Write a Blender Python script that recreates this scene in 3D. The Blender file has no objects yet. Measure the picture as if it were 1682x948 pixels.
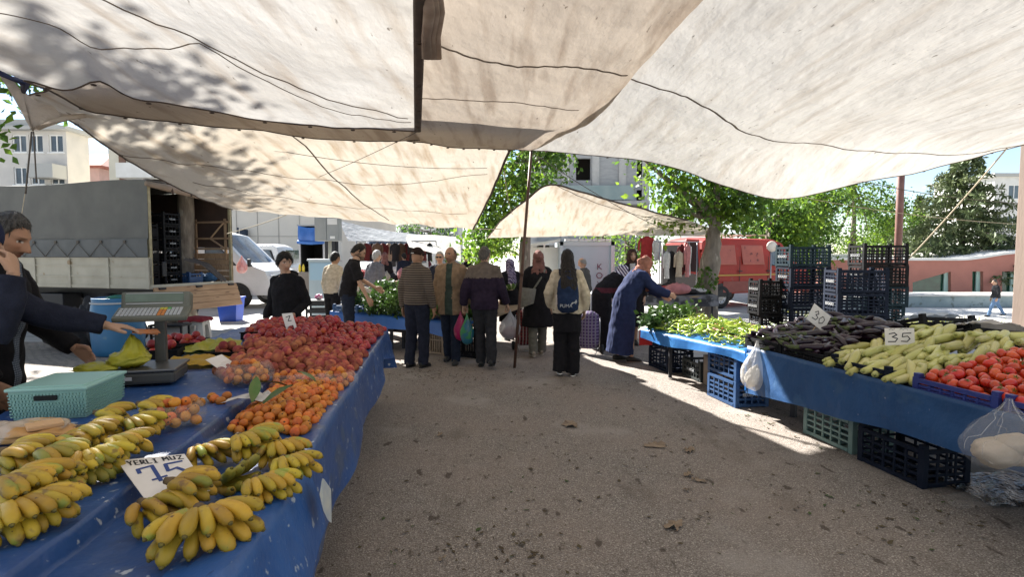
import bpy, bmesh, math, random
import numpy as np
from mathutils import Vector, Matrix, Euler, noise as mnoise
random.seed(11); np.random.seed(11)
rad = math.radians
sc = bpy.context.scene
COL = sc.collection
CAMH, FPX = 1.62, 920.0
PITCH = math.atan(54 / FPX)
cp, sp = math.cos(PITCH), math.sin(PITCH)
def ray(px, py):
 a, b = px - 841.0, 474.0 - py
 return Vector((a, FPX * cp + b * sp, b * cp - FPX * sp))
def P(px, py, Y):
 d = ray(px, py); t = Y / d.y
 return Vector((d.x * t, Y, CAMH + d.z * t))
def G(px, py, z=0.0):
 d = ray(px, py); t = (z - CAMH) / d.z
 return Vector((d.x * t, d.y * t, z))
cam = bpy.data.objects.new('camera', bpy.data.cameras.new('camera')); COL.objects.link(cam)
cam.location = (0, 0, CAMH); cam.rotation_euler = (rad(90) - PITCH, 0, 0)
cam.data.sensor_width = 36; cam.data.lens = 36 * FPX / 1682; cam.data.clip_end = 3000; cam.data.clip_start = 0.05
sc.camera = cam
def tag(o, label=None, cat=None, group=None, kind=None):
 if label: o['label'] = label
 if cat: o['category'] = cat
 if group: o['group'] = group
 if kind: o['kind'] = kind
 return o
def thing(name, label, cat, loc=(0, 0, 0), rz=0.0, group=None):
 o = bpy.data.objects.new(name, None); COL.objects.link(o)
 o.empty_display_size = 0.1
 o.location = loc; o.rotation_euler = (0, 0, rz)
 return tag(o, label, cat, group)
def setm(ms, *mats_):
 for me in ms:
  ix = [0] * len(me.polygons); me.polygons.foreach_get('material_index', ix); me.materials.clear()
  for m in mats_: me.materials.append(m)
  me.polygons.foreach_set('material_index', ix)
 return ms
def link(name, me, mats, parent=None, loc=None, rot=None):
 if mats is not None:
  setm([me], *(mats if isinstance(mats, (list, tuple)) else [mats]))
 o = bpy.data.objects.new(name, me); COL.objects.link(o)
 if parent is not None: o.parent = parent
 if loc is not None: o.location = loc
 if rot is not None: o.rotation_euler = rot
 return o
KIDS = {}
def copy_tree(o, parent=None):
 c = o.copy(); COL.objects.link(c)
 if parent is not None: c.parent = parent
 for ch in [x for x in o.children]: copy_tree(ch, c)
 return c
class MB:
 def __init__(s): s.v = []; s.f = []; s.m = []; s.s = []
 def add(s, vs, fs, mi=0, sm=False, M=None):
  o = len(s.v)
  if M is not None: vs = [M @ Vector(v) for v in vs]
  s.v.extend([tuple(v) for v in vs])
  for f in fs:
   s.f.append(tuple(i + o for i in f)); s.m.append(mi); s.s.append(sm)
  return s
 def box(s, c, d, mi=0, M=None, rz=0.0, ch=0.0):
  x, y, z = d[0] / 2, d[1] / 2, d[2] / 2
  T = Matrix.Translation(c) @ Matrix.Rotation(rz, 4, 'Z')
  if M is not None: T = M @ T
  if ch <= 0:
   vs = [(-x, -y, -z), (x, -y, -z), (x, y, -z), (-x, y, -z), (-x, -y, z), (x, -y, z), (x, y, z), (-x, y, z)]
   fs = [(0, 3, 2, 1), (4, 5, 6, 7), (0, 1, 5, 4), (1, 2, 6, 5), (2, 3, 7, 6), (3, 0, 4, 7)]
   return s.add(vs, fs, mi, False, T)
  bm = bmesh.new(); bmesh.ops.create_cube(bm, size=1)
  for v in bm.verts: v.co = Vector((v.co.x * d[0], v.co.y * d[1], v.co.z * d[2]))
  bmesh.ops.bevel(bm, geom=list(bm.edges), offset=ch, segments=2, affect='EDGES', profile=0.6)
  return s.addbm(bm, mi, False, T)
 def addbm(s, bm, mi=0, sm=False, M=None):
  bm.verts.index_update()
  s.add([v.co.copy() for v in bm.verts], [tuple(v.index for v in f.verts) for f in bm.faces], mi, sm, M)
  bm.free(); return s
 def quad(s, a, b, c, d, mi=0): return s.add([a, b, c, d], [(0, 1, 2, 3)], mi)
 def tube(s, pts, rs, n=10, mi=0, side=None, caps=True, sm=True, M=None):
  pts = [Vector(p) for p in pts]; N = len(pts)
  if not isinstance(rs, (list, tuple)): rs = [rs] * N
  rr = [(r, r) if not isinstance(r, (list, tuple)) else r for r in rs]
  vs = []; prev = None
  for i in range(N):
   t = (pts[min(i + 1, N - 1)] - pts[max(i - 1, 0)])
   if t.length < 1e-9: t = Vector((0, 0, 1))
   t.normalize()
   if side is not None: a = Vector(side)
   elif prev is not None: a = prev
   else: a = Vector((1, 0, 0)) if abs(t.x) < 0.8 else Vector((0, 1, 0))
   a = a - t * a.dot(t)
   if a.length < 1e-4: a = Vector((0, 1, 0)) - t * t.y
   a.normalize(); prev = a; b = t.cross(a)
   for k in range(n):
    w = 2 * math.pi * k / n
    vs.append(pts[i] + a * (math.cos(w) * rr[i][0]) + b * (math.sin(w) * rr[i][1]))
  fs = []
  for i in range(N - 1):
   for k in range(n):
    k2 = (k + 1) % n
    fs.append((i * n + k, i * n + k2, (i + 1) * n + k2, (i + 1) * n + k))
  if caps:
   fs.append(tuple(reversed(range(n)))); fs.append(tuple((N - 1) * n + k for k in range(n)))
  return s.add(vs, fs, mi, sm, M)
 def ell(s, c, r, nu=12, nv=8, mi=0, M=None, sm=True):
  vs = [(0, 0, -1)]; fs = []
  for j in range(1, nv):
   ph = -math.pi / 2 + math.pi * j / nv
   for i in range(nu):
    th = 2 * math.pi * i / nu
    vs.append((math.cos(ph) * math.cos(th), math.cos(ph) * math.sin(th), math.sin(ph)))
  vs.append((0, 0, 1)); L = len(vs) - 1
  for i in range(nu):
   i2 = (i + 1) % nu
   fs.append((0, 1 + i2, 1 + i)); fs.append((L, 1 + (nv - 2) * nu + i, 1 + (nv - 2) * nu + i2))
   for j in range(nv - 2):
    fs.append((1 + j * nu + i, 1 + j * nu + i2, 1 + (j + 1) * nu + i2, 1 + (j + 1) * nu + i))
  T = Matrix.Translation(c) @ Matrix.Diagonal((r[0], r[1], r[2], 1)) if isinstance(r, (tuple, list)) else Matrix.Translation(c) @ Matrix.Scale(r, 4)
  return s.add(vs, fs, mi, sm, T if M is None else M @ T)
 def lathe(s, prof, n=20, mi=0, M=None, sm=True, caps=True):
  vs = []
  for (r, z) in prof:
   for k in range(n):
    w = 2 * math.pi * k / n; vs.append((r * math.cos(w), r * math.sin(w), z))
  fs = [(i * n + k, i * n + (k + 1) % n, (i + 1) * n + (k + 1) % n, (i + 1) * n + k) for i in range(len(prof) - 1) for k in range(n)]
  if caps: fs.append(tuple(reversed(range(n)))); fs.append(tuple((len(prof) - 1) * n + k for k in range(n)))
  return s.add(vs, fs, mi, sm, M)
 def prism(s, poly, z0, z1, mi=0, M=None):
  n = len(poly)
  vs = [(x, y, z0) for x, y in poly] + [(x, y, z1) for x, y in poly]
  fs = [tuple(reversed(range(n))), tuple(range(n, 2 * n))] + [(i, (i + 1) % n, n + (i + 1) % n, n + i) for i in range(n)]
  return s.add(vs, fs, mi, False, M)
 def grid(s, pts, nu, nv, mi=0, sm=True):     # pts row-major [nv][nu]
  fs = [(j * nu + i, j * nu + i + 1, (j + 1) * nu + i + 1, (j + 1) * nu + i) for j in range(nv - 1) for i in range(nu - 1)]
  return s.add(pts, fs, mi, sm)
 def mesh(s, name):
  me = bpy.data.meshes.new(name); me.from_pydata(s.v, [], s.f)
  me.polygons.foreach_set('material_index', s.m); me.polygons.foreach_set('use_smooth', s.s)
  me.update(); return me
 def build(s, name, mats, parent=None, loc=None, rot=None, bevel=0.0):
  me = s.mesh(name)
  if bevel > 0:
   bm = bmesh.new(); bm.from_mesh(me)
   ed = [e for e in bm.edges if len(e.link_faces) == 2 and e.calc_face_angle(0) > 0.5]
   bmesh.ops.bevel(bm, geom=ed, offset=bevel, segments=2, affect='EDGES', profile=0.6, clamp_overlap=True)
   bm.to_mesh(me); bm.free()
  return link(name, me, mats, parent, loc, rot)
def remesh(mb, voxel, smooth=3, fold=0.0, fs=(9, 9, 20), seed=0.0):
 me = mb.mesh('tmp'); o = bpy.data.objects.new('tmp', me); COL.objects.link(o)
 r = o.modifiers.new('r', 'REMESH'); r.mode = 'VOXEL'; r.voxel_size = voxel; r.use_smooth_shade = True
 if smooth:
  k = o.modifiers.new('s', 'SMOOTH'); k.factor = 0.5; k.iterations = smooth
 dg = bpy.context.evaluated_depsgraph_get()
 out = bpy.data.meshes.new_from_object(o.evaluated_get(dg))
 bpy.data.objects.remove(o); bpy.data.meshes.remove(me)
 if fold > 0:
  n = len(out.vertices); co = np.empty(n * 3); no = np.empty(n * 3)
  out.vertices.foreach_get('co', co); out.vertices.foreach_get('normal', no)
  co = co.reshape(-1, 3); no = no.reshape(-1, 3)
  d = np.array([mnoise.noise((x * fs[0] + seed, y * fs[1], z * fs[2])) + .5 * mnoise.noise((x * fs[0] * 2.3 + seed, y * fs[1] * 2.3 + x * 9, z * fs[2] * 1.4 + x * 8)) for x, y, z in co])
  co += no * (d * fold)[:, None]
  out.vertices.foreach_set('co', co.reshape(-1))
 for p in out.polygons: p.use_smooth = True
 out.update(); return out
def join_meshes(list_):          # [(mesh, matrix or None)] -> one mesh, keeps 'Col' point colours
 V, Fc, Cc, off = [], [], [], 0
 for me, M in list_:
  n = len(me.vertices); co = np.empty(n * 3); me.vertices.foreach_get('co', co); co = co.reshape(-1, 3)
  if M is not None:
   A = np.array(M); co = co @ A[:3, :3].T + A[:3, 3]
  a = me.color_attributes.get('Col'); c = np.ones(n * 4)
  if a is not None: a.data.foreach_get('color', c)
  V.append(co); Cc.append(c.reshape(-1, 4)); Fc += [tuple(i + off for i in p.vertices) for p in me.polygons]; off += n
 me = bpy.data.meshes.new('joined'); me.from_pydata(np.vstack(V).tolist(), [], Fc)
 at = me.color_attributes.new('Col', 'FLOAT_COLOR', 'POINT'); at.data.foreach_set('color', np.vstack(Cc).reshape(-1))
 for p in me.polygons: p.use_smooth = True
 me.update(); return me
def srgb(h):
 h = h.lstrip('#'); out = []
 for i in (0, 2, 4):
  c = int(h[i:i + 2], 16) / 255
  out.append(c / 12.92 if c <= 0.04045 else ((c + 0.055) / 1.055) ** 2.4)
 return tuple(out)
def col(c): return srgb(c) if isinstance(c, str) else tuple(c)
MATS = {}
def mat(name, c, c2=None, scale=6.0, rough=0.75, bump=0.0, bscale=60.0, metal=0.0, spec=0.4, rand=0.0, spots=None, trans=0.0,
  stretch=(1, 1, 1), attr=False, detail=5.0, lo=0.35, hi=0.65, glass=0.0, alpha=1.0, coat=0.0, hue=0.0):
 if name in MATS: return MATS[name]
 m = bpy.data.materials.new(name); m.use_nodes = True; MATS[name] = m
 nt = m.node_tree; N = nt.nodes; L = nt.links; N.clear()
 out = N.new('ShaderNodeOutputMaterial'); b = N.new('ShaderNodeBsdfPrincipled')
 b.inputs['Roughness'].default_value = rough; b.inputs['Metallic'].default_value = metal
 b.inputs['Specular IOR Level'].default_value = spec
 b.inputs['Coat Weight'].default_value = coat
 tc = N.new('ShaderNodeTexCoord'); mp = N.new('ShaderNodeMapping'); L.new(tc.outputs['Object'], mp.inputs['Vector'])
 mp.inputs['Scale'].default_value = stretch
 oi = None; vec = mp.outputs['Vector']
 if rand or hue:
  oi = N.new('ShaderNodeObjectInfo')
  ad = N.new('ShaderNodeVectorMath'); ad.operation = 'MULTIPLY_ADD'
  cb = N.new('ShaderNodeCombineXYZ'); L.new(oi.outputs['Random'], cb.inputs[0]); L.new(oi.outputs['Random'], cb.inputs[1])
  L.new(cb.outputs[0], ad.inputs[0]); ad.inputs[1].default_value = (37, 53, 11); L.new(mp.outputs['Vector'], ad.inputs[2])
  vec = ad.outputs[0]
 def nz(scale, det=detail):
  n = N.new('ShaderNodeTexNoise'); n.inputs['Scale'].default_value = scale; n.inputs['Detail'].default_value = det
  L.new(vec, n.inputs['Vector']); return n.outputs['Fac']
 def ramp(src, a, bb):
  r = N.new('ShaderNodeMapRange'); r.inputs['From Min'].default_value = a; r.inputs['From Max'].default_value = bb
  L.new(src, r.inputs['Value']); return r.outputs['Result']
 def mix(fac, A, B):
  x = N.new('ShaderNodeMix'); x.data_type = 'RGBA'
  L.new(fac, x.inputs['Factor'])
  for sck, v in ((x.inputs['A'], A), (x.inputs['B'], B)):
   if isinstance(v, tuple): sck.default_value = (*v[:3], 1)
   else: L.new(v, sck)
  return x.outputs['Result']
 cur = col(c)
 if attr:
  at = N.new('ShaderNodeVertexColor'); at.layer_name = 'Col'; cur = at.outputs['Color']
 if c2 is not None: cur = mix(ramp(nz(scale), lo, hi), cur, col(c2))
 if spots:
  for (sc_, ss, th) in spots: cur = mix(ramp(nz(ss, 3.0), th, th + 0.06), cur, col(sc_))
 if oi is not None:
  hs = N.new('ShaderNodeHueSaturation')
  if isinstance(cur, tuple): hs.inputs['Color'].default_value = (*cur, 1)
  else: L.new(cur, hs.inputs['Color'])
  r = N.new('ShaderNodeMapRange'); L.new(oi.outputs['Random'], r.inputs['Value'])
  r.inputs['To Min'].default_value = 1 - rand; r.inputs['To Max'].default_value = 1 + rand
  L.new(r.outputs['Result'], hs.inputs['Value'])
  if hue:
   q = N.new('ShaderNodeMath'); q.operation = 'MULTIPLY'; L.new(oi.outputs['Random'], q.inputs[0]); q.inputs[1].default_value = 7.31
   q2 = N.new('ShaderNodeMath'); q2.operation = 'FRACT'; L.new(q.outputs[0], q2.inputs[0])
   r2 = N.new('ShaderNodeMapRange'); L.new(q2.outputs[0], r2.inputs['Value'])
   r2.inputs['To Min'].default_value = 0.5 - hue; r2.inputs['To Max'].default_value = 0.5 + hue
   L.new(r2.outputs['Result'], hs.inputs['Hue'])
  cur = hs.outputs['Color']
 def setc(sock):
  if isinstance(cur, tuple): sock.default_value = (*cur[:3], 1)
  else: L.new(cur, sock)
 setc(b.inputs['Base Color'])
 nrm = None
 if bump:
  bp = N.new('ShaderNodeBump'); bp.inputs['Strength'].default_value = bump; bp.inputs['Distance'].default_value = 0.02
  L.new(nz(bscale, 4.0), bp.inputs['Height']); L.new(bp.outputs['Normal'], b.inputs['Normal']); nrm = bp.outputs['Normal']
 if glass: b.inputs['Transmission Weight'].default_value = glass
 b.inputs['Alpha'].default_value = alpha
 sh = b.outputs['BSDF']
 if trans:
  t = N.new('ShaderNodeBsdfTranslucent'); setc(t.inputs['Color'])
  if nrm: L.new(nrm, t.inputs['Normal'])
  x = N.new('ShaderNodeMixShader'); x.inputs[0].default_value = trans
  L.new(sh, x.inputs[1]); L.new(t.outputs[0], x.inputs[2]); sh = x.outputs[0]
 L.new(sh, out.inputs['Surface'])
 return m
# writing: built-in font turned into thin raised mesh
def text_mesh(s, size, depth=0.0015):
 cu = bpy.data.curves.new('t', 'FONT'); cu.body = s; cu.size = size; cu.extrude = depth; cu.align_x = 'CENTER'; cu.align_y = 'CENTER'
 o = bpy.data.objects.new('t', cu); COL.objects.link(o)
 dg = bpy.context.evaluated_depsgraph_get()
 me = bpy.data.meshes.new_from_object(o.evaluated_get(dg)); bpy.data.objects.remove(o); bpy.data.curves.remove(cu)
 return me
def fbm(x, y, z=0.0, o=4):
 s = 0; a = 1
 for i in range(o):
  s += a * mnoise.noise((x, y, z)); x *= 2.03; y *= 2.03; z += 7.1; a *= .5
 return s
SUN = Vector((0.75, -1.12, -1.0)).normalized()      # the way the light travels: high sun ahead of the camera, to the left
elev = math.asin(-SUN.z); azim = math.atan2(-SUN.x, -SUN.y)
w = bpy.data.worlds.new('World'); sc.world = w; w.use_nodes = True
nt = w.node_tree; N = nt.nodes; L = nt.links; N.clear()
wo = N.new('ShaderNodeOutputWorld'); bg = N.new('ShaderNodeBackground'); bg.inputs['Strength'].default_value = 0.052
sky = N.new('ShaderNodeTexSky'); sky.sky_type = 'NISHITA'; sky.sun_disc = False; sky.sun_elevation = elev; sky.sun_rotation = azim
sky.air_density = 0.9; sky.dust_density = 0.15; sky.ozone_density = 1.6
tc = N.new('ShaderNodeTexCoord'); mp = N.new('ShaderNodeMapping'); mp.inputs['Scale'].default_value = (1, 1, 2.6); mp.inputs['Location'].default_value = (0.3, 0.1, 0.45)
nz = N.new('ShaderNodeTexNoise'); nz.inputs['Scale'].default_value = 3.2; nz.inputs['Detail'].default_value = 7; nz.inputs['Roughness'].default_value = 0.55
L.new(tc.outputs['Generated'], mp.inputs['Vector']); L.new(mp.outputs['Vector'], nz.inputs['Vector'])
mr = N.new('ShaderNodeMapRange'); mr.inputs['From Min'].default_value = 0.44; mr.inputs['From Max'].default_value = 0.62; L.new(nz.outputs['Fac'], mr.inputs['Value'])
mx = N.new('ShaderNodeMix'); mx.data_type = 'RGBA'; L.new(mr.outputs['Result'], mx.inputs['Factor']); L.new(sky.outputs['Color'], mx.inputs['A'])
mx.inputs['B'].default_value = (3.6, 3.7, 3.9, 1)
L.new(mx.outputs['Result'], bg.inputs['Color']); L.new(bg.outputs[0], wo.inputs['Surface'])
sl = bpy.data.lights.new('sun', 'SUN'); sl.energy = 5.0; sl.angle = rad(0.75); sl.color = (1.0, 0.965, 0.91)
so = bpy.data.objects.new('sun', sl); COL.objects.link(so); so.rotation_euler = SUN.to_track_quat('-Z', 'Y').to_euler(); so.location = (-20, 30, 30)
vs = sc.view_settings; vs.view_transform = 'Standard'; vs.look = 'None'; vs.exposure = 2.15; vs.gamma = 1.0; vs.use_curve_mapping = False
sc.render.engine = 'CYCLES'
sc.cycles.use_denoising = True
try: sc.cycles.denoiser = 'OPENIMAGEDENOISE'
except Exception: pass
sc.cycles.max_bounces = 8; sc.cycles.diffuse_bounces = 4; sc.cycles.transmission_bounces = 6; sc.cycles.transparent_max_bounces = 10
sc.cycles.caustics_reflective = False; sc.cycles.caustics_refractive = False; sc.cycles.sample_clamp_indirect = 8
def sstep(a, b, x):
 t = min(1, max(0, (x - a) / (b - a))); return t * t * (3 - 2 * t)
def gz(x, y): return -1.2 * sstep(7.5, 12.5, x) * sstep(9, 14, y + x * 0.2)
M_conc = mat('concrete_ground', (.44, .42, .39), (.34, .33, .31), scale=1.6, rough=.9, bump=.3, bscale=30, spots=[((.26, .25, .22), 4.0, .62)])
mb = MB()
xs = [-600, -200, -80, -40, -20, -10, -4, 0, 4, 6, 7, 7.5, 8, 8.5, 9, 9.5, 10, 10.5, 11, 11.5, 12, 12.5, 14, 20, 40, 80, 200, 600]
ys = [-200, -60, -20, -8, 0, 4, 6, 7, 8, 9, 10, 11, 12, 13, 14, 16, 20, 30, 60, 120, 300, 1200]
mb.grid([(x, y, gz(x, y)) for y in ys for x in xs], len(xs), len(ys), 0, True)
tag(mb.build('ground', M_conc), kind='structure')
# asphalt with aggregate, stains and dried dirt
m = bpy.data.materials.new('asphalt'); m.use_nodes = True; nt = m.node_tree; N = nt.nodes; L = nt.links
b = N['Principled BSDF']; b.inputs['Roughness'].default_value = .88; b.inputs['Specular IOR Level'].default_value = .25
tc = N.new('ShaderNodeTexCoord')
def nzn(scale, det=4, stretch=None):
 n = N.new('ShaderNodeTexNoise'); n.inputs['Scale'].default_value = scale; n.inputs['Detail'].default_value = det
 if stretch:
  mp = N.new('ShaderNodeMapping'); mp.inputs['Scale'].default_value = stretch; mp.inputs['Rotation'].default_value = (0, 0, rad(8)); L.new(tc.outputs['Object'], mp.inputs['Vector']); L.new(mp.outputs['Vector'], n.inputs['Vector'])
 else: L.new(tc.outputs['Object'], n.inputs['Vector'])
 return n.outputs['Fac']
def mpr(src, a, c, lo=0., hi=1.):
 r = N.new('ShaderNodeMapRange'); r.inputs['From Min'].default_value = a; r.inputs['From Max'].default_value = c; r.inputs['To Min'].default_value = lo; r.inputs['To Max'].default_value = hi
 L.new(src, r.inputs['Value']); return r.outputs['Result']
def mixc(fac, A, B):
 x = N.new('ShaderNodeMix'); x.data_type = 'RGBA'; L.new(fac, x.inputs['Factor'])
 for s_, v in ((x.inputs['A'], A), (x.inputs['B'], B)):
  if isinstance(v, tuple): s_.default_value = (*v, 1)
  else: L.new(v, s_)
 return x.outputs['Result']
vo = N.new('ShaderNodeTexVoronoi'); vo.inputs['Scale'].default_value = 120; L.new(tc.outputs['Object'], vo.inputs['Vector'])
sep = N.new('ShaderNodeSeparateColor'); L.new(vo.outputs['Color'], sep.inputs[0])
agg = mixc(mpr(sep.outputs[0], .0, 1.), (.175, .152, .132), (.36, .325, .288))
agg = mixc(mpr(sep.outputs[1], .90, .94), agg, (.48, .44, .39))
agg = mixc(mpr(vo.outputs['Distance'], .35, .75, 0, .7), agg, (.07, .058, .05))
c1 = mixc(mpr(nzn(.9, 3), .35, .7, 0, .45), agg, (.27, .215, .18))
c1 = mixc(mpr(nzn(2.2, 6, (1, .35, 1)), .58, .70, 0, .45), c1, (.09, .07, .053))
c1 = mixc(mpr(nzn(9, 5, (1, .5, 1)), .64, .69, 0, .75), c1, (.045, .032, .022))
c1 = mixc(mpr(nzn(1.1, 5), .56, .66, 0, .45), c1, (.34, .31, .28))
vc = N.new('ShaderNodeTexVoronoi'); vc.feature = 'DISTANCE_TO_EDGE'; vc.inputs['Scale'].default_value = .8
wn = N.new('ShaderNodeTexNoise'); wn.inputs['Scale'].default_value = 2.5; wn.inputs['Detail'].default_value = 6; L.new(tc.outputs['Object'], wn.inputs['Vector'])
wa = N.new('ShaderNodeVectorMath'); wa.operation = 'MULTIPLY_ADD'; L.new(wn.outputs['Color'], wa.inputs[0]); wa.inputs[1].default_value = (.9, .9, 0); L.new(tc.outputs['Object'], wa.inputs[2]); L.new(wa.outputs[0], vc.inputs['Vector'])
c1 = mixc(mpr(vc.outputs['Distance'], .003, .007, .16, 0), c1, (.045, .038, .032))
L.new(c1, b.inputs['Base Color'])
bp = N.new('ShaderNodeBump'); bp.inputs['Strength'].default_value = .55; bp.inputs['Distance'].default_value = .01
L.new(vo.outputs['Distance'], bp.inputs['Height']); L.new(bp.outputs['Normal'], b.inputs['Normal'])
M_asph = m
def strip(name, left, right, z, m, kind='structure', sub=1):
 mb = MB(); n = len(left)
 mb.grid([p for i in range(n) for p in ((*left[i], z), (*right[i], z))], 2, n, 0, False)
 return tag(mb.build(name, m), kind=kind)
strip('road', [(-1.0, -6), (-1.75, 0), (-1.9, 5), (-2.3, 8), (-3.5, 15), (-8.5, 45), (-22, 140)], [(4.2, -6), (3.9, 0), (3.35, 4), (2.7, 9), (1.9, 15), (-2.3, 45), (-14, 140)], .004, M_asph)
# paving of irregular setts on the sellers' side
m = bpy.data.materials.new('setts'); m.use_nodes = True; nt = m.node_tree; N = nt.nodes; L = nt.links; b = N['Principled BSDF']; b.inputs['Roughness'].default_value = .9
tc = N.new('ShaderNodeTexCoord'); vo = N.new('ShaderNodeTexBrick'); vo.inputs['Scale'].default_value = 3.2; vo.inputs['Mortar Size'].default_value = .025
vo.inputs['Color1'].default_value = (.30, .25, .205, 1); vo.inputs['Color2'].default_value = (.22, .19, .16, 1); vo.inputs['Mortar'].default_value = (.07, .06, .05, 1)
mpn = N.new('ShaderNodeMapping'); L.new(tc.outputs['Object'], mpn.inputs['Vector'])
nn = N.new('ShaderNodeTexNoise'); nn.inputs['Scale'].default_value = 1.3; L.new(tc.outputs['Object'], nn.inputs['Vector'])
av = N.new('ShaderNodeVectorMath'); av.operation = 'MULTIPLY_ADD'; L.new(nn.outputs['Color'], av.inputs[0]); av.inputs[1].default_value = (.25, .25, 0); L.new(mpn.outputs['Vector'], av.inputs[2]); L.new(av.outputs[0], vo.inputs['Vector'])
L.new(vo.outputs['Color'], b.inputs['Base Color']); bp = N.new('ShaderNodeBump'); bp.inputs['Strength'].default_value = .6; bp.inputs['Distance'].default_value = .02; bp.invert = True
L.new(vo.outputs['Fac'], bp.inputs['Height']); L.new(bp.outputs['Normal'], b.inputs['Normal'])
strip('pavement', [(-9, -6), (-9, 0), (-9, 5), (-9.4, 8), (-9.8, 10.4)], [(-1.04, -6), (-1.79, 0), (-1.94, 5), (-2.34, 8), (-2.75, 10.4)], .008, m)
# pale paved square beyond the right-hand stall, low ground
M_pale = mat('pale_paving', (.62, .60, .56), (.52, .50, .47), scale=.8, rough=.9)
mb = MB(); mb.grid([(x, y, gz(x, y) + .006) for y in (20.5, 26, 30.2) for x in (13.5, 20, 32)], 3, 3); tag(mb.build('path', M_pale), kind='structure')
def quads_object(name, V, mats, parent=None, midx=None):   # V: [n,4,3]
 n = len(V); me = bpy.data.meshes.new(name); me.vertices.add(n * 4); me.vertices.foreach_set('co', V.reshape(-1))
 me.loops.add(n * 4); me.loops.foreach_set('vertex_index', np.arange(n * 4)); me.polygons.add(n)
 me.polygons.foreach_set('loop_start', np.arange(n) * 4)
 if midx is not None: me.polygons.foreach_set('material_index', midx)
 me.update(calc_edges=True); return link(name, me, mats, parent)
def leaf_quads(C_, size, droop=.3, asp=.6, rng=np.random):
 n = len(C_); d = rng.normal(size=(n, 3)); d[:, 2] -= droop; d /= np.linalg.norm(d, axis=1)[:, None]
 u = rng.normal(size=(n, 3)); u -= d * (u * d).sum(1)[:, None]; u /= np.linalg.norm(u, axis=1)[:, None]
 nn_ = np.cross(d, u)
 s = size * rng.uniform(.6, 1.3, n)[:, None]
 p0 = C_; p2 = C_ + d * s; mid = C_ + d * s * .5 + nn_ * s * .12
 return np.stack([p0, mid + u * s * asp * .5, p2, mid - u * s * asp * .5], 1)
def blob_points(c, r, n, rng, hollow=.55):
 d = rng.normal(size=(n, 3)); d /= np.linalg.norm(d, axis=1)[:, None]
 return np.array(c) + d * np.array(r) * (hollow + (1 - hollow) * rng.uniform(0, 1, n) ** .6)[:, None]
def leafmat(name, c, c2, trans=.4):
 return mat(name, c, c2, scale=1.1, rough=.55, trans=trans, lo=.35, hi=.65, detail=2)
L_bright = leafmat('leaf_bright', (.20, .30, .03), (.11, .20, .022), .55)
L_mid = leafmat('leaf_mid', (.10, .185, .028), (.055, .115, .02), .5)
L_dark = leafmat('leaf_dark', (.03, .065, .025), (.055, .09, .03), .2)
L_conif = leafmat('needle', (.10, .14, .055), (.14, .17, .07), .15)
M_bark = mat('bark', (.25, .21, .165), (.14, .115, .09), scale=9, rough=.95, bump=.8, bscale=24, stretch=(1, 1, .35), spots=[((.34, .31, .25), 6, .62)])
M_barkd = mat('bark_dark', (.09, .07, .055), (.05, .04, .03), scale=9, rough=.95, bump=.6, bscale=30)
def tree(name, label, loc, trunk, tr, clumps, n, size, mats, group=None, limbs=True, seed=1, asp=.62, hollow=.35, bark=None, mixw=None):
 rng = np.random.RandomState(seed); root = thing(name, label, 'tree', loc, 0, group)
 t = MB(); pts = [Vector(p) for p in trunk]
 pp = []; rr = []
 for i in range(len(pts) - 1):
  for k in range(4): pp.append(pts[i].lerp(pts[i + 1], k / 4) + Vector((rng.normal() * .02, rng.normal() * .02, 0)))
 pp.append(pts[-1])
 for i in range(len(pp)):
  f = i / (len(pp) - 1); rr.append(tr * (1 - .5 * f) * (1 + .35 * max(0, 1 - f * 9)) * (1 + .06 * rng.normal()))
 t.tube(pp, rr, 14)
 if limbs:
  for (c, r) in clumps:
   st = pts[-1].lerp(pts[-2], rng.uniform(0, .35)); e = Vector(c); md = st.lerp(e, .5) + Vector((rng.normal() * .15, rng.normal() * .15, .15))
   t.tube([st, md, e], [tr * .38, tr * .24, tr * .08], 7)
 t.build('trunk', bark or M_bark, root)
 tot = sum(r[0] * r[1] + r[0] * r[2] for c, r in clumps); V = []; mi = []
 for (c, r) in clumps:
  k = max(40, int(n * (r[0] * r[1] + r[0] * r[2]) / tot)); nc = max(6, k // 45)
  cen = blob_points(c, r, nc, rng, hollow)
  for q in cen:
   kk = k // nc; rc = .16 * (r[0] + r[1] + r[2]) / 3 + size * 1.1
   V.append(leaf_quads(q + rng.normal(size=(kk, 3)) * rc * np.array([1, 1, .7]), size, .5, asp, rng)); mi += [rng.choice(len(mats), p=mixw)] * kk
 quads_object('crown', np.concatenate(V), mats, root, np.array(mi, dtype=np.int32)); return root
# the plane tree behind the pepper table
pt = G(1165, 535); ptx = pt
tree('plane_tree', 'plane tree with mottled trunk rising before the red van', (4.7, 13.3, 0), [(-.12, 0, 0), (-.06, 0, .9), (.03, 0, 1.7), (.10, 0, 2.5)], .30,
     [((0, -.3, 2.62), (.85, .6, .32)), ((-.6, -.2, 2.7), (.6, .6, .35)), ((.7, -.2, 2.75), (.6, .6, .35)), ((-.5, 0, 3.0), (.8, .9, .55)), ((.5, -.1, 2.95), (.9, .9, .5)), ((-.95, -.1, 3.5), (.7, .8, .6)), ((.3, 0, 3.7), (1.1, 1.0, .8)), ((.95, .1, 3.3), (.7, .8, .6)), ((-.3, .2, 4.4), (1.1, 1.1, .8)), ((-1.1, 0, 2.55), (.35, .4, .3)), ((-1.65, 0, 3.9), (.3, .4, .3))],
     4700, .15, [L_mid, L_bright], seed=3, mixw=[.35, .65])
# shoots low on its trunk belong to the crown colour: a little skirt of leaves
rng = np.random.RandomState(5)
q = blob_points((4.55, 13.05, 1.05), (.25, .2, .3), 90, rng); o = quads_object('trunk_sprout', leaf_quads(q, .13, .5, .6, rng), L_mid)
tag(o, 'leafy green shoots sprouting low on the mottled plane trunk', 'plant')
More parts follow.
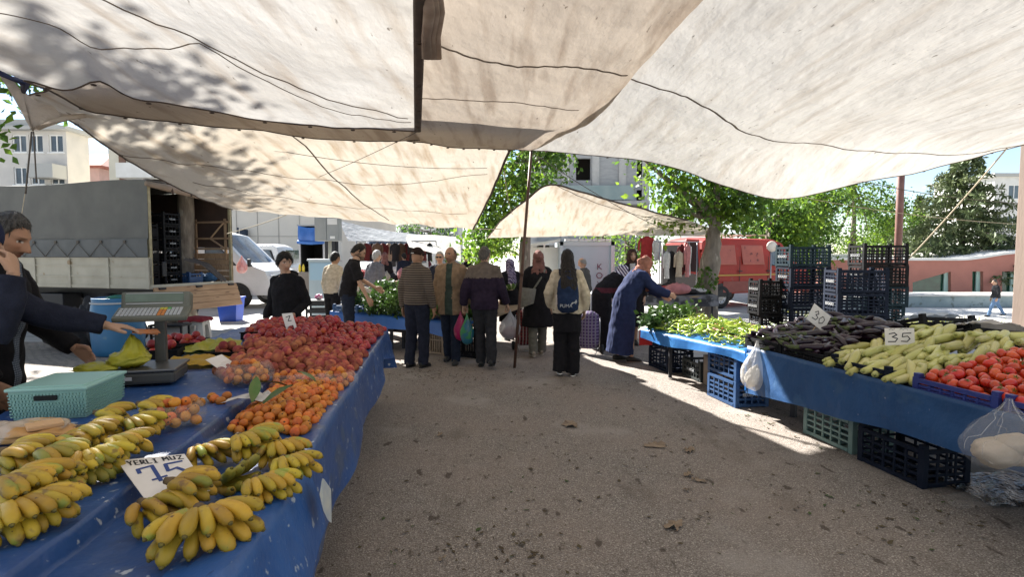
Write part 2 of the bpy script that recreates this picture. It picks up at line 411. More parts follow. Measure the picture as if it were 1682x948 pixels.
# trees further back
def bush_tree(name, label, x, y, h, rw, n, mats, seed, group=None, z0=0, size=.2, mixw=None):
 rng = np.random.RandomState(seed); cl = []
 for k in range(9):
  cl.append(((rng.uniform(-rw, rw) * .7, rng.uniform(-rw, rw) * .5, h * (.33 + .62 * k / 9)), (rw * rng.uniform(.4, .6) * (1 - .35 * k / 9), rw * .5, h * .14)))
 return tree(name, label, (x, y, z0), [(0, 0, 0), (.05, 0, h * .3), (0, .1, h * .75)], .05 * h ** .6 + .08, cl, n, size, mats, group, seed=seed, mixw=mixw)
bush_tree('leafy_tree', 'tall green tree seen between the two canopies', .40, 19.5, 7.5, 1.75, 5200, [L_bright, L_mid], 21, mixw=[.5, .5])
TG = 'trees beyond the red van'
for i, (px, Y, h, rw, mm, lb) in enumerate([(1262, 30, 6.2, 2.2, [L_mid, L_bright], 'dense green tree standing just right of the plane tree, behind the red van'),
  (1330, 34, 7.9, 2.6, [L_bright, L_mid], 'yellow green tree behind the small crate stack'), (1400, 47, 11.5, 3.6, [L_bright, L_mid], 'tallest bright green tree standing above the crate stacks'),
  (1292, 36, 6.2, 2.4, [L_dark, L_mid], 'dark leafy tree showing between the brighter trees behind the van'), (1455, 52, 8.6, 4.0, [L_mid, L_bright], 'pale green tree beside the brown steel pole')]):
 p = P(px, 420, Y); bush_tree('leafy_tree', lb, p.x, Y, h, rw, 6000, mm, 40 + i, TG, gz(p.x, Y), .24)
# tree that shades the left canopies, trunk behind the truck
tree('plane_tree', 'big plane tree behind the truck, casting leaf shade on the left canopy', (-7.6, 12.9, 0), [(0, 0, 0), (.1, 0, 2), (.3, -.3, 4.5)], .25,
     [((.6, -1.3, 6.6), (.8, .8, .6)), ((-.5, -1, 7.4), (.9, .9, .7)), ((.0, -2.4, 5.6), (.5, .5, .4)), ((-1.5, -.8, 6.3), (1.5, 1.5, .9)), ((-2.6, -1.2, 5.9), (1.4, 1.5, .8)), ((-1.2, .6, 7.6), (1.4, 1.2, .9))], 5200, .2, [L_mid, L_bright], seed=9)
tree('plane_tree', 'leafy tree at the left edge beside the pale apartment house', (-8.9, 8.4, 0), [(0, 0, 0), (0, 0, 2), (.1, 0, 3.6)], .2,
     [((.1, 0, 3.9), (.55, .6, .5)), ((.2, 0, 4.7), (.8, .8, .7)), ((.5, .2, 3.55), (.3, .3, .3)), ((2.7, .05, 6.2), (1.1, .8, .5)), ((3.7, -.6, 6.5), (.55, .4, .3)),], 3400, .17, [L_mid, L_bright], seed=12)  # last two clumps, out of view, added to shade the table and canopy
for i, (px, Y, h, rw, lb) in enumerate([(628, 60, 6.0, 4.0, 'far green tree above the grey stall awning'), (705, 75, 6.5, 3.5, 'far dark green tree by the white house at the street end'), (800, 46, 4.2, 2.2, 'small green tree far down the street beside the tall green tree')]):
 p = P(px, 420, Y); bush_tree('leafy_tree', lb, p.x, Y, h, rw, 1500, [L_mid, L_bright] if i != 1 else [L_dark, L_mid], 60 + i, 'trees far down the street', 0, .35)
# yellowish shrubs behind the kiosk and the clothes stall
for i, (px, Y, h, rw) in enumerate([(1030, 26, 2.9, 1.0), (1062, 26.5, 2.7, .9), (990, 30, 3.4, 1.4)]):
 p = P(px, 420, Y)
 bush_tree('ivy_bush', ['yellow green bush right beside the pale kiosk', 'thin yellow green bush behind the woman in the brown headscarf', 'yellow green bush rising behind the kiosk roof'][i], p.x, Y, h, rw, 900, [L_bright, L_mid], 70 + i, 'bushes behind the kiosk', 0, .16)
# the conifer
def conifer(label, x, y, z0, h, rw, seed):
 rng = np.random.RandomState(seed); root = thing('cedar_tree', label, 'tree', (x, y, z0)); t = MB()
 t.tube([(0, 0, 0), (0, 0, h * .5), (0, 0, h)], [.25, .14, .02], 10); V = []
 nt_ = 17
 for k in range(nt_):
  f = k / nt_; z = h * (.14 + .84 * f); R_ = rw * (1 - f) ** .85 * rng.uniform(.85, 1.1) + .12
  for j in range(int(13 - 5 * f)):
   a = rng.uniform(0, 6.283); Rj = R_ * rng.uniform(.65, 1.15); d = np.array([math.cos(a), math.sin(a), 0])
   pts = [np.array([0, 0, z]) + d * Rj * s + np.array([0, 0, .22 * Rj * s - .34 * Rj * s * s]) for s in (0, .35, .7, 1)]
   t.tube([Vector(p) for p in pts], [.035, .025, .016, .005], 5)
   m_ = int(30 * Rj / 2 + 14); s = rng.uniform(.18, 1, m_); base = np.array([np.array([0, 0, z]) + d * Rj * q_ + np.array([0, 0, .22 * Rj * q_ - .34 * Rj * q_ * q_]) for q_ in s])
   side = np.array([-d[1], d[0], 0]); base += side * (rng.normal(size=m_) * .20 * (1.1 - s) * Rj)[:, None]
   V.append(leaf_quads(base, .48, .35, .28, rng)); V.append(leaf_quads(base + rng.normal(size=base.shape) * .06, .24, .5, .25, rng))
 t.build('trunk', M_barkd, root); quads_object('crown', np.concatenate(V), [L_conif], root); return root
p = P(1580, 420, 43); conifer('broad dark cedar with drooping tiers behind the red wall', p.x, 43, -1.2, 11.6, 5.6, 4)
p = P(1508, 420, 52); conifer('slim dark cypress beside the broad cedar', p.x, 52, -1.2, 8.6, 1.2, 6)
# rough grass beside the pale square
rng = np.random.RandomState(8); n = 5200
gx = rng.uniform(10.2, 19, n); gy = 13 + 8.5 * rng.uniform(0, 1, n) + (gx - 10) * .15
ok = np.array([gz(a, b_) for a, b_ in zip(gx, gy)]); c_ = np.stack([gx, gy, ok], 1)
d = rng.normal(size=(n, 3)) * .28; d[:, 2] = 1; hgt = rng.uniform(.12, .42, n)[:, None]; wv = rng.normal(size=(n, 3)) * .02; wv[:, 2] = 0
V = np.stack([c_ - wv, c_ + wv, c_ + d * hgt + wv * .3, c_ + d * hgt - wv * .3], 1)
tag(quads_object('grass', V, [mat('grass', (.20, .23, .06), (.36, .33, .14), scale=2, trans=.3)]), 'tall dry green grass beside the pale square', 'grass', kind='stuff')
M_glass = mat('window_glass', (.05, .065, .08), (.10, .13, .16), scale=.7, rough=.08, spec=.7)
M_white = mat('white_paint', (.74, .73, .70), (.66, .65, .61), scale=2, rough=.6)
M_pvc = mat('white_window_frame', (.8, .8, .78), rough=.45)
def building(name, label, corner, rz, size, wallmat, storeys=None, roof=None):
 """corner = front-left ground corner; local +X along facade, +Y into the building"""
 return thing(name, label, 'building', corner, rz)
def window(root, x, z, w_, h, y=-.02, mull=1, frame=M_pvc, glass=M_glass, sill=True):
 f = MB(); t = .07
 f.box((x, y, z + h / 2 - t / 2), (w_, .1, t)); f.box((x, y, z - h / 2 + t / 2), (w_, .1, t))
 for s in (-1, 1): f.box((x + s * (w_ / 2 - t / 2), y, z), (t, .1, h - 2 * t))
 for k in range(mull): f.box((x - w_ / 2 + w_ * (k + 1) / (mull + 1), y, z), (t, .09, h - 2 * t))
 if sill: f.box((x, y - .07, z - h / 2 - .04), (w_ + .2, .22, .06))
 fo = f.build('window', frame, root)
 g = MB(); g.box((x, y + .02, z), (w_ - .06, .03, h - .06)); g.build('pane', glass, fo); return fo
def wall_with_holes(mb, x0, x1, z0, z1, holes, y=0.0, depth=.3, mi=0):
 xs = sorted({x0, x1, *[h[0] for h in holes], *[h[1] for h in holes]}); zs = sorted({z0, z1, *[h[2] for h in holes], *[h[3] for h in holes]})
 for a, b_ in zip(xs, xs[1:]):
  for c, d in zip(zs, zs[1:]):
   mx, mz = (a + b_) / 2, (c + d) / 2
   if any(h[0] < mx < h[1] and h[2] < mz < h[3] for h in holes): continue
   mb.quad((a, y, c), (b_, y, c), (b_, y, d), (a, y, d), mi)
 for h in holes:
  a, b_, c, d = h
  mb.quad((a, y, c), (a, y + depth, c), (a, y + depth, d), (a, y, d), mi); mb.quad((b_, y, c), (b_, y, d), (b_, y + depth, d), (b_, y + depth, c), mi)
  mb.quad((a, y, d), (a, y + depth, d), (b_, y + depth, d), (b_, y, d), mi); mb.quad((a, y, c), (b_, y, c), (b_, y + depth, c), (a, y + depth, c), mi)
M_beige = mat('beige_render', (.60, .57, .53), (.53, .51, .48), scale=1.2, rough=.9, bump=.2, bscale=20)
M_trim = mat('grey_trim', (.42, .42, .40), rough=.85)
Y = 38.0; xr = P(112, 300, Y).x; zt = P(60, 215, Y).z
r = thing('apartment_house', 'pale beige apartment house with white windows above the truck', 'building', (xr - 16, Y, 0))
def pz(py): return P(60, py, Y).z
wins = []
for px in (35, 62, 108 - 13):
 for (a, b_) in ((221, 250), (274, 303)): wins.append((P(px, 300, Y).x - (xr - 16), (pz(a) + pz(b_)) / 2, .95, pz(a) - pz(b_)))
for xx in (3, 6.5, 9.2):
 for zz in (9.2, 6.9): wins.append((xx - 1.5, zz, 1.1, 1.25))
for xx in (2, 5, 8, 11, 14): wins.append((xx, 3.4, 1.1, 1.3))
wmb = MB(); wall_with_holes(wmb, 0, 16, 0, zt, [(x - w_ / 2, x + w_ / 2, z - h / 2, z + h / 2) for x, z, w_, h in wins], 0, .25)
wmb.quad((16, 0, 0), (16, 2, 0), (16, 2, zt), (16, 0, zt)); wmb.quad((0, 0, 0), (0, 0, zt), (0, 2, zt), (0, 2, 0)); wmb.quad((0, 2, 0), (0, 2, zt), (16, 2, zt), (16, 2, 0))
wmb.build('wall', M_beige, r)
for x, z, w_, h in wins: window(r, x, z, w_, h, .12, 1)
rb = MB(); rb.box((8, .9, zt + .12), (16.9, 3.0, .24)); rb.box((7.5, 1, zt + .5), (13.5, 1.8, .6)); rb.build('roof', M_trim, r)
ch = MB(); ch.tube([(13, 1, zt + .6), (13, 1, zt + 2.0)], .05, 8); ch.box((13, 1, zt + 1.2), (.6, .05, .06)); ch.build('antenna', M_trim, r)
for i, (a, b_) in enumerate(((262, 300), (300, 330))):
 bl = MB(); z0 = pz(a) - 1.0; bl.box((15.1, -.6, pz(a + 22)), (1.7, 1.2, .9)); bl.build('balcony', M_trim, r)
bl = MB(); bl.box((1.6, -.6, 7.6), (3.2, 1.2, .9)); bl.build('balcony', M_trim, r)
bl = MB(); bl.box((4.85, -.5, pz(248)), (1.5, 1.0, .75)); bl.build('balcony', M_trim, r)
Y = 56.0; a = P(108, 300, Y).x; b_ = P(172, 300, Y).x; z0 = P(0, 273, Y).z
r = thing('tiled_house', 'low pink house with red eaves between the apartment houses', 'building', (a - 2, Y, 0))
W_ = b_ - a + 1.5; mbw = MB(); wh = [(W_ * .55, z0 - 1.1, 2.2, 1.3)]
wall_with_holes(mbw, 0, W_, 0, z0, [(W_ * .55 - 1.1, W_ * .55 + 1.1, z0 - 1.75, z0 - .45)]); mbw.quad((W_, 0, 0), (W_, 9, 0), (W_, 9, z0), (W_, 0, z0))
mbw.build('wall', mat('pink_render', (.46, .30, .26), (.40, .27, .23), scale=2, rough=.9), r); window(r, wh[0][0], wh[0][1], wh[0][2], wh[0][3], .1, 3)
mbw = MB(); e = .7; mbw.add([(-e, -e, z0), (W_ + e, -e, z0), (W_ + e, 9 + e, z0), (-e, 9 + e, z0), (W_ * .3, 4.5, z0 + 2), (W_ * .7, 4.5, z0 + 2), (-e, -e, z0 - .18), (W_ + e, -e, z0 - .18), (W_ + e, 9 + e, z0 - .18), (-e, 9 + e, z0 - .18)],
  [(0, 1, 5, 4), (1, 2, 5), (2, 3, 4, 5), (3, 0, 4), (6, 7, 1, 0), (7, 8, 2, 1), (8, 9, 3, 2), (9, 6, 0, 3), (9, 8, 7, 6)]); mbw.build('roof', mat('red_tile', (.30, .10, .065), (.24, .085, .06), scale=8, rough=.85), r)
Y = 36.0; a = P(180, 300, Y).x; b_ = P(420, 300, Y).x; zt = P(0, 190, Y).z; W_ = b_ - a
r = thing('apartment_house', 'cream apartment house with a brown vertical stripe behind the truck', 'building', (a, Y, 0)); mbw = MB()
hs = [(P(px, 300, Y).x - a, zz) for px in (232, 300, 360) for zz in (P(0, 291, Y).z, P(0, 240, Y).z - .1, 3.0)]
wall_with_holes(mbw, 0, W_, 0, zt, [(x - .6, x + .6, z - .65, z + .65) for x, z in hs], 0, .25)
mbw.quad((0, 0, 0), (0, 0, zt), (0, 10, zt), (0, 10, 0)); mbw.quad((W_, 0, 0), (W_, 10, 0), (W_, 10, zt), (W_, 0, zt)); mbw.build('wall', mat('cream_render', (.62, .58, .47), (.56, .53, .44), scale=1, rough=.9), r)
for x, z in hs: window(r, x, z, 1.2, 1.3, .12, 1)
mbw = MB(); x_ = P(203, 300, Y).x - a; mbw.box((x_, -.03, zt / 2), (.42, .08, zt)); mbw.build('pilaster', mat('brown_render', (.20, .12, .085), rough=.9), r)
mbw = MB(); x_ = P(232, 300, Y).x - a; mbw.box((x_ + .2, -.5, P(0, 283, Y).z), (2.2, 1.0, .9)); mbw.build('balcony', M_white, r)
mbw = MB(); mbw.box((W_ / 2, 5, zt + .1), (W_ + .6, 10.8, .2)); mbw.build('roof', M_trim, r)
Y = 30.0; a = P(352, 300, Y).x; b_ = P(560, 300, Y).x; zt = P(0, 342, Y).z; W_ = b_ - a
r = thing('market_hall', 'pale panelled hall with dark doorways behind the white vans', 'building', (a, Y, 0)); mbw = MB()
hs = []
for p0, p1, z1 in ((518, 532, 2.85), (541, 554, 2.85)): hs.append((P(p0, 300, Y).x - a, P(p1, 300, Y).x - a, 0, z1))
wall_with_holes(mbw, 0, W_, 0, zt, hs, 0, .3); mbw.quad((W_, 0, 0), (W_, 14, 0), (W_, 14, zt), (W_, 0, zt)); mbw.quad((0, 0, 0), (0, 0, zt), (0, 14, zt), (0, 14, 0))
mbw.build('wall', mat('pale_panel', (.60, .56, .50), (.55, .52, .47), scale=.6, rough=.85), r)
for h in hs:
 d = MB(); d.box(((h[0] + h[1]) / 2, .33, h[3] / 2), (h[1] - h[0], .06, h[3])); d.build('door', mat('doorway_shade', (.02, .02, .024), rough=.6), r)  # dark panel colours in the shade of the open doorway
d = MB()
for zz in (1.35, 2.65): d.box((W_ / 2, -.012, zz), (W_, .03, .03))
for k in range(1, 6): d.box((W_ * k / 6, -.014, zt / 2), (.03, .03, zt))
d.build('panel_joint', mat('joint_grey', (.36, .34, .31), rough=.9), r)
d = MB(); d.box((P(472, 300, Y).x - a, -.02, .85), (1.2, .06, 1.5)); d.build('blue_panel', mat('teal_panel', (.04, .13, .19), rough=.6), r)
d = MB(); d.box((W_ / 2, 7, zt + .1), (W_ + .3, 14.3, .2)); d.build('roof', M_trim, r)
d = MB(); x_ = P(400, 300, Y).x - a; d.tube([(x_, -.25, 2.0), (x_ + .1, -.3, 3.0)], .2, 10); d.tube([(x_ - .3, -.3, 1.9), (x_ - .2, -.35, 3.1)], .05, 8); d.build('cable_bundle', mat('dark_cable', (.03, .04, .06), rough=.7), r)
M_block = mat('grey_blockwork', (.40, .40, .40), (.33, .335, .34), scale=3, rough=.95, bump=.3, bscale=14, stretch=(.5, 1, 2))
M_col = mat('bare_concrete', (.50, .49, .47), (.42, .41, .40), scale=2, rough=.95)
Y = 44.0; a = P(872, 300, Y).x; b_ = P(1062, 300, Y).x; W_ = b_ - a
r = thing('concrete_building', 'unfinished grey block building with open window holes', 'building', (a, Y, 0)); mbw = MB(); zt = 13.6
def zz_(py): return P(950, py, Y).z
hs = [(P(946, 300, Y).x - a, P(970, 300, Y).x - a, zz_(296), zz_(260)), (P(1046, 300, Y).x - a, P(1058, 300, Y).x - a, zz_(290), zz_(262)), (P(1046, 300, Y).x - a, P(1058, 300, Y).x - a, zz_(345), zz_(312))]
for px in (880, 912, 946, 985, 1020):
 hs.append((P(px, 300, Y).x - a, P(px, 300, Y).x - a + 1.1, 1.0, 2.6));
wall_with_holes(mbw, 0, W_, 0, zt, hs, 0, .35); mbw.quad((W_, 0, 0), (W_, 12, 0), (W_, 12, zt), (W_, 0, zt)); mbw.quad((0, 0, 0), (0, 0, zt), (0, 12, zt), (0, 12, 0)); mbw.quad((0, 12, 0), (0, 12, zt), (W_, 12, zt), (W_, 12, 0))
mbw.quad((0, 0, zt), (W_, 0, zt), (W_, 12, zt), (0, 12, zt)); mbw.build('wall', M_block, r)
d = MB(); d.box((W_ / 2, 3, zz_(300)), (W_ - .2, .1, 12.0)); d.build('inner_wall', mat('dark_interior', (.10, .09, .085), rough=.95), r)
for k, px in enumerate((876, 928, 978, 1022, 1060)):
 d = MB(); d.box((P(px, 300, Y).x - a, -.05, zt / 2), (.55, .2, zt)); d.build('column', M_col, r)
for z_ in (zz_(250) + 2.2, zz_(334), zz_(400)):
 d = MB(); d.box((W_ / 2, -.3, z_), (W_ + .2, .9, .28)); d.build('floor_edge', M_col, r)
d = MB(); d.box((W_ / 2 - .4, -.72, zz_(318)), (W_ - 1.4, .04, 1.1)); d.build('balcony_glass', mat('teal_glass', (.22, .29, .29), (.28, .34, .335), scale=1, rough=.4), r)
Y = 82.0
for (p0, p1, py, lb) in ((655, 684, 366, 'far pale house left of the street end'), (686, 716, 372, 'far white house at the end of the street'), (716, 752, 362, 'far grey house right of the street end')):
 a = P(p0, 300, Y).x; W_ = P(p1, 300, Y).x - a; zt = P(0, py, Y).z; r = thing('town_house', lb, 'building', (a, Y, 0), 0, 'houses at the end of the street'); mbw = MB()
 hs = [(W_ * f, zq) for f in (.25, .7) for zq in (zt - 1.3,) + ((2.0,) if zt > 4.5 else ())]
 wall_with_holes(mbw, 0, W_, 0, zt, [(x - .45, x + .45, z - .6, z + .6) for x, z in hs]); mbw.quad((W_, 0, 0), (W_, 8, 0), (W_, 8, zt), (W_, 0, zt)); mbw.build('wall', M_white if p0 == 686 else (M_beige if p0 < 680 else M_block), r)
 for x, z in hs: window(r, x, z, .9, 1.2, .1, 0, sill=False)
 d = MB(); d.box((W_ / 2, 4, zt + .15), (W_ + .5, 8.6, .3)); d.build('roof', M_trim, r)
Y = 56.0; a = P(1634, 300, Y).x
r = thing('town_house', 'white house half hidden behind the broad cedar', 'building', (a, Y, -1.2)); zt = P(0, 290, Y).z + 1.2; mbw = MB()
hs = [(x, z) for x in (2, 5) for z in (zt - 1.5, zt - 4.5)]
wall_with_holes(mbw, 0, 10, 0, zt, [(x - .6, x + .6, z - .7, z + .7) for x, z in hs]); mbw.quad((0, 0, 0), (0, 0, zt), (0, 8, zt), (0, 8, 0)); mbw.build('wall', M_white, r)
for x, z in hs: window(r, x, z, 1.2, 1.4, .1, 1)
d = MB(); d.box((5, 4, zt + .15), (10.8, 8.8, .3)); d.build('roof', M_trim, r)
Y = 38.0; zg = -1.2
def q(px, py): v = P(px, py, Y); return (v.x, v.z - zg)
x0 = q(1362, 0)[0]; r = thing('red_pavilion', 'low brick red building with slanted windows and white roofline', 'building', (x0, Y, zg))
def ql(px, py): v = q(px, py); return (v[0] - x0, v[1])
top = [ql(px, py) for px, py in ((1362, 427), (1490, 428), (1575, 428), (1592, 427), (1615, 424), (1645, 419), (1690, 414), (1760, 412))]
win1 = [(1500, 480), (1560, 480), (1560, 447), (1500, 463)]
M_red = mat('brick_red_render', (.46, .195, .15), (.41, .175, .135), scale=1.2, rough=.9)
mbw = MB(); bm = bmesh.new()
outl = [ql(1362, 486)] + [ql(1760, 486)] + list(reversed(top))
def polyhole(outer, holes, y, depth, mb):
 bm = bmesh.new(); eds = []
 for loop in [outer] + holes:
  vv = [bm.verts.new((x, y, z)) for x, z in loop]
  for i in range(len(vv)): eds.append(bm.edges.new((vv[i], vv[(i + 1) % len(vv)])))
 bmesh.ops.triangle_fill(bm, edges=eds, use_beauty=True)
 mb.addbm(bm)
 for loop in holes:
  for i in range(len(loop)):
   (xa, za), (xb, zb) = loop[i], loop[(i + 1) % len(loop)]; mb.quad((xa, y, za), (xb, y, zb), (xb, y + depth, zb), (xa, y + depth, za))
holes = [[ql(*p_) for p_ in ((1499, 481), (1562, 481), (1562, 446), (1499, 464))], [ql(*p_) for p_ in ((1597, 481), (1615, 481), (1615, 446), (1597, 446))], [ql(*p_) for p_ in ((1646, 481), (1672, 481), (1672, 446), (1646, 446))]]
polyhole(outl, holes, 0, .5, mbw); W_ = outl[1][0]; mbw.quad((0, 0, 0), (0, 0, top[0][1]), (0, 9, top[0][1]), (0, 9, 0)); mbw.build('wall', M_red, r)
d = MB()
for (xa, za), (xb, zb) in zip(top, top[1:]):
 d.add([(xa, -.15, za), (xb, -.15, zb), (xb, 9, zb), (xa, 9, za), (xa, -.15, za + .16), (xb, -.15, zb + .16), (xb, 9, zb + .16), (xa, 9, za + .16)], [(0, 3, 2, 1), (4, 5, 6, 7), (0, 1, 5, 4), (2, 3, 7, 6)])
d.build('roof', M_white, r)
for k, h in enumerate(holes):
 f = MB(); xs_ = [p_[0] for p_ in h]; zs_ = [p_[1] for p_ in h]; xb = max(xs_); f.box((xb - .16, .3, (min(zs_) + max(zs_)) / 2), (.3, .1, max(zs_) - min(zs_))); f.box(((min(xs_) + xb) / 2, .3, min(zs_) + .04), (xb - min(xs_), .12, .08)); fo = f.build('window', mat('pale_green_frame', (.45, .62, .54), rough=.5), r)
 g = MB(); g.box(((min(xs_) + xb) / 2, .42, (min(zs_) + max(zs_)) / 2), (xb - min(xs_), .03, max(zs_) - min(zs_))); g.build('pane', mat('green_glass', (.015, .06, .035), (.03, .10, .06), scale=2, rough=.12, spec=.7), fo)
p_ = P(1390, 0, 46); d = thing('garden_wall', 'pale wall running behind the crate stacks', 'wall', (p_.x, 47, -1.2)); mbw = MB(); mbw.box((0, 0, 1.4), (9, .25, 2.9), ch=.02); mbw.box((0, 0, 2.9), (9.1, .36, .12)); mbw.build('wall_panel', M_white, d)
Y = 30.5; a = P(1488, 300, Y).x; r = thing('planter_wall', 'low grey blue planter wall in front of the red building', 'wall', (a, Y, -1.2)); mbw = MB(); mbw.box((5, .9, .3), (10, 1.8, .6), ch=.02); mbw.build('side', mat('grey_blue_render', (.30, .36, .37), (.24, .30, .31), scale=1.5, rough=.9, spots=[((.16, .19, .18), 3, .6)]), r)
mbw = MB(); mbw.box((5, .9, .65), (10.3, 2.0, .1), ch=.015); mbw.build('coping', M_pale, r)
Y = 21.0; a = P(872, 300, Y).x; b_ = P(1010, 300, Y).x; W_ = b_ - a; zt = P(0, 397, Y).z
M_kiosk = mat('pale_blue_panel', (.42, .49, .54), (.38, .45, .50), scale=.8, rough=.5)
r = thing('kiosk', 'pale blue container kiosk behind the women', 'kiosk', (a, Y, 0)); mbw = MB(); sx = P(920, 300, Y).x - a
mbw.box((W_ / 2 + sx / 2, 1.2, zt / 2), (W_ - sx, 2.4, zt), ch=.03); mbw.build('wall', M_kiosk, r)
d = MB()
for x in (sx + .06, W_ - .06): d.box((x, -.03, zt / 2), (.14, .1, zt))
d.box((W_ / 2 + sx / 2, -.03, zt - .07), (W_ - sx, .1, .14)); d.box((W_ / 2 + sx / 2, -.035, .08), (W_ - sx, .1, .16)); d.build('frame', mat('kiosk_frame', (.50, .55, .58), rough=.5), r)
d = MB()
for k in range(7): d.box((sx + .3 + k * (W_ - sx - .5) / 6.2, -.01, zt + .06), (.22 + .1 * (k % 2), .3, .07))
d.build('roof_bracket', M_white, r)
for k, chs in enumerate('KOY'):
 t = text_mesh(chs, .32); link('lettering', t, mat('maroon_ink', (.16, .05, .08), rough=.6), r, (W_ - .55, -.03, zt - .95 - k * .33), (rad(90), 0, 0))
d = MB(); d.box((sx / 2, 1.5, zt / 2 - .1), (sx, 1.6, zt - .2)); d.build('porch_wall', M_white, r)
d = MB()
for x in (.04, .5): d.box((x, -.1, zt / 2), (.06, .06, zt - .15))
d.add([(-.05, -.3, zt - .2), (sx, -.3, zt + .02), (sx, 1.5, zt + .02), (-.05, 1.5, zt - .2), (-.05, -.3, zt - .1), (sx, -.3, zt + .1), (sx, 1.5, zt + .1), (-.05, 1.5, zt - .1)], [(0, 3, 2, 1), (4, 5, 6, 7), (0, 1, 5, 4), (1, 2, 6, 5), (2, 3, 7, 6), (3, 0, 4, 7)]); d.build('porch', M_white, r)
Y = 15.5; a = P(515, 300, Y).x; b_ = P(555, 300, Y).x; z0, z1 = P(0, 396, Y).z, P(0, 356, Y).z
r = thing('utility_cabinet', 'grey utility cabinet with a white notice on its post', 'cabinet', (a, Y, 0)); W_ = b_ - a
M_gcab = mat('cabinet_grey', (.30, .31, .30), (.26, .27, .26), scale=3, rough=.5)
d = MB(); d.box((W_ / 2, .15, (z0 + z1) / 2), (W_, .3, z1 - z0), ch=.012); d.build('body', M_gcab, r)
d = MB(); d.box((W_ * .26, -.012, (z0 + z1) / 2), (W_ * .46, .024, (z1 - z0) * .94), ch=.005); d.build('door', M_gcab, r)
d = MB(); d.box((W_ * .75, -.012, (z0 + z1) / 2), (W_ * .46, .024, (z1 - z0) * .94), ch=.005); dd = d.build('door', M_gcab, r)
d = MB(); d.box((W_ * .75, -.027, z1 - .13), (W_ * .4, .004, .17)); d.build('notice', M_white, dd)
d = MB(); d.box((W_ * .75, -.027, z0 + .1), (W_ * .2, .004, .07)); d.build('label_plate', M_white, dd)
d = MB(); d.tube([(W_ * .55, .15, 0), (W_ * .55, .15, z0)], .05, 10); d.box((W_ * .55, .15, .02), (.2, .2, .04)); d.build('post', mat('cream_post', (.5, .47, .38), rough=.6), r)
Y = 15.0; a = P(516, 300, Y).x
r = thing('junction_box', 'pale blue street junction box below the grey cabinet', 'cabinet', (a, Y - .6, 0)); zt = P(0, 428, Y).z
d = MB(); d.box((.35, .2, zt / 2), (.66, .4, zt), ch=.012); d.build('body', mat('pale_grey_blue', (.42, .50, .53), (.37, .45, .48), scale=3, rough=.5), r)
d = MB(); d.box((.35, .2, zt + .02), (.72, .46, .05), ch=.01); d.build('lid', mat('pale_top', (.5, .57, .6), rough=.5), r)
d = MB(); d.box((.35, -.012, zt - .28), (.58, .02, .44), ch=.004); d.build('door', mat('sky_panel', (.34, .50, .60), rough=.5), r)
def catmull(pts, t):
 n = len(pts); x = t * (n - 1); i = min(int(x), n - 2); f = x - i
 p1, p2 = pts[i], pts[i + 1]; p0 = pts[i - 1] if i > 0 else p1 * 2 - p2; p3 = pts[i + 2] if i + 2 < n else p2 * 2 - p1
 return .5 * ((2 * p1) + (p2 - p0) * f + (2 * p0 - 5 * p1 + 4 * p2 - p3) * f * f + (3 * p1 - p0 - 3 * p2 + p3) * f ** 3)
class Sheet:
 def __init__(s, rows, wr=.03, ws=1.2, seed=0., ripple=None):
  s.rows = [[np.array(p, float) for p in r] for r in rows]; s.wr = wr; s.ws = ws; s.seed = seed; s.ripple = ripple
 def at(s, u, v):
  c = catmull([catmull(r, u) for r in s.rows], v).copy()
  d = s.wr * fbm(c[0] * s.ws + s.seed, c[1] * s.ws, s.seed, 4)
  if s.ripple: d += s.ripple(u, v)
  c[2] += d; return c
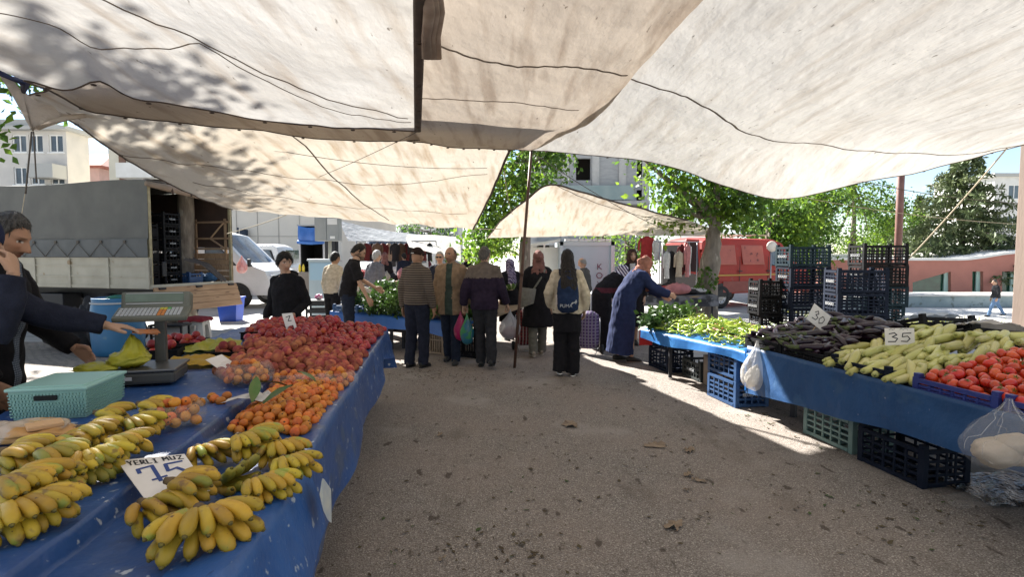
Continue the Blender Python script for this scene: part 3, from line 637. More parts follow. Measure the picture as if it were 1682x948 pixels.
def canvas(name, base, dirt, stain, tr, seed):
 m = bpy.data.materials.new(name); m.use_nodes = True; nt = m.node_tree; N = nt.nodes; L = nt.links
 b = N['Principled BSDF']; b.inputs['Roughness'].default_value = .85; b.inputs['Specular IOR Level'].default_value = .2; out = N['Material Output']
 tc = N.new('ShaderNodeTexCoord')
 def nz(sc_, st, det=5, ro=0.):
  mp = N.new('ShaderNodeMapping'); mp.inputs['Scale'].default_value = st; mp.inputs['Location'].default_value = (seed, seed * .7, 0); mp.inputs['Rotation'].default_value = (0, 0, ro); L.new(tc.outputs['Object'], mp.inputs['Vector'])
  n = N.new('ShaderNodeTexNoise'); n.inputs['Scale'].default_value = sc_; n.inputs['Detail'].default_value = det; L.new(mp.outputs['Vector'], n.inputs['Vector']); return n.outputs['Fac']
 def mr(s_, a, c, d=1.):
  r = N.new('ShaderNodeMapRange'); r.inputs['From Min'].default_value = a; r.inputs['From Max'].default_value = c; r.inputs['To Max'].default_value = d; L.new(s_, r.inputs['Value']); return r.outputs['Result']
 def mx(f, A, B):
  x = N.new('ShaderNodeMix'); x.data_type = 'RGBA'; L.new(f, x.inputs['Factor'])
  for k, v in ((x.inputs['A'], A), (x.inputs['B'], B)):
   if isinstance(v, tuple): k.default_value = (*v, 1)
   else: L.new(v, k)
  return x.outputs['Result']
 c = mx(mr(nz(1.1, (1, 1, 1)), .35, .7, .7), base, dirt)
 c = mx(mr(nz(3.5, (2.4, .25, 1), 5, rad(8)), .5, .72, .75), c, stain)
 c = mx(mr(nz(26, (1, .4, 1), 3), .66, .74, .5), c, dirt)
 c = mx(mr(nz(14, (1.6, .5, 1), 4, rad(35)), .70, .745, .85), c, tuple(x * .35 for x in stain))
 c = mx(mr(nz(160, (1, .15, 1), 1), .3, .7, .28), c, dirt)
 L.new(c, b.inputs['Base Color']); t = N.new('ShaderNodeBsdfTranslucent'); L.new(c, t.inputs['Color'])
 bp = N.new('ShaderNodeBump'); bp.inputs['Strength'].default_value = .75; bp.inputs['Distance'].default_value = .04
 L.new(nz(7, (1, .45, 1), 6), bp.inputs['Height']); L.new(bp.outputs['Normal'], b.inputs['Normal']); L.new(bp.outputs['Normal'], t.inputs['Normal'])
 x = N.new('ShaderNodeMixShader'); x.inputs[0].default_value = tr; L.new(b.outputs[0], x.inputs[1]); L.new(t.outputs[0], x.inputs[2]); L.new(x.outputs[0], out.inputs['Surface'])
 return m
M_seam = mat('seam_thread', (.20, .165, .13), (.13, .10, .08), scale=8, rough=.9)
M_hem = mat('dark_hem', (.055, .04, .032), (.085, .06, .045), scale=12, rough=.9)
def make_sheet(name, label, S, nu, nv, m, seams=(), hem=None, group='market canopies'):
 root = thing(name, label, 'canopy', (0, 0, 0), 0, group); mb = MB()
 mb.grid([S.at(i / (nu - 1), j / (nv - 1)) for j in range(nv) for i in range(nu)], nu, nv); mb.build('sheet', m, root)
 for pl, w_ in seams:
  t = MB(); pts = []
  for (a, b_) in zip(pl, pl[1:]):
   for k in range(10):
    f = k / 10; u = a[0] + (b_[0] - a[0]) * f; v = a[1] + (b_[1] - a[1]) * f; p = S.at(u, v); p[2] -= .006 + .004 * math.sin(k + u * 40); pts.append(Vector(p))
  t.tube(pts, [(w_, .004)] * len(pts), 6); t.build('seam', M_seam, root)
 if hem:
  for (edge, w_) in hem:
   t = MB(); pts = []
   for k in range(41):
    f = k / 40; u, v = {'far': (f, 0), 'near': (f, 1), 'left': (0, f), 'right': (1, f)}[edge]; p = S.at(u, v); p[2] -= .004; pts.append(Vector(p))
   t.tube(pts, [(w_, .006)] * len(pts), 6); t.build('hem', M_hem, root); e_ = MB()
   for q in pts[2::5]:
    for k in range(8): a, b_ = k * .785, (k + 1) * .785; e_.tube([q + Vector((.016 * math.cos(a), .016 * math.sin(a) + .03, -.008)), q + Vector((.016 * math.cos(b_), .016 * math.sin(b_) + .03, -.008))], .004, 4)
   e_.build('eyelets', M_hem, root)
 return root
def ezY(px, py, z): return P(px, py, (z - CAMH) / ((420 - py) / 920))
C_white = canvas('white_canvas', (.56, .54, .505), (.47, .445, .405), (.38, .335, .285), .29, 3.1)
C_white2 = canvas('white_canvas_left', (.59, .575, .545), (.49, .46, .415), (.38, .315, .25), .30, 17.7)
C_tan = canvas('tan_canvas', (.56, .515, .44), (.47, .40, .31), (.30, .205, .12), .31, 8.2)
C_brown_shade = canvas('brown_shade_canvas', (.46, .395, .325), (.37, .31, .25), (.23, .175, .13), .30, 5.5)  # overlap shade put into the colour; on the tied corner its own brown
# A - white sheet overhead on the left
fa = [(ezY(a, b_, 2.75)) for a, b_ in ((38, 126), (200, 160), (400, 193), (550, 208), (686, 216))]
rows = [fa]
for k, (dy, zz) in enumerate(((-1.1, 2.74), (-2.5, 2.80), (-4.4, 2.82), (-6.8, 2.85))):
 rows.append([Vector((p.x - dy * .172, p.y + dy, zz + (.10 if i in (1, 2) else 0) - (.06 if i == 0 else 0))) for i, p in enumerate(fa)])
def ripA(u, v): return .10 * math.exp(-((u - .2 - v * .3) / .055) ** 2) * math.exp(-v * 2.2) - .03 * math.sin(u * 9 + v * 14) * max(0, .6 - u) + .012 * math.sin(u * 44 + v * 12) * max(0, .5 - u)
SA = Sheet(rows, .035, 1.1, 2.0, ripA)
make_sheet('white_canopy', 'bright white canvas canopy overhead with a dark strap along its edge', SA, 70, 60, C_white2,
           [([(.0, .30), (.1, .34), (.2, .24), (.3, .16), (.55, .30), (.8, .13), (1, .07)], .003), ([(.22, .42), (.32, .40), (.5, .33), (.72, .24), (1, .10)], .003)], [('right', .03), ('far', .006)])
# pleated loop of cloth hanging at the strap
k_ = MB(); p0 = P(690, 0, 2.62); p1 = P(708, 96, 3.25)
for j in range(3): k_.tube([P(701 + j * 8, -30, 2.50 + j * .02), P(705 + j * 8, 20, 2.75 + j * .02), P(700 + j * 8, 60, 2.98 + j * .02), P(701 + j * 8, 96, 3.2 + j * .02)], [(.022, .008), (.030, .012), (.026, .014), (.030, .008)], 9)
tag(k_.build('folded_cloth', mat('old_cloth', (.40, .32, .26), (.26, .2, .16), scale=7, rough=.95, trans=.3)), 'bunched fold of brown cloth hanging at the dark strap overhead', 'cloth')
# D - strip at left and mid roof; shade of overlapping canvas put into the brown
far = [ezY(40, 128, 2.9), ezY(170, 186, 2.92), ezY(350, 208, 2.98), ezY(550, 229, 3.02), ezY(690, 231, 3.06), P(872, 247, 8.06)]
nr = [(-3.5, 3.3, 3.0), (-3.4, 4.2, 3.02), (-2.5, 4.9, 3.05), (-1.7, 5.3, 3.07), (-1.05, 5.35, 3.08)]
rows = [[Vector(a).lerp(Vector(b_), f) for a, b_ in zip(far[:5], nr)] for f in (0, .5, 1)]
make_sheet('shade_brown_canopy', 'narrow strip of canvas, shade coloured in brown, between the white and the tan canopy', Sheet(rows, .03, 1.3, 6.0), 70, 20, C_brown_shade, [], [('far', .010)])
ml = [ezY(668, 231.5, 3.07), (-1.03, 6.0, 3.03), (-.85, 4.9, 3.03), (-.55, 3.0, 3.06), (-.1, .5, 3.08), (.3, -1.8, 3.1)]; mr_ = [P(872, 247, 8.06), (.86, 6.0, 3.05), (.97, 4.3, 3.05), (1.06, 3.13, 3.02), (1.25, 1.2, 3.0), (1.5, -1.8, 3.0)]
rows = [[Vector(a), Vector(a).lerp(Vector(b_), .5) - Vector((0, 0, .03)), Vector(b_)] for a, b_ in zip(ml, mr_)]
make_sheet('shade_brown_canopy', 'canvas canopy in the middle with brownish coloured-in shade, between the two white ones', Sheet(rows, .03, 1.3, 6.0), 50, 70, C_brown_shade, [([(.1, .52), (.4, .47), (.7, .43), (1, .37)], .012), ([(.02, .38), (.5, .32), (.9, .24)], .004)], [('far', .010)])
# B - large white sheet on the right
farB = [P(866, 246.5, 8.12), P(940, 254, 8.1), P(1040, 263, 8.1), P(1110, 274, 8.05), P(1200, 306, 8.0), P(1282, 327, 7.9), P(1400, 306, 7.7), P(1500, 286, 7.55), P(1600, 258, 7.4), P(1700, 232, 7.2)]
xs_ = [.0, .11, .22, .31, .42, .53, .66, .77, .89, 1.]
rows = [farB]
for (Y, xl, xrr, zl, zm, zr) in ((6.9, .50, 6.9, 3.12, 2.88, 3.14), (5.4, .83, 6.8, 3.12, 2.97, 3.16), (3.9, .95, 6.6, 3.12, 3.02, 3.18), (2.2, 1.10, 6.4, 3.12, 3.04, 3.2), (.2, 1.27, 6.2, 3.1, 3.05, 3.2), (-2.4, 1.45, 6.0, 3.1, 3.1, 3.2)):
 rows.append([Vector((xl + (xrr - xl) * f, Y + .10 * math.sin(f * 6), zl + (zr - zl) * f + (zm - (zl + zr) / 2) * 4 * f * (1 - f) * .9)) for f in xs_])
def ripB(u, v): return -.016 * math.sin((u * 26 - v * 14)) * (1 if u > .45 else u / .45) * min(1, v * 3) + .02 * math.sin(u * 11 + v * 5)
SB = Sheet(rows, .03, 1.0, 9.0, ripB)
make_sheet('white_canopy', 'large white canvas canopy covering the right hand stall', SB, 100, 70, C_white,
           [([(.02, .40), (.12, .37), (.3, .27), (.5, .19), (.75, .11), (1, .03)], .014), ([(.3, .62), (.6, .55), (.95, .45)], .006)], [('far', .008)])
# C - tan sheet sloping away on the left
cn = [P(96, 190, 5.1), P(300, 214, 6.0), P(560, 232, 7.1), P(838, 243, 8.1)]
cf = [P(382, 346, 9.3), P(500, 354, 10.2), P(640, 367, 11.6), P(777, 376, 12.6)]
rows = [[Vector(a).lerp(Vector(b_), f) + Vector((0, 0, -.16 * 4 * f * (1 - f) * .5)) for a, b_ in zip(cn, cf)] for f in (0, .33, .66, 1)]
rows[0] = [Vector(a) + (Vector(a) - Vector(b_)) * .28 for a, b_ in zip(cn, cf)]; rows[0][0] = Vector(cn[0]) + (Vector(cn[0]) - Vector(cf[0])) * .10
rows.insert(1, [Vector(a) for a in cn])
SC = Sheet(rows, .035, 1.2, 4.0, lambda u, v: .012 * math.sin(u * 40 + v * 8))
make_sheet('tan_canopy', 'stained tan canvas canopy sloping down towards the white vans', SC, 80, 56, C_tan,
           [([(0, .42), (.3, .45), (.7, .52), (1, .40)], .006), ([(.56, .1), (.60, .5), (.68, 1)], .012), ([(.1, .6), (.5, .75), (1, .78)], .004)], [('right', .02), ('left', .012), ('far', .008)])
# hanging brown corner at far left, tied with rope
cg = MB(); a = P(-6, 118, 4.2); b_ = P(96, 186, 4.9); c_ = P(54, 214, 4.75); d_ = P(-60, 40, 3.9)
pts = []
for j in range(13):
 for i in range(13):
  u, v = i / 12, j / 12; p = Vector(a).lerp(Vector(b_), u).lerp(Vector(d_).lerp(Vector(c_), min(1, u * .3 + .9)), v) if False else (Vector(a) * (1 - u) + Vector(b_) * u) * (1 - v) + Vector(c_) * v
  p = p + Vector((0, .05 * math.sin(u * 9) * (1 - v), .015 * math.sin(u * 17 + v * 5))); pts.append(p)
cg.grid(pts, 13, 13)
p2 = [P(96, 186, 4.9), P(190, 188, 5.6), P(54, 214, 4.75)]
pts = []
for j in range(9):
 for i in range(9):
  u, v = i / 8, j / 8; p = (p2[0] * (1 - u) + p2[1] * u) * (1 - v) + (p2[2] * (1 - u) + (p2[2] + Vector((.02, .02, .02))) * u) * v + Vector((0, .04 * math.sin(u * 7 + v * 4), .03 * math.sin(v * 3.14))); pts.append(p)
cg.grid(pts, 9, 9)
r = thing('canopy_corner', 'drooping brown canvas corner tied with rope at far left', 'canopy', (0, 0, 0), 0, 'market canopies'); cg.build('sheet', C_brown_shade, r)
cg = MB();
for k in range(7): cg.tube([P(-8, 112 + k * 1.4, 4.15), P(20 + k * 3, 128 + k * 1.5, 4.35), P(50 - k * 2, 132 + k * 3, 4.5)], [.004, .014, .02], 6)
cg.build('gathered_knot', mat('navy_cloth', (.02, .022, .05), (.04, .035, .06), scale=9, rough=.9), r)
# E - tan tent in the back
pk = P(905, 303, 11.0)
rows = [[P(822, 362, 11.6), P(862, 330, 11.2), P(905, 304, 11.0), P(975, 322, 11.4), P(1060, 344, 12.0), P(1130, 362, 12.4)],
  [P(812, 376, 13.0), P(858, 352, 12.6), P(915, 333, 12.4), P(985, 345, 12.6), P(1080, 362, 13.2), P(1165, 374, 13.4)],
  [P(800, 391, 14.8), P(860, 390, 14.6), P(930, 388, 14.4), P(1000, 387, 14.4), P(1100, 387, 14.6), P(1196, 387, 14.6)]]
SE = Sheet(rows, .02, 1.6, 12.0)
make_sheet('tan_canopy', 'tan canvas tent with a peaked corner above the women', SE, 60, 30, C_tan, [([(.42, 0), (.62, .3), (.95, .6)], .012)], [('far', .02), ('left', .015)])
# F - grey and white awnings down the street
rows = [[P(556, 362, 17), P(620, 376, 19), P(690, 386, 21)], [P(572, 396, 16), P(630, 396, 18), P(690, 398, 20)]]
make_sheet('grey_awning', 'grey awning over the far stalls beside the utility cabinet', Sheet(rows, .02, 1, 3), 30, 10, canvas('grey_canvas', (.46, .48, .50), (.40, .42, .44), (.33, .34, .36), .35, 2.0))
rows = [[P(664, 386, 20), P(710, 386, 21), P(756, 389, 22)], [P(672, 405, 18.6), P(720, 418, 18.2), P(757, 430, 18.0)]]
make_sheet('white_awning', 'white awning at the street end behind the bald man', Sheet(rows, .02, 1, 5), 24, 10, C_white)
M_pole = mat('rust_pole', (.075, .04, .03), (.12, .065, .045), scale=14, rough=.6, metal=.3)
M_wood = mat('wood_pole', (.30, .21, .14), (.20, .14, .09), scale=5, rough=.8, stretch=(6, 6, .6))
b0 = G(845, 605); t0 = P(873, 244, 8.15)
d = MB(); d.tube([b0, b0.lerp(t0, .33), b0.lerp(t0, .66), t0], [.021, .022, .021, .021], 10); d.tube([b0.lerp(t0, .42), b0.lerp(t0, .45)], .026, 10)
tag(d.build('canopy_pole', M_pole), 'thin dark iron pole leaning in the middle of the lane', 'pole')
p = P(1480, 288, 9.2); d = MB(); d.tube([(p.x, 9.2, 0), (p.x, 9.2, p.z - .01), (p.x, 9.2, p.z)], [.055, .055, .05], 14); d.box((p.x, 9.2, .01), (.2, .2, .02)); tag(d.build('canopy_pole', mat('maroon_pole', (.17, .075, .06), (.22, .11, .09), scale=9, rough=.55)), 'stout maroon steel pole behind the tallest crate stack', 'pole')
p = P(1676, 250, 7.3); d = MB(); d.box((p.x + .57, 7.5, 1.75), (.42, .42, 3.5), ch=.02)
tag(d.build('timber_post', mat('brown_board', (.17, .125, .10), (.135, .10, .08), scale=3, rough=.85, bump=.2, bscale=30, stretch=(1, 1, .2))), 'thick brown post at the right end of the right hand stall', 'post')
M_rope = mat('rope', (.52, .45, .33), (.40, .33, .23), scale=40, rough=.9); M_roped = mat('dark_rope', (.10, .085, .07), rough=.9)
def rope(label, a, b_, sag=.1, r=.006, m=None, n=14, name='rope'):
 d = MB(); a = Vector(a); b_ = Vector(b_); d.tube([a.lerp(b_, k / n) - Vector((0, 0, sag * 4 * (k / n) * (1 - k / n))) for k in range(n + 1)], r, 6)
 return tag(d.build(name, m or M_rope), label, 'rope', 'ropes and cords of the canopies')
rope('straight pale rope slanting from the canopy down to the tall crate stack', P(1655, 242, 7.2), P(1486, 432, 7.9), .03, .009)
rope('dark cord running from the big white canopy past the maroon pole', P(1390, 292, 7.7), P(1672, 334, 7.3), .05, .005, M_roped)
rope('thin pale line stretched across in front of the cedar', P(1290, 318, 8.0), P(1668, 368, 7.4), .06, .004)
rope('looped pair of dark ropes under the drooping canvas corner', P(52, 216, 4.75), P(42, 318, 4.8), .0, .007, M_roped)
rope('short dark rope hanging beside the looped pair, toward the truck', P(55, 216, 4.75), P(60, 300, 4.8), .0, .006, M_roped)
rope('thin white string below the knot at the drooping corner', P(41, 318, 4.8), P(36, 350, 4.8), 0, .003)
rope('grey rope from the tan canopy corner to the far hall', P(470, 353, 9.9), P(372, 384, 11.5), .02, .008)
rope('limp cord dangling at the right edge of the tan canopy', P(828, 280, 8.2), P(842, 352, 9.5), .12, .006)
rope('dark cord along the ridge of the tan tent', P(884, 258, 8.3), P(905, 303, 11.0), .05, .006, M_roped)
rope('long dark cord sloping from the pole top over the tan tent', P(874, 250, 8.1), P(1110, 384, 13), .1, .006, M_roped)
rope('thin cord under the tan canopy, nearly level', P(450, 246, 7.0), P(800, 276, 8.6), .08, .004, M_roped)
rope('cord slanting down below the tan canopy', P(690, 214, 6.0), P(500, 300, 8.5), .02, .003, M_roped)
rope('pale line joining the tan canopy to the tan tent', P(775, 374, 12.6), P(822, 376, 12.9), .02, .01)
TH = math.atan2(.4615, 3.376)          # stall line leans 7.8 degrees to the left of the view axis
M_tarpblue = mat('blue_tarpaulin', (.018, .062, .20), (.026, .085, .26), scale=2.2, rough=.38, bump=1.0, bscale=5, spec=.45, spots=[((.05, .085, .17), 4, .60), ((.010, .03, .10), 7, .66), ((.40, .44, .50), 24, .645)], stretch=(1, 1, 1))
M_tarpnavy = mat('blue_tarpaulin_right', (.014, .06, .165), (.02, .078, .205), scale=3, rough=.5, bump=.9, bscale=6, spots=[((.03, .085, .19), 4, .60), ((.30, .34, .40), 26, .73)], trans=.12)
M_tarpsky = mat('sky_tarpaulin', (.03, .16, .46), (.05, .22, .55), scale=4, rough=.45, bump=.3, bscale=12, trans=.2)
M_leg = mat('dark_steel', (.03, .03, .035), rough=.6, metal=.4); M_ply = mat('plywood', (.36, .26, .16), (.28, .2, .12), scale=4, rough=.85)
def LT(s, t, z):      # left stall frame: s metres right of the seam, t metres along
 e = Vector((-1.378 + .0, 1.62, 0)); d = Vector((-math.sin(TH), math.cos(TH), 0)); n = Vector((math.cos(TH), math.sin(TH), 0))
 v = e + d * t + n * s; return Vector((v.x, v.y, z))
rootL = thing('market_stall', 'long market stall under a blue tarpaulin, loaded with fruit, left', 'stall')
ZR, ZL, SE_ = .785, .85, .13
d = MB(); d.add([LT(-.9, -1.2, .765), LT(.6, -1.2, .765), LT(.6, 4.5, .765), LT(-.9, 4.5, .765), LT(-.9, -1.2, .741), LT(.6, -1.2, .741), LT(.6, 4.5, .741), LT(-.9, 4.5, .741)], [(0, 1, 2, 3), (7, 6, 5, 4), (0, 4, 5, 1), (1, 5, 6, 2), (2, 6, 7, 3), (3, 7, 4, 0)]); d.build('tabletop', M_ply, rootL)
for s in (-.82, .45):
 for t in (-.9, 1.6, 4.3):
  d = MB(); q = LT(s, t, 0); d.box((q.x, q.y, .37), (.05, .05, .74), rz=TH); d.build('leg', M_leg, rootL)
# cloth: cross section s -> z swept along t
random.seed(4)
def cloth_z(s, t):
 w_ = .005 * fbm(s * 3, t * 3, 1.7, 4) + .006 * fbm(s * 1.2, t * 1.2, 5, 2) + .011 * max(0, .16 - abs(fbm(s * 2.2 + t * .8, t * 1.7 - s, 9, 2))) / .16
 if s < SE_ - .012: return ZL + w_
 if s < SE_ + .012: return ZL + (ZR - ZL) * (s - SE_ + .012) / .024 + w_
 return ZR + .012 * sstep(.48, .58, s) + w_
prof = [-.93, -.92, -.90, -.85, -.75, -.6, -.4, -.25, -.14, -.05, .02, .07, .10, .114, .118, .124, .13, .136, .142, .146, .16, .20, .25, .31, .38, .45, .5, .54, .57, .595, .61]
pts = []; ts = [-1.25 + k * .05 for k in range(117)]
for t in ts:
 row = [LT(s, t, cloth_z(s, t)) for s in prof]
 drop = .40 + .05 * math.sin(t * 1.4 + .4) + .04 * math.sin(t * 3.1) - (.10 if t > 3.6 else 0) - .015 * t
 for k in range(1, 10):
  f = k / 9; sw = .03 * fbm(t * 1.6, f * 1.5, 3, 3) * f + .025 * math.sin(t * 4.2 + f) * f + .045 * f
  row.append(LT(.615 + sw, t + .02 * math.sin(f * 5 + t), ZR - .002 - drop * f))
 pts += row
NU = len(prof) + 9
d = MB(); d.grid(pts, NU, len(ts))
o = d.build('tablecloth', M_tarpblue, rootL)
# far end flap
d = MB(); pts = []
for i in range(31):
 s = -.93 + 1.54 * i / 30
 for k in range(8): f = k / 7; pts.append(LT(s + (.10 * f if i == 30 else 0), ts[-1] + .012 + .05 * f * math.sin(s * 9) + .06 * f, cloth_z(s, ts[-1]) - .45 * f))
d.grid(pts, 8, 31); d.build('end_flap', M_tarpblue, rootL)
# second sheet folded over near end, leaving an outward corner at the lane side
d = MB(); pts = []
for j in range(16):
 t = -1.25 + j * .115
 for i in range(14):
  if i < 5: s = .44 + .045 * i; z = cloth_z(s, t) + .006 + .006 * math.sin(t * 9 + i)
  else:
   f = (i - 4) / 9; s = .632 + .05 * f + .03 * math.sin(t * 5 + f * 2) * f + .05 * f * (j / 15) ** 4; z = ZR - .002 - (.36 + .03 * math.sin(t * 3) - .14 * (j / 15) ** 2) * f
  pts.append(LT(s, t, z))
d.grid(pts, 14, 16); d.build('folded_sheet', mat('blue_tarpaulin_fold', (.022, .088, .28), (.03, .11, .33), scale=3, rough=.4, bump=.9, bscale=6, spots=[((.40, .45, .52), 22, .65)]), rootL)
d = MB(); pp = [LT(.70, .42, .755), LT(.705, .36, .78), LT(.705, .31, .74), LT(.72, .30, .68), LT(.73, .33, .63), LT(.735, .37, .60), LT(.73, .40, .66), LT(.72, .45, .70)]
d.add([p_ + Vector((.012, -.006, 0)) for p_ in pp], [tuple(range(8))]); d.build('worn_patch', mat('worn_white', (.50, .50, .44), (.38, .42, .45), scale=14, rough=.7), rootL)
def ltz(s): return ZL if s < SE_ else ZR
def to_st(v):
 e = Vector((-1.378, 1.62, 0)); q = Vector((v.x, v.y, 0)) - e; dd = Vector((-math.sin(TH), math.cos(TH), 0)); n = Vector((math.cos(TH), math.sin(TH), 0)); return q.dot(n), q.dot(dd)
def inpoly(x, y, pl):
 c = False; j = len(pl) - 1
 for i in range(len(pl)):
  if (pl[i][1] > y) != (pl[j][1] > y) and x < (pl[j][0] - pl[i][0]) * (y - pl[i][1]) / (pl[j][1] - pl[i][1]) + pl[i][0]: c = not c
  j = i
 return c
def edge_dist(x, y, pl):
 m = 9
 for i in range(len(pl)):
  a = Vector(pl[i]); b_ = Vector(pl[(i + 1) % len(pl)]); ab = b_ - a; t = max(0, min(1, (Vector((x, y)) - a).dot(ab) / ab.length_squared)); m = min(m, (a + ab * t - Vector((x, y))).length)
 return m
def fruit_mesh(name, r, flat=1.0, dim=.12, nu=14, nv=10, lump=.03, ribs=0, seed=0, tip=None):
 mb = MB(); mb.ell((0, 0, 0), 1.0, nu, nv); vs = []
 for v in mb.v:
  x, y, z = v; a = math.atan2(y, x); k = 1 + lump * mnoise.noise((x * 1.5 + seed, y * 1.5, z * 1.5))
  if ribs: k *= 1 + .05 * math.cos(a * ribs) * (1 - abs(z)) ** .2 * abs(z)
  zz = z * flat
  if z > .6: zz -= dim * ((z - .6) / .4) ** 2
  vs.append((x * k * r, y * k * r, zz * k * r))
 mb.v = vs
 if tip == 'calyx':
  for k in range(5):
   a = k * 1.2566; c, s_ = math.cos(a), math.sin(a)
   mb.add([(0, 0, flat * r * .93), (c * r * .28 - s_ * r * .09, s_ * r * .28 + c * r * .09, flat * r * .93), (c * r * .5, s_ * r * .5, flat * r * .92), (c * r * .28 + s_ * r * .09, s_ * r * .28 - c * r * .09, flat * r * .93)], [(0, 1, 2, 3)], 1, True)
  mb.tube([(0, 0, flat * r * .88), (.004, 0, flat * r * 1.12)], [.003, .002], 5, 1)
 if tip == 'eye':
  mb.ell((0, 0, flat * r * .95), (r * .20, r * .20, r * .08), 8, 5, 1); mb.tube([(0, 0, -flat * r * .95), (.002, 0, -flat * r * 1.15)], [.0025, .002], 5, 1)
 me = mb.mesh(name); return me
M_peach = mat('peach_skin', (.44, .155, .075), (.26, .055, .048), scale=22, rough=.85, rand=.3, hue=.012, lo=.38, hi=.6, detail=2, spec=.2)
M_nect = mat('nectarine_skin', (.30, .024, .024), (.46, .13, .035), scale=24, rough=.42, rand=.4, hue=.008, lo=.55, hi=.75, detail=2)
M_loq = mat('loquat_skin', (.60, .205, .028), (.48, .135, .018), scale=30, rough=.5, rand=.26, hue=.018, spots=[((.22, .08, .02), 45, .66)], detail=2)
M_loqeye = mat('loquat_calyx', (.09, .045, .02), rough=.9); M_tom = mat('tomato_skin', (.52, .030, .012), (.56, .07, .014), scale=20, rough=.28, rand=.18, hue=.008, spec=.55)
M_cal = mat('green_calyx', (.07, .13, .02), rough=.7)
def pick(meshes, matl, name, loc, rot, label, cat, group, scale=1.0):
 o = bpy.data.objects.new(name, random.choice(meshes)); COL.objects.link(o); o.location = loc; o.rotation_euler = rot; o.scale = (scale,) * 3
 return tag(o, label, cat, group)
PEACH = setm([fruit_mesh('peach', .036, .95, .15, seed=k) for k in range(3)], M_peach)
NECT = setm([fruit_mesh('nectarine', .034, .97, .12, seed=9 + k) for k in range(3)], M_nect)
LOQ = setm([fruit_mesh('loquat', .0225, 1.12, .05, seed=20 + k, nu=12, nv=9, tip='eye') for k in range(3)], M_loq, M_loqeye)
TOM = setm([fruit_mesh('tomato', .040, .80, .12, seed=30 + k, ribs=5, tip='calyx', lump=.06) for k in range(4)], M_tom, M_cal)
def heap(poly, r, base, height, meshes, name, label, cat, group, fill_mat, seed, cap=300, slope=.16, upness=None, squeeze=.86, fill=True, bias=None):
 """poly in stall metres; fruit settled on a mound, several layers deep near the rim"""
 rng = random.Random(seed); xs = [p_[0] for p_ in poly]; ys = [p_[1] for p_ in poly]; placed = []
 def h(x, y): return height(x, y) * min(1, edge_dist(x, y, poly) / slope) ** .75
 tries = 0
 while tries < 26000 and len(placed) < cap:
  tries += 1; x = rng.uniform(min(xs), max(xs)); y = rng.uniform(min(ys), max(ys))
  if not inpoly(x, y, poly): continue
  z = base(x, y) + r * .96 + h(x, y); ok_ = True
  for q in placed:
   if (q[0] - x) ** 2 + (q[1] - y) ** 2 + (q[2] - z) ** 2 < (2 * r * squeeze) ** 2: ok_ = False; break
  if ok_: placed.append((x, y, z))
 for (x, y, z) in placed:
  if upness: rot = (rng.gauss(0, upness), rng.gauss(0, upness), rng.uniform(0, 6.28))
  else: rot = (rng.uniform(0, 6.28), rng.uniform(0, 6.28), rng.uniform(0, 6.28))
  w_ = LT(x, y, z); pick(meshes, None, name, w_, rot, label, cat, group, rng.uniform(.82, 1.14))
 if fill:      # the fruit lying underneath, packed in the heap
  mb = MB(); tt = 0; low = []
  while tt < 5000 and len(low) < 420:
   tt += 1; x = rng.uniform(min(xs), max(xs)); y = rng.uniform(min(ys), max(ys))
   if not inpoly(x, y, poly): continue
   hh = h(x, y)
   z = base(x, y) + r * .9 + hh - r * 1.45
   if z < base(x, y) + r * .5: continue
   if any((q[0] - x) ** 2 + (q[1] - y) ** 2 < (1.5 * r) ** 2 for q in low): continue
   low.append((x, y, z)); w_ = LT(x, y, z); mb.ell(w_, r, 8, 6)
  if low: tag(mb.build(cat + '_bed', fill_mat), 'lower layer of %ss showing between the top ones of the heap' % cat, cat + ' heap', None, 'stuff')
 return placed
zb = lambda s, t: ltz(s)
heap([(-.74, 4.36), (-.64, 3.8), (-.44, 3.2), (.57, 2.86), (.58, 4.44), (.2, 4.48), (-.4, 4.48)], .034, zb, lambda s, t: .05 + .03 * sstep(3.4, 4.4, t), NECT, 'nectarine', 'shiny dark red nectarine in the heap at the far end of the left stall', 'nectarine', 'nectarines heaped on the left stall', M_nect, 2, 250)
heap([(-.14, 1.98), (.1, 1.86), (.57, 1.84), (.57, 2.84), (-.42, 3.16), (-.36, 2.8), (-.28, 2.4)], .036, zb, lambda s, t: .065 + .02 * math.sin(s * 7), PEACH, 'peach', 'velvety orange red peach in the heap between nectarines and loquats', 'peach', 'peaches heaped on the left stall', M_peach, 3, 290)
heap([(.19, .90), (.55, .89), (.57, 1.74), (.165, 1.72), (.165, 1.3)], .0225, zb, lambda s, t: .065, LOQ, 'loquat', 'orange loquat in the loose heap beside the lane edge', 'loquat', 'loquats heaped on the left stall', M_loq, 4, 300, .12, None, .9)
# strays by the seam
for k, (s, t) in enumerate([(-.08, 1.24), (-.04, 1.20), (.0, 1.27), (.05, 1.22), (-.11, 1.29), (.50, .85), (.53, .88), (-.03, 1.32), (.04, 1.33)]):
 pick(LOQ, None, 'loquat', LT(s, t, ltz(s) + .024), (random.random() * 6, random.random() * 6, 0), 'orange loquat rolled away from the heap onto bare blue cloth', 'loquat', 'stray loquats on the blue cloth', 1.05)
for k, (s, t) in enumerate([(-.16, 1.86), (-.20, 1.92), (-.24, 1.98), (-.12, 1.80), (-.26, 2.06), (-.20, 2.02), (-.15, 1.94)]):
 pick(PEACH, None, 'peach', LT(s, t, ltz(s) + .035), (random.random() * 6, 1, 2), 'peach in the small row left of the loquat bags', 'peach', 'peaches beside the loquat bags', 1)
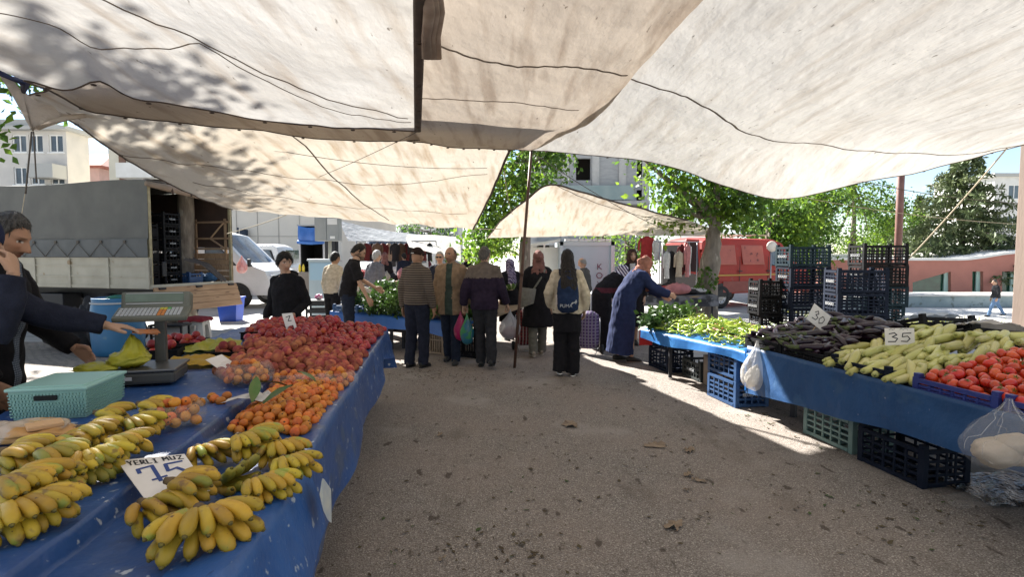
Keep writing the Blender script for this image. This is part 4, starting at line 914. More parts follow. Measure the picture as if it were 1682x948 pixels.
# clear bags filled with loquats
M_film = mat('clear_film', (.8, .8, .78), rough=.18, alpha=.10, spec=.8); M_filmw = mat('milky_film', (.82, .80, .76), (.74, .72, .69), scale=9, rough=.3, alpha=.42, spec=.6, bump=.6, bscale=16)
def bag_of_loquats(s, t, n, rad_, label, fm, seed):
 rng = random.Random(seed); c = LT(s, t, ltz(s)); root = thing('fruit_bag', label, 'bag', c, rng.uniform(0, 3), 'clear bags of loquats')
 pl = []; tr = 0
 while len(pl) < n and tr < 9000:
  tr += 1; a = rng.uniform(0, 6.28); q = rad_ * rng.uniform(0, 1) ** .5; z = .024 + rng.uniform(0, 1) * rad_ * 1.15 * (1 - (q / rad_) ** 2 * .6); p_ = Vector((q * math.cos(a) * 1.15, q * math.sin(a), z))
  if all((p_ - x).length > .039 for x in pl): pl.append(p_)
 for p_ in pl:
  o = pick(LOQ, None, 'loquat', c + Matrix.Rotation(root.rotation_euler.z, 3, 'Z') @ p_, (rng.uniform(0, 6), rng.uniform(0, 6), 0), 'orange loquat packed inside a clear bag on the left stall', 'loquat', 'loquats inside the clear bags', 1.02)
 mb = MB(); R_ = rad_ + .03; prof_ = [(R_ * .7, .003), (R_ * 1.02, .03), (R_ * 1.1, rad_ * .6), (R_ * .95, rad_ * 1.1), (R_ * .8, rad_ * 1.32)]
 mb.lathe(prof_, 22, caps=False); mb.v = [(x * 1.15 * (1 + .07 * mnoise.noise((x * 30, y * 30, z * 30 + seed))), y * (1 + .07 * mnoise.noise((x * 30 + 9, y * 30, z * 30))), z) for x, y, z in mb.v]
 me = mb.mesh('film'); link('film', me, fm, root); return root
bag_of_loquats(.01, 1.72, 32, .105, 'clear bag of loquats on the upper level of the cloth, below the white card', M_film, 1)
bag_of_loquats(.235, 1.80, 24, .085, 'clear bag of loquats first in the row below the peaches', M_film, 2)
bag_of_loquats(.385, 1.81, 24, .085, 'clear bag of loquats, middle of the row below the peaches', M_film, 3)
bag_of_loquats(.52, 1.83, 22, .08, 'clear bag of loquats at the lane end of the row below the peaches', M_film, 4)
bag_of_loquats(-.02, .88, 18, .085, 'clear bag of large loquats beside the bananas on the left', M_film, 5)
# leaves lying on the loquats
lf = bpy.data.meshes.new('leaf')
mb = MB()
for i in range(7):
 f = i / 6; w_ = .028 * math.sin(math.pi * min(.97, f * .9 + .06)); mb.v += [(-w_, f * .16, .012 * math.sin(f * 3)), (0, f * .16, .012 * math.sin(f * 3) - .006), (w_, f * .16, .012 * math.sin(f * 3))]
for i in range(6):
 for k in range(2): mb.f.append((i * 3 + k, i * 3 + k + 1, i * 3 + 4 + k, i * 3 + 3 + k)); mb.m.append(0); mb.s.append(True)
lf = mb.mesh('leaf'); setm([lf], mat('leaf_green', (.06, .12, .025), (.10, .13, .04), scale=20, rough=.5, rand=.2))
for k, (s, t, rz_, tilt, lb) in enumerate([(.24, 1.10, .4, .7, 'green loquat leaf standing up beside the crumpled white card'), (.34, 1.42, 2.2, .3, 'green leaf lying flat in the middle of the loquat heap'), (.45, 1.55, 1.1, .25, 'dull green leaf near the row of loquat bags'), (.30, 1.06, -.9, .5, 'broad dark leaf at the near side of the crumpled card')]):
 o = link('leaf', lf, None, None, LT(s, t, ZR + .11), (tilt, .2, rz_)); o.data = lf; tag(o, lb, 'leaf', 'leaves on the loquats')
M_ban = mat('banana_peel', (.50, .335, .028), (.40, .26, .024), scale=14, rough=.5, rand=.25, hue=.018, spots=[((.12, .065, .02), 55, .67), ((.24, .14, .03), 16, .62), ((.27, .29, .04), 9, .60)], detail=3)
M_bang = mat('banana_peel_green', (.34, .26, .03), (.22, .22, .03), scale=12, rough=.5, rand=.14, hue=.012, spots=[((.14, .09, .02), 50, .69)], detail=3)
M_bantip = mat('banana_tip', (.16, .13, .025), (.06, .045, .018), scale=30, rough=.7); M_crown = mat('banana_crown', (.17, .11, .05), (.09, .06, .03), scale=30, rough=.85)
def banana_mesh(L_=.16, bend=1.0, r=.0185, seed=0):
 rng = random.Random(seed); mb = MB(); n = 11; pts = []; rs = []; a = -.2; p_ = Vector((0, 0, 0))
 for i in range(n):
  f = i / (n - 1); pts.append(p_.copy()); a2 = a + bend * (f - .15); p_ += Vector((math.cos(a2), 0, math.sin(a2) * 1.0)) * L_ / (n - 1)
  k = min(1, (f / .20)) ** .8 * .62 + .38; k *= 1 if f < .78 else max(.22, 1 - ((f - .78) / .22) ** 2 * .8); rs.append(r * k * (.98 + .04 * rng.random()))
 e = pts[9].lerp(pts[10], .55); mb.tube(pts[:10] + [e], rs[:10] + [rs[9] * .50], 10, 0); mb.tube([e, pts[10]], [rs[9] * .50, rs[10] * .9], 8, 1)
 vs = []
 for j, v in enumerate(mb.v[:110]): c = Vector(pts[min(j // 10, 9)] if j < 100 else e); vs.append(tuple(c + (Vector(v) - c) * (1.07 if (j % 10) % 2 else .95)))
 mb.v = vs + mb.v[110:]
 # five soft ridges
 me = mb.mesh('banana'); return me
BAN = [banana_mesh(.140 + .012 * (k % 3), .95 + .16 * (k % 4), .0188 + .0014 * (k % 3), k) for k in range(6)]
BANG = [m_.copy() for m_ in BAN]
setm(BAN, M_ban, M_bantip); setm(BANG, M_bang, M_bantip)
def bunch(s, t, yaw, n, label, tilt=0., zoff=0., green=False, rows=2, flip=1, spread=1.0, scale=1.0):
 """a hand of bananas: tips fan away from the crown, curving upward (flip=1) or arched over (flip=-1)"""
 rng = random.Random(int(s * 997 + t * 131 + n)); c = LT(s, t, ltz(s) + zoff + .0)
 root = thing('banana_bunch', label, 'bananas', c, yaw, 'banana bunches on the left stall'); root.scale = (scale * .80,) * 3; root.rotation_euler = (0, tilt, yaw)
 hz = .035 if flip > 0 else .085
 cr = MB(); cr.tube([(-.03, 0, hz + .008), (-.005, 0, hz + .004), (.018, 0, hz)], [(.014, .012), (.02, .017), (.026, .018)], 9); cr.build('crown', M_crown, root)
 k = 0; n = int(n * 1.6)
 for row in range(rows):
  m_ = n // rows + (1 if row < n % rows else 0)
  for i in range(m_):
   f = (i - (m_ - 1) / 2) / max(1, (m_ - 1) / 2); yw = f * .60 * spread + rng.gauss(0, .03)
   b_ = bpy.data.objects.new('banana', rng.choice(BANG if green and rng.random() < .7 else BAN)); COL.objects.link(b_); b_.parent = root
   y0 = f * (.042 if row == 0 else .034)
   if flip > 0: b_.location = (.005, y0, hz - .014 + .030 * row); b_.rotation_euler = (rng.gauss(0, .15), -.06 - .38 * row, yw)
   else: b_.location = (.005, y0, hz - .026 * row); b_.rotation_euler = (math.pi + rng.gauss(0, .12), -.10 + .25 * row, yw)
   k += 1
 return root
B = 'bananas'
def bpx(px, py, *a, **k):
 z = a[0]; s, t = to_st(G(px, py, z)); return s, t
def bun(px, py, yaw, n, label, **k):
 z = k.get('zoff', 0) ; s, t = to_st(G(px, py, .82 + z)); return bunch(s, t, yaw, n, label, **k)
bun(330, 872, rad(-52), 9, 'banana hand nearest the viewer with thick brown crown, alone on blue cloth', flip=-1, rows=2, spread=1.45, scale=1.3)
bun(285, 812, rad(5), 5, 'short yellow banana hand arched in front of the YERLI MUZ card, upper half', flip=-1, zoff=.035, scale=1.08, spread=.8)
bun(240, 845, rad(-18), 5, 'lower bananas under the arched hand before the YERLI MUZ card', flip=-1, scale=1.0, spread=1.2)
bun(398, 735, rad(-15), 9, 'large banana hand with upturned crown, topmost near the loquats', flip=-1, zoff=.03, spread=1.5, scale=1.12)
bun(330, 750, rad(-30), 6, 'banana hand partly under the topmost one, beside the card corner', flip=-1, spread=1.0)
bun(455, 745, rad(-50), 7, 'banana hand at the table edge below the loquat heap', flip=-1, spread=1.0)
bun(365, 785, rad(-12), 6, 'greenish banana hand lying on its side, cut crown facing the card', flip=1, green=True, spread=.7)
bun(425, 805, rad(-35), 8, 'banana hand lowest of the group at the table edge', flip=-1, spread=1.1)
bun(140, 745, rad(10), 8, 'banana hand in the long pile beside the white card', flip=-1, zoff=.03, spread=1.0)
bun(215, 730, rad(-5), 8, 'banana hand in the pile just below the bag of large loquats', flip=-1, spread=1.0, zoff=.02)
bun(235, 700, rad(5), 8, 'banana hand touching the bag of large loquats', flip=-1, spread=.9, zoff=.03)
bun(165, 715, rad(10), 6, 'banana hand at the back of the pile beside the green basket', flip=-1, spread=.9)
bun(75, 790, rad(0), 9, 'greenish banana hand in the middle of the left pile', flip=-1, green=True, zoff=.04, spread=1.1)
bun(120, 810, rad(-20), 9, 'green tinged banana hand at the seam, left of the card', flip=-1, green=True, spread=1.2)
bun(12, 788, rad(20), 8, 'banana hand at the left picture edge, below the bread bag', flip=-1, zoff=.03, spread=1.0)
bun(5, 800, rad(10), 8, 'dark shaded banana hand under the edge of the left pile', flip=-1, spread=1.0)
bun(10, 850, rad(0), 9, 'bright yellow banana hand in the lower left corner', flip=-1, zoff=.03, spread=.9, scale=1.15)
bun(40, 885, rad(-15), 8, 'lower bananas beneath the bright hand in the left corner', flip=-1, spread=.9, scale=1.1)
bun(-15, 905, rad(0), 7, 'banana hand cut off by the lower left picture corner', flip=-1, spread=.8)
for px, py, yw, lb in ((100, 765, 5, 'banana hand wedged behind the greenish hands of the left pile'), (190, 765, -10, 'banana hand in the left pile, nearest the white card'), (60, 835, 5, 'banana hand in the left pile just above the bright corner hand'), (150, 790, -25, 'banana hand lying on the seam of the cloth left of the card'), (470, 770, -40, 'small banana hand right at the lane edge of the cloth'), ):
 bun(px, py, rad(yw), 7, lb, flip=-1, spread=1.0, zoff=.015)
M_card = mat('white_card', (.74, .70, .65), (.66, .62, .57), scale=8, rough=.8); M_ink = mat('blue_ink', (.02, .05, .20), rough=.6); M_black = mat('black_ink', (.015, .015, .02), rough=.6)
def card(label, corners, strokes, ink, w_=.006, thick=.003, stick=None, name='price_card', uvasp=1.0):
 """corners bl, br, tr, tl in world; strokes as polylines in card u,v (0..1)"""
 bl, br, tr, tl = [Vector(c) for c in corners]; root = thing(name, label, 'price card', bl, 0, 'handwritten price cards')
 nrm = (br - bl).cross(tl - bl).normalized(); mb = MB(); a = [c - bl for c in (bl, br, tr, tl)]
 mb.add(a + [c - nrm * thick for c in a], [(0, 1, 2, 3), (7, 6, 5, 4), (0, 4, 5, 1), (1, 5, 6, 2), (2, 6, 7, 3), (3, 7, 4, 0)]); mb.build('card', M_card, root)
 def at(u, v): return (a[0] * (1 - u) + a[1] * u) * (1 - v) + (a[3] * (1 - u) + a[2] * u) * v
 if strokes:
  for (ws, ik, lines) in strokes:
   mb = MB()
   for ln in lines:
    for (p0, p1) in zip(ln, ln[1:]):
     A, B_ = at(*p0), at(*p1); dd = (B_ - A);
     if dd.length < 1e-5: continue
     dd.normalize(); sd = dd.cross(nrm).normalized() * ws; A = A - dd * ws * .6; B_ = B_ + dd * ws * .6; up = nrm * .0012
     mb.quad(A - sd + up, B_ - sd + up, B_ + sd + up, A + sd + up)
   mb.build('handwriting', ik, root)
 if stick:
  mb = MB(); mb.tube([Vector(stick[0]) - bl, Vector(stick[1]) - bl], .005, 6); mb.build('stick', M_ply, root)
 return root
def g3(px, py, z): return G(px, py, z)
bl = g3(238, 820, .86); br = g3(345, 806, .86); tl = g3(192, 757, .90); tr = g3(303, 746, .90)
LET = {'Y': [[(0, 1), (.4, .5)], [(.9, 1), (.4, .5), (.35, 0)]], 'E': [[(.9, 1), (.1, 1), (0, 0), (.9, 0)], [(.05, .5), (.7, .5)]], 'R': [[(0, 0), (0.05, 1), (.8, .9), (.7, .5), (.1, .5), (.9, 0)]], 'L': [[(0, 1), (0, 0), (.8, 0)]], 'I': [[(.4, 1), (.4, 0)], [(.1, 1), (.7, 1)], [(.1, 0), (.7, 0)]],
       'M': [[(0, 0), (.05, 1), (.45, .4), (.85, 1), (.95, 0)]], 'U': [[(0, 1), (.1, .1), (.8, .1), (.85, 1)]], 'Z': [[(0, 1), (.9, 1), (0, 0), (.95, 0)]]}
def word(s_, u0, v0, w_, h, dv=0.):
 out = []; x = u0;
 for i, ch_ in enumerate(s_):
  if ch_ != ' ':
   for ln in LET[ch_]: out.append([(x + a * w_ * .72, v0 + dv * i + b_ * h) for a, b_ in ln])
  x += w_
 return out
big = [[(.18, .60), (.19, .70), (.42, .76), (.40, .36)], [(.30, .40), (.52, .46)], [(.88, .80), (.62, .76), (.60, .58)], [(.60, .58), (.75, .64), (.86, .52), (.80, .36), (.62, .36)]]
card('white YERLI MUZ card with a blue 75 among the bananas', (bl, br, tr, tl), [(.0026, M_black, word('YERLI', .12, .83, .092, .11) + word('MUZ', .64, .86, .11, .10)), (.0062, M_ink, big)], M_ink)
p0, p1, p2, p3 = [P(px, py, 4.18) for px, py in ((390, 618), (398, 616), (364, 590), (358, 592))]
s0, t0_ = to_st(G(380, 612, .88)); c0 = LT(s0, t0_, .845)
card('white price card seen nearly edge on, left of the peaches', (c0, c0 + Vector((.03, .14, .01)), c0 + Vector((-.12, .12, .13)), c0 + Vector((-.15, -.02, .12))), None, None)
s0, t0_ = to_st(G(472, 542, .93)); c0 = LT(s0, t0_, .90)
card('white card leaning at the back of the nectarine heap before the boy', (c0, c0 + Vector((.10, .0, .01)), c0 + Vector((.01, .10, .18)), c0 + Vector((-.09, .10, .17))), [(.004, M_black, [[(.3, .8), (.7, .85), (.4, .6), (.7, .6)], [(.3, .3), (.7, .35), (.7, .15), (.35, .15), (.3, .3)]])], M_black)
# crumpled card on loquats
mb = MB(); pts = []
for j in range(6):
 for i in range(8):
  u, v = i / 7 - .5, j / 5 - .5; pts.append(LT(.20 + u * .20 + v * .05, 1.20 + v * .13, ZR + .125 + .03 * mnoise.noise((u * 6, v * 6, 3)) - .05 * abs(u)))
mb.grid(pts, 8, 6, 0, False); tag(mb.build('paper', mat('greyish_paper', (.60, .57, .53), (.48, .45, .42), scale=20, rough=.9)), 'crumpled greyish card lying on top of the loquats', 'paper')
def crate_mesh(L_=.58, W_=.39, H=.28, nv=5, nh=3, solid_ends=False, wall=.012):
 mb = MB(); hx, hy = L_ / 2, W_ / 2; pw = .045
 for sx in (-1, 1):
  for sy in (-1, 1):
   mb.box((sx * (hx - pw / 2), sy * (hy - wall / 2), H / 2), (pw, wall, H)); mb.box((sx * (hx - wall / 2), sy * (hy - wall - (pw - wall) / 2), H / 2), (wall, pw - wall, H))
   mb.box((sx * (hx - pw / 2 - .002), sy * (hy - pw / 2 - .002), H + .014), (pw - .004, pw - .004, .028))
 rim = .03
 for sy in (-1, 1):
  for z in (rim / 2 + .012, H - rim / 2 - .003): mb.box((0, sy * (hy - wall / 2), z), (L_ - 2 * pw, wall + .008, rim))
  for k in range(1, nv): mb.box((-hx + pw + (L_ - 2 * pw) * k / nv, sy * (hy - wall / 2), H / 2), (.016, wall, H - 2 * rim - .016))
  for k in range(1, nh + 1): mb.box((0, sy * (hy - wall / 2 - .001), rim + .012 + (H - 2 * rim - .02) * k / (nh + 1)), (L_ - 2 * pw, wall * .7, .018))
 for sx in (-1, 1):
  for z in (rim / 2 + .012, H - rim / 2 - .003): mb.box((sx * (hx - wall / 2), 0, z), (wall + .008, W_ - 2 * pw, rim))
  if solid_ends:
   mb.box((sx * (hx - wall / 2), 0, H * .46), (wall, W_ - 2 * pw, H * .5))
  for k in range(1, 4): mb.box((sx * (hx - wall / 2), -hy + pw + (W_ - 2 * pw) * k / 4, H / 2), (wall * .8, .016, H - 2 * rim - .016))
  for k in range(1, nh + 1): mb.box((sx * (hx - wall / 2 - .001), 0, rim + .012 + (H - 2 * rim - .02) * k / (nh + 1)), (wall * .6, W_ - 2 * pw, .018))
 for k in range(6): mb.box((-hx + .05 + (L_ - .1) * k / 5, 0, .016), (.045, W_ - .03, .012))
 for k in range(4): mb.box((0, -hy + .05 + (W_ - .1) * k / 3, .0065), (L_ - .03, .03, .007))
 return mb.mesh('crate')
CR = crate_mesh(); CRs = crate_mesh(nv=8, nh=4); CRlow = crate_mesh(.58, .39, .11, 6, 1); CRmid = crate_mesh(.5, .35, .24, 6, 2)
def cm(c, c2): return mat('crate_' + c[1:], c, c2, scale=6, rough=.5, rand=.12, spec=.35)
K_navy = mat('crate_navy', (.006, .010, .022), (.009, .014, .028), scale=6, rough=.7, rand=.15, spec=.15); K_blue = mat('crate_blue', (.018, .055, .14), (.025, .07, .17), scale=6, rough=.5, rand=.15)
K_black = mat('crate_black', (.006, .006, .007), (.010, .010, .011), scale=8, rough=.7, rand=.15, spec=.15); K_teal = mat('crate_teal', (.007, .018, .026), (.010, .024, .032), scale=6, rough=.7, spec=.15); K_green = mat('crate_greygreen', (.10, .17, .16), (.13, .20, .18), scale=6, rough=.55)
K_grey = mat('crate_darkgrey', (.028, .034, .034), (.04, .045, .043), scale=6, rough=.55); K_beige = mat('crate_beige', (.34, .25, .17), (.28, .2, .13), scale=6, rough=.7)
M_print = mat('white_print', (.40, .41, .42), rough=.7); TXT = {}
def crate(label, x, y, z, rz, m, me=CR, group=None, text=None, tside='end', scale=1.0, tilt=(0, 0)):
 key = (me.name, m.name)
 if key not in TXT: c = me.copy(); setm([c], m); TXT[key] = c
 root = link('plastic_crate', TXT[key], None, None, (x, y, z), (tilt[0], tilt[1], rz)); tag(root, label, 'crate', group); root.scale = (scale,) * 3
 if text:
  tk = 't' + text
  if tk not in TXT: TXT[tk] = text_mesh(text, .048); setm([TXT[tk]], M_print)
  hx = max(v.co.x for v in me.vertices); hy = max(v.co.y for v in me.vertices); H = max(v.co.z for v in me.vertices)
  for sd in (-1, 1):
   t_ = link('lettering', TXT[tk], None, root)
   if tside == 'end': t_.location = (sd * (hx + .003), 0, H * .46); t_.rotation_euler = (rad(90), 0, sd * rad(90))
   else: t_.location = (0, sd * (hy + .006), H * .46); t_.rotation_euler = (rad(90), 0, rad(0 if sd < 0 else 180))
 return root
O1 = Vector((2.45, 5.62, 0)); D1 = Vector((.172, -.985, 0)).normalized(); N1 = Vector((.985, .172, 0)).normalized(); A1 = math.atan2(D1.y, D1.x)
def RT(s, t, z): v = O1 + D1 * t + N1 * s; return Vector((v.x, v.y, z))
O2 = Vector((1.80, 7.62, 0)); D2 = (Vector((2.43, 5.62, 0)) - O2).normalized(); N2 = Vector((-D2.y, D2.x, 0)); A2 = math.atan2(D2.y, D2.x); L2 = (Vector((2.43, 5.62, 0)) - O2).length
def PT(s, t, z): v = O2 + D2 * t + N2 * s; return Vector((v.x, v.y, z))
rootR = thing('market_stall', 'market stall draped in a long dark blue tarpaulin on the right', 'stall')
ZT = .655
d = MB(); cs = [RT(0, -.05, ZT), RT(1.75, -.05, ZT), RT(1.75, 4.2, ZT), RT(0, 4.2, ZT)]; d.add(cs + [c - Vector((0, 0, .025)) for c in cs], [(0, 3, 2, 1), (4, 5, 6, 7), (0, 1, 5, 4), (1, 2, 6, 5), (2, 3, 7, 6), (3, 0, 4, 7)]); d.build('tabletop', M_ply, rootR)
for s in (.35, 1.6):
 for t in (.15, 2.55, 4.0):
  d = MB(); q0 = RT(s, t, ZT - .02); q1 = RT(s + (.08 if t == 2.55 else 0), t, 0); d.tube([q1, q0], [(.035, .03), (.035, .03)], 4, sm=False); d.build('leg', M_leg, rootR)
d = MB(); pts = []; nt_ = 70
for j in range(nt_):
 t = -.06 + 4.3 * j / (nt_ - 1); hem = .20 + .10 * sstep(-.1, 1.0, t) + .09 * sstep(1, 2.4, t) + .012 * math.sin(t * 5); row = []
 for k in range(5): row.append(RT(.30 - .07 * k, t, ZT + .012 + .004 * math.sin(t * 11 + k)))
 for k in range(1, 12):
  f = k / 11; row.append(RT(-.035 - .02 * f + .028 * fbm(t * 1.5, f * 1.2, 8, 3) * f + .012 * math.sin(t * 6 + f * 2) * f, t, ZT + .098 - (ZT + .08 - hem) * f))
 pts += row
d.grid(pts, 16, nt_); d.build('tablecloth', M_tarpnavy, rootR)
d = MB(); pts = []
for j in range(10):
 s = -.06 + .9 * j / 9
 for k in range(7): f = k / 6; pts.append(RT(s, -.07 - .03 * math.sin(s * 7) * f, ZT + .012 - .42 * f * (1 - .25 * s)))
d.grid(pts, 7, 10); d.build('end_flap', M_tarpsky, rootR)
rootP = thing('market_stall', 'pepper table covered with bright blue plastic next to the eggplants', 'stall')
d = MB(); cs = [PT(0, .02, .60), PT(1.5, .02, .60), PT(1.5, L2 - .05, .62), PT(0, L2 - .05, .62)]; d.add(cs + [c - Vector((0, 0, .02)) for c in cs], [(0, 3, 2, 1), (4, 5, 6, 7), (0, 1, 5, 4), (1, 2, 6, 5), (2, 3, 7, 6), (3, 0, 4, 7)]); d.build('tabletop', M_ply, rootP)
d = MB(); pts = []
for j in range(40):
 t = -.03 + (L2 + .02) * j / 39; row = []
 for k in range(6): row.append(PT(.5 - .1 * k, t, .625 + .02 * t / L2 + .004 * math.sin(t * 12 + k)))
 for k in range(1, 7): f = k / 6; row.append(PT(-.025 + .015 * math.sin(t * 8) * f, t, .625 + .02 * t / L2 - (.13 + .03 * math.sin(t * 3)) * f))
 pts += row
d.grid(pts, 12, 40); d.build('tablecloth', M_tarpsky, rootP)
for s, t in ((.2, .35), (1.4, .3), (1.4, L2 - .3)):
 d = MB(); q = PT(s, t, 0); d.box((q.x, q.y, .29), (.04, .04, .58)); d.build('leg', M_leg, rootP)
d = MB(); pts = []
for j in range(6):
 for k in range(6): pts.append(PT(-.03 + .20 * j / 5, -.06 - .01 * math.sin(j), .60 - .22 * k / 5))
d.grid(pts, 6, 6); tag(d.build('red_cloth', mat('red_cloth', (.40, .02, .02), (.32, .015, .015), scale=9, rough=.9)), 'red cloth hanging at the far end of the pepper table', 'cloth')
# crates under the pepper table and the right stall
GU = 'crates standing under the right hand stalls'
def crate_corner(label, corner, left, right, z, m, me, **k):
 """a crate with its near corner at ground point corner; long side runs towards left"""
 c = Vector((corner[0], corner[1], 0)); a = (Vector((left[0], left[1], 0)) - c).normalized(); b_ = Vector((a.y, -a.x, 0))
 if b_.dot(Vector((right[0], right[1], 0)) - c) < 0: b_ = -b_
 hx = max(v.co.x for v in me.vertices); hy = max(v.co.y for v in me.vertices); p_ = c + a * hx + b_ * hy
 return crate(label, p_.x, p_.y, z, math.atan2(a.y, a.x), m, me, GU, **k)
c0, cl_, cr_ = (2.36, 5.84), (2.264, 6.39), (2.75, 5.93)
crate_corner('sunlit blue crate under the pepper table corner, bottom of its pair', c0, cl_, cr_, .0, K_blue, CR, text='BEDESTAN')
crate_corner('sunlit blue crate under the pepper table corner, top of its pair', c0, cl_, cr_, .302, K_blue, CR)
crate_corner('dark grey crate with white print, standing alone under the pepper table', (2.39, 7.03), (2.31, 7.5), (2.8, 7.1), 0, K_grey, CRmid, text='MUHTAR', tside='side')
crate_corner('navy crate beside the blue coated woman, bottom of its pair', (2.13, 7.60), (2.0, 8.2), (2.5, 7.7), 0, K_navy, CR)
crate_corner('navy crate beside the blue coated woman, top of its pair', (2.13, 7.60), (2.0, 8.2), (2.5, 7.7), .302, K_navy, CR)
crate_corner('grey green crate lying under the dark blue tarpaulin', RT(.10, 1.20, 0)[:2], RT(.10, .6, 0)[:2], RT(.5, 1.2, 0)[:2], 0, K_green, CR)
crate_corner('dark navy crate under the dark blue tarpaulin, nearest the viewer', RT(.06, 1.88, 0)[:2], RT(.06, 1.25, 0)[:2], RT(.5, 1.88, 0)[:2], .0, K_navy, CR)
d = MB(); q = PT(.55, 1.1, 0); d.box((q.x, q.y, .2), (.42, .5, .38), rz=.3, ch=.02); tag(d.build('cardboard_box', mat('box_card', (.22, .17, .13), (.18, .14, .10), scale=5, rough=.9)), 'brown cardboard box in the shade under the pepper table', 'box')
# trays on the right stall
GT_ = 'shallow crates of vegetables on the right stall'
def tray(label, s, t, m, dz=0, tilt=0.0, rz=0.0):
 q = RT(s, t, ZT + .018 + dz); return crate(label, q.x, q.y, q.z, A1 + rz, m, CRlow, GT_, tilt=(tilt, 0))
tray('low dark crate under the eggplants at the far end', .20, .12, K_black); tray('low dark crate under the eggplants next to the zucchini', .20, .72, K_black); tray('low dark crate at the back of the eggplant heap', .62, .40, K_black, .05)
tray('low navy crate holding the first pale zucchini', .20, 1.33, K_navy); tray('low dark crate holding pale zucchini at the back', .62, 1.35, K_black, .05)
for k, (s, t, lb) in enumerate([(.21, 2.10, 'low bright navy crate full of tomatoes at the stall edge'), (.21, 2.71, 'low bright navy crate of tomatoes nearest the viewer'), (.63, 2.1, 'low crate of tomatoes in the second row'), (.63, 2.71, 'low crate of tomatoes at the right picture edge')]):
 tray(lb, s, t, mat('crate_ultramarine', (.025, .035, .17), (.03, .045, .2), scale=5, rough=.5) if s < .4 else K_navy, .05 if s > .4 else 0)
M_egg = mat('eggplant_skin', (.012, .005, .012), (.022, .008, .018), scale=9, rough=.28, rand=.3, spec=.5); M_eggcap = mat('eggplant_cap', (.09, .11, .035), (.06, .08, .03), scale=20, rough=.7)
M_zuc = mat('zucchini_skin', (.42, .41, .11), (.49, .47, .19), scale=18, rough=.4, rand=.14, hue=.012, spots=[((.52, .50, .30), 40, .66)], stretch=(.35, 1, 1)); M_zend = mat('zucchini_end', (.36, .37, .12), rough=.6)
M_pep = mat('pepper_skin', (.27, .38, .045), (.38, .45, .07), scale=9, rough=.28, rand=.2, hue=.02); M_pepd = mat('pepper_stem', (.10, .18, .03), rough=.6)
def longveg(name, L_, prof, bend, mats_, seed, capi=None, stem=None, n=11):
 rng = random.Random(seed); mb = MB(); m_ = len(prof); pts = []; a = -bend / 2; p_ = Vector((-L_ / 2, 0, 0))
 for i in range(m_):
  pts.append(p_.copy()); a += bend / (m_ - 1); p_ += Vector((math.cos(a), math.sin(a), .08 * math.sin(i * .8 + seed))) * L_ / (m_ - 1)
 mb.tube(pts, prof, n)
 if capi: mb.tube([pts[0] - (pts[1] - pts[0]) * .12, pts[0], pts[1], pts[2].lerp(pts[1], .4)], [prof[0] * .6, prof[0] * 1.12, prof[1] * 1.1, prof[1] * 1.05], n, 1)
 if stem: mb.tube([pts[0], pts[0] - (pts[1] - pts[0]).normalized() * stem[0] + Vector((0, 0, stem[0] * .3))], [stem[1] * 1.4, stem[1]], 7, 1)
 return setm([mb.mesh(name)], *mats_)[0]
EGG = [longveg('eggplant', .25 + .03 * (k % 3), [.012, .018, .022, .025, .028, .030, .030, .026, .015, .003], (.9, -.6, .3, .7, -1.1)[k], [M_egg, M_eggcap], k, True, (.035, .006)) for k in range(5)]
ZUC = [longveg('zucchini', .22 + .025 * (k % 3), [.022, .026, .028, .030, .032, .033, .032, .028, .020, .008], (.15, -.2, .3, 0)[k], [M_zuc, M_zend], 10 + k, None, (.022, .0095)) for k in range(4)]
PEP = [longveg('pepper', .13 + .02 * (k % 3), [.006, .0125, .0135, .0125, .011, .009, .0065, .004, .0015], (.9, -.8, .4, 1.3, -.5)[k], [M_pep, M_pepd], 20 + k, None, (.03, .0028), 8) for k in range(5)]
def lay(meshes, name, label, cat, group, n, fr, srng, trng, base, hfun, yaw, yj, seed, tiltj=.18, mind=.05, tilt0=0., cap=None):
 rng = random.Random(seed); pl = []; tr = 0
 while len(pl) < n and tr < 12000:
  tr += 1; s = rng.uniform(*srng); t = rng.uniform(*trng); z = base + hfun(s, t)
  if any((q[0] - s) ** 2 + (q[1] - t) ** 2 < mind ** 2 for q in pl): continue
  pl.append((s, t, z))
 for s, t, z in pl:
  o = bpy.data.objects.new(name, rng.choice(meshes)); COL.objects.link(o); o.location = fr(s, t, z); o.rotation_euler = (rng.uniform(-.4, .4), tilt0 + rng.gauss(0, tiltj), yaw + rng.gauss(0, yj)); k = rng.uniform(.88, 1.16); o.scale = (k, k, k)
  tag(o, label, cat, group)
# eggplants: two layers
hE = lambda s, t: .17 + .20 * sstep(.1, .95, s) * (1 - .2 * abs(t - .4)) + .015 * math.sin(t * 12 + s * 9)
lay(EGG, 'eggplant', 'glossy dark purple eggplant in the tangled heap at the far end', 'eggplant', 'eggplants heaped on the right stall', 60, RT, (.06, .84), (-.12, .82), ZT, lambda s, t: hE(s, t) - .05, A1, 1.1, 5, mind=.06)
lay(EGG, 'eggplant', 'glossy dark purple eggplant in the tangled heap at the far end', 'eggplant', 'eggplants heaped on the right stall', 90, RT, (.05, .84), (-.14, .84), ZT, hE, A1, 1.0, 6, mind=.055)
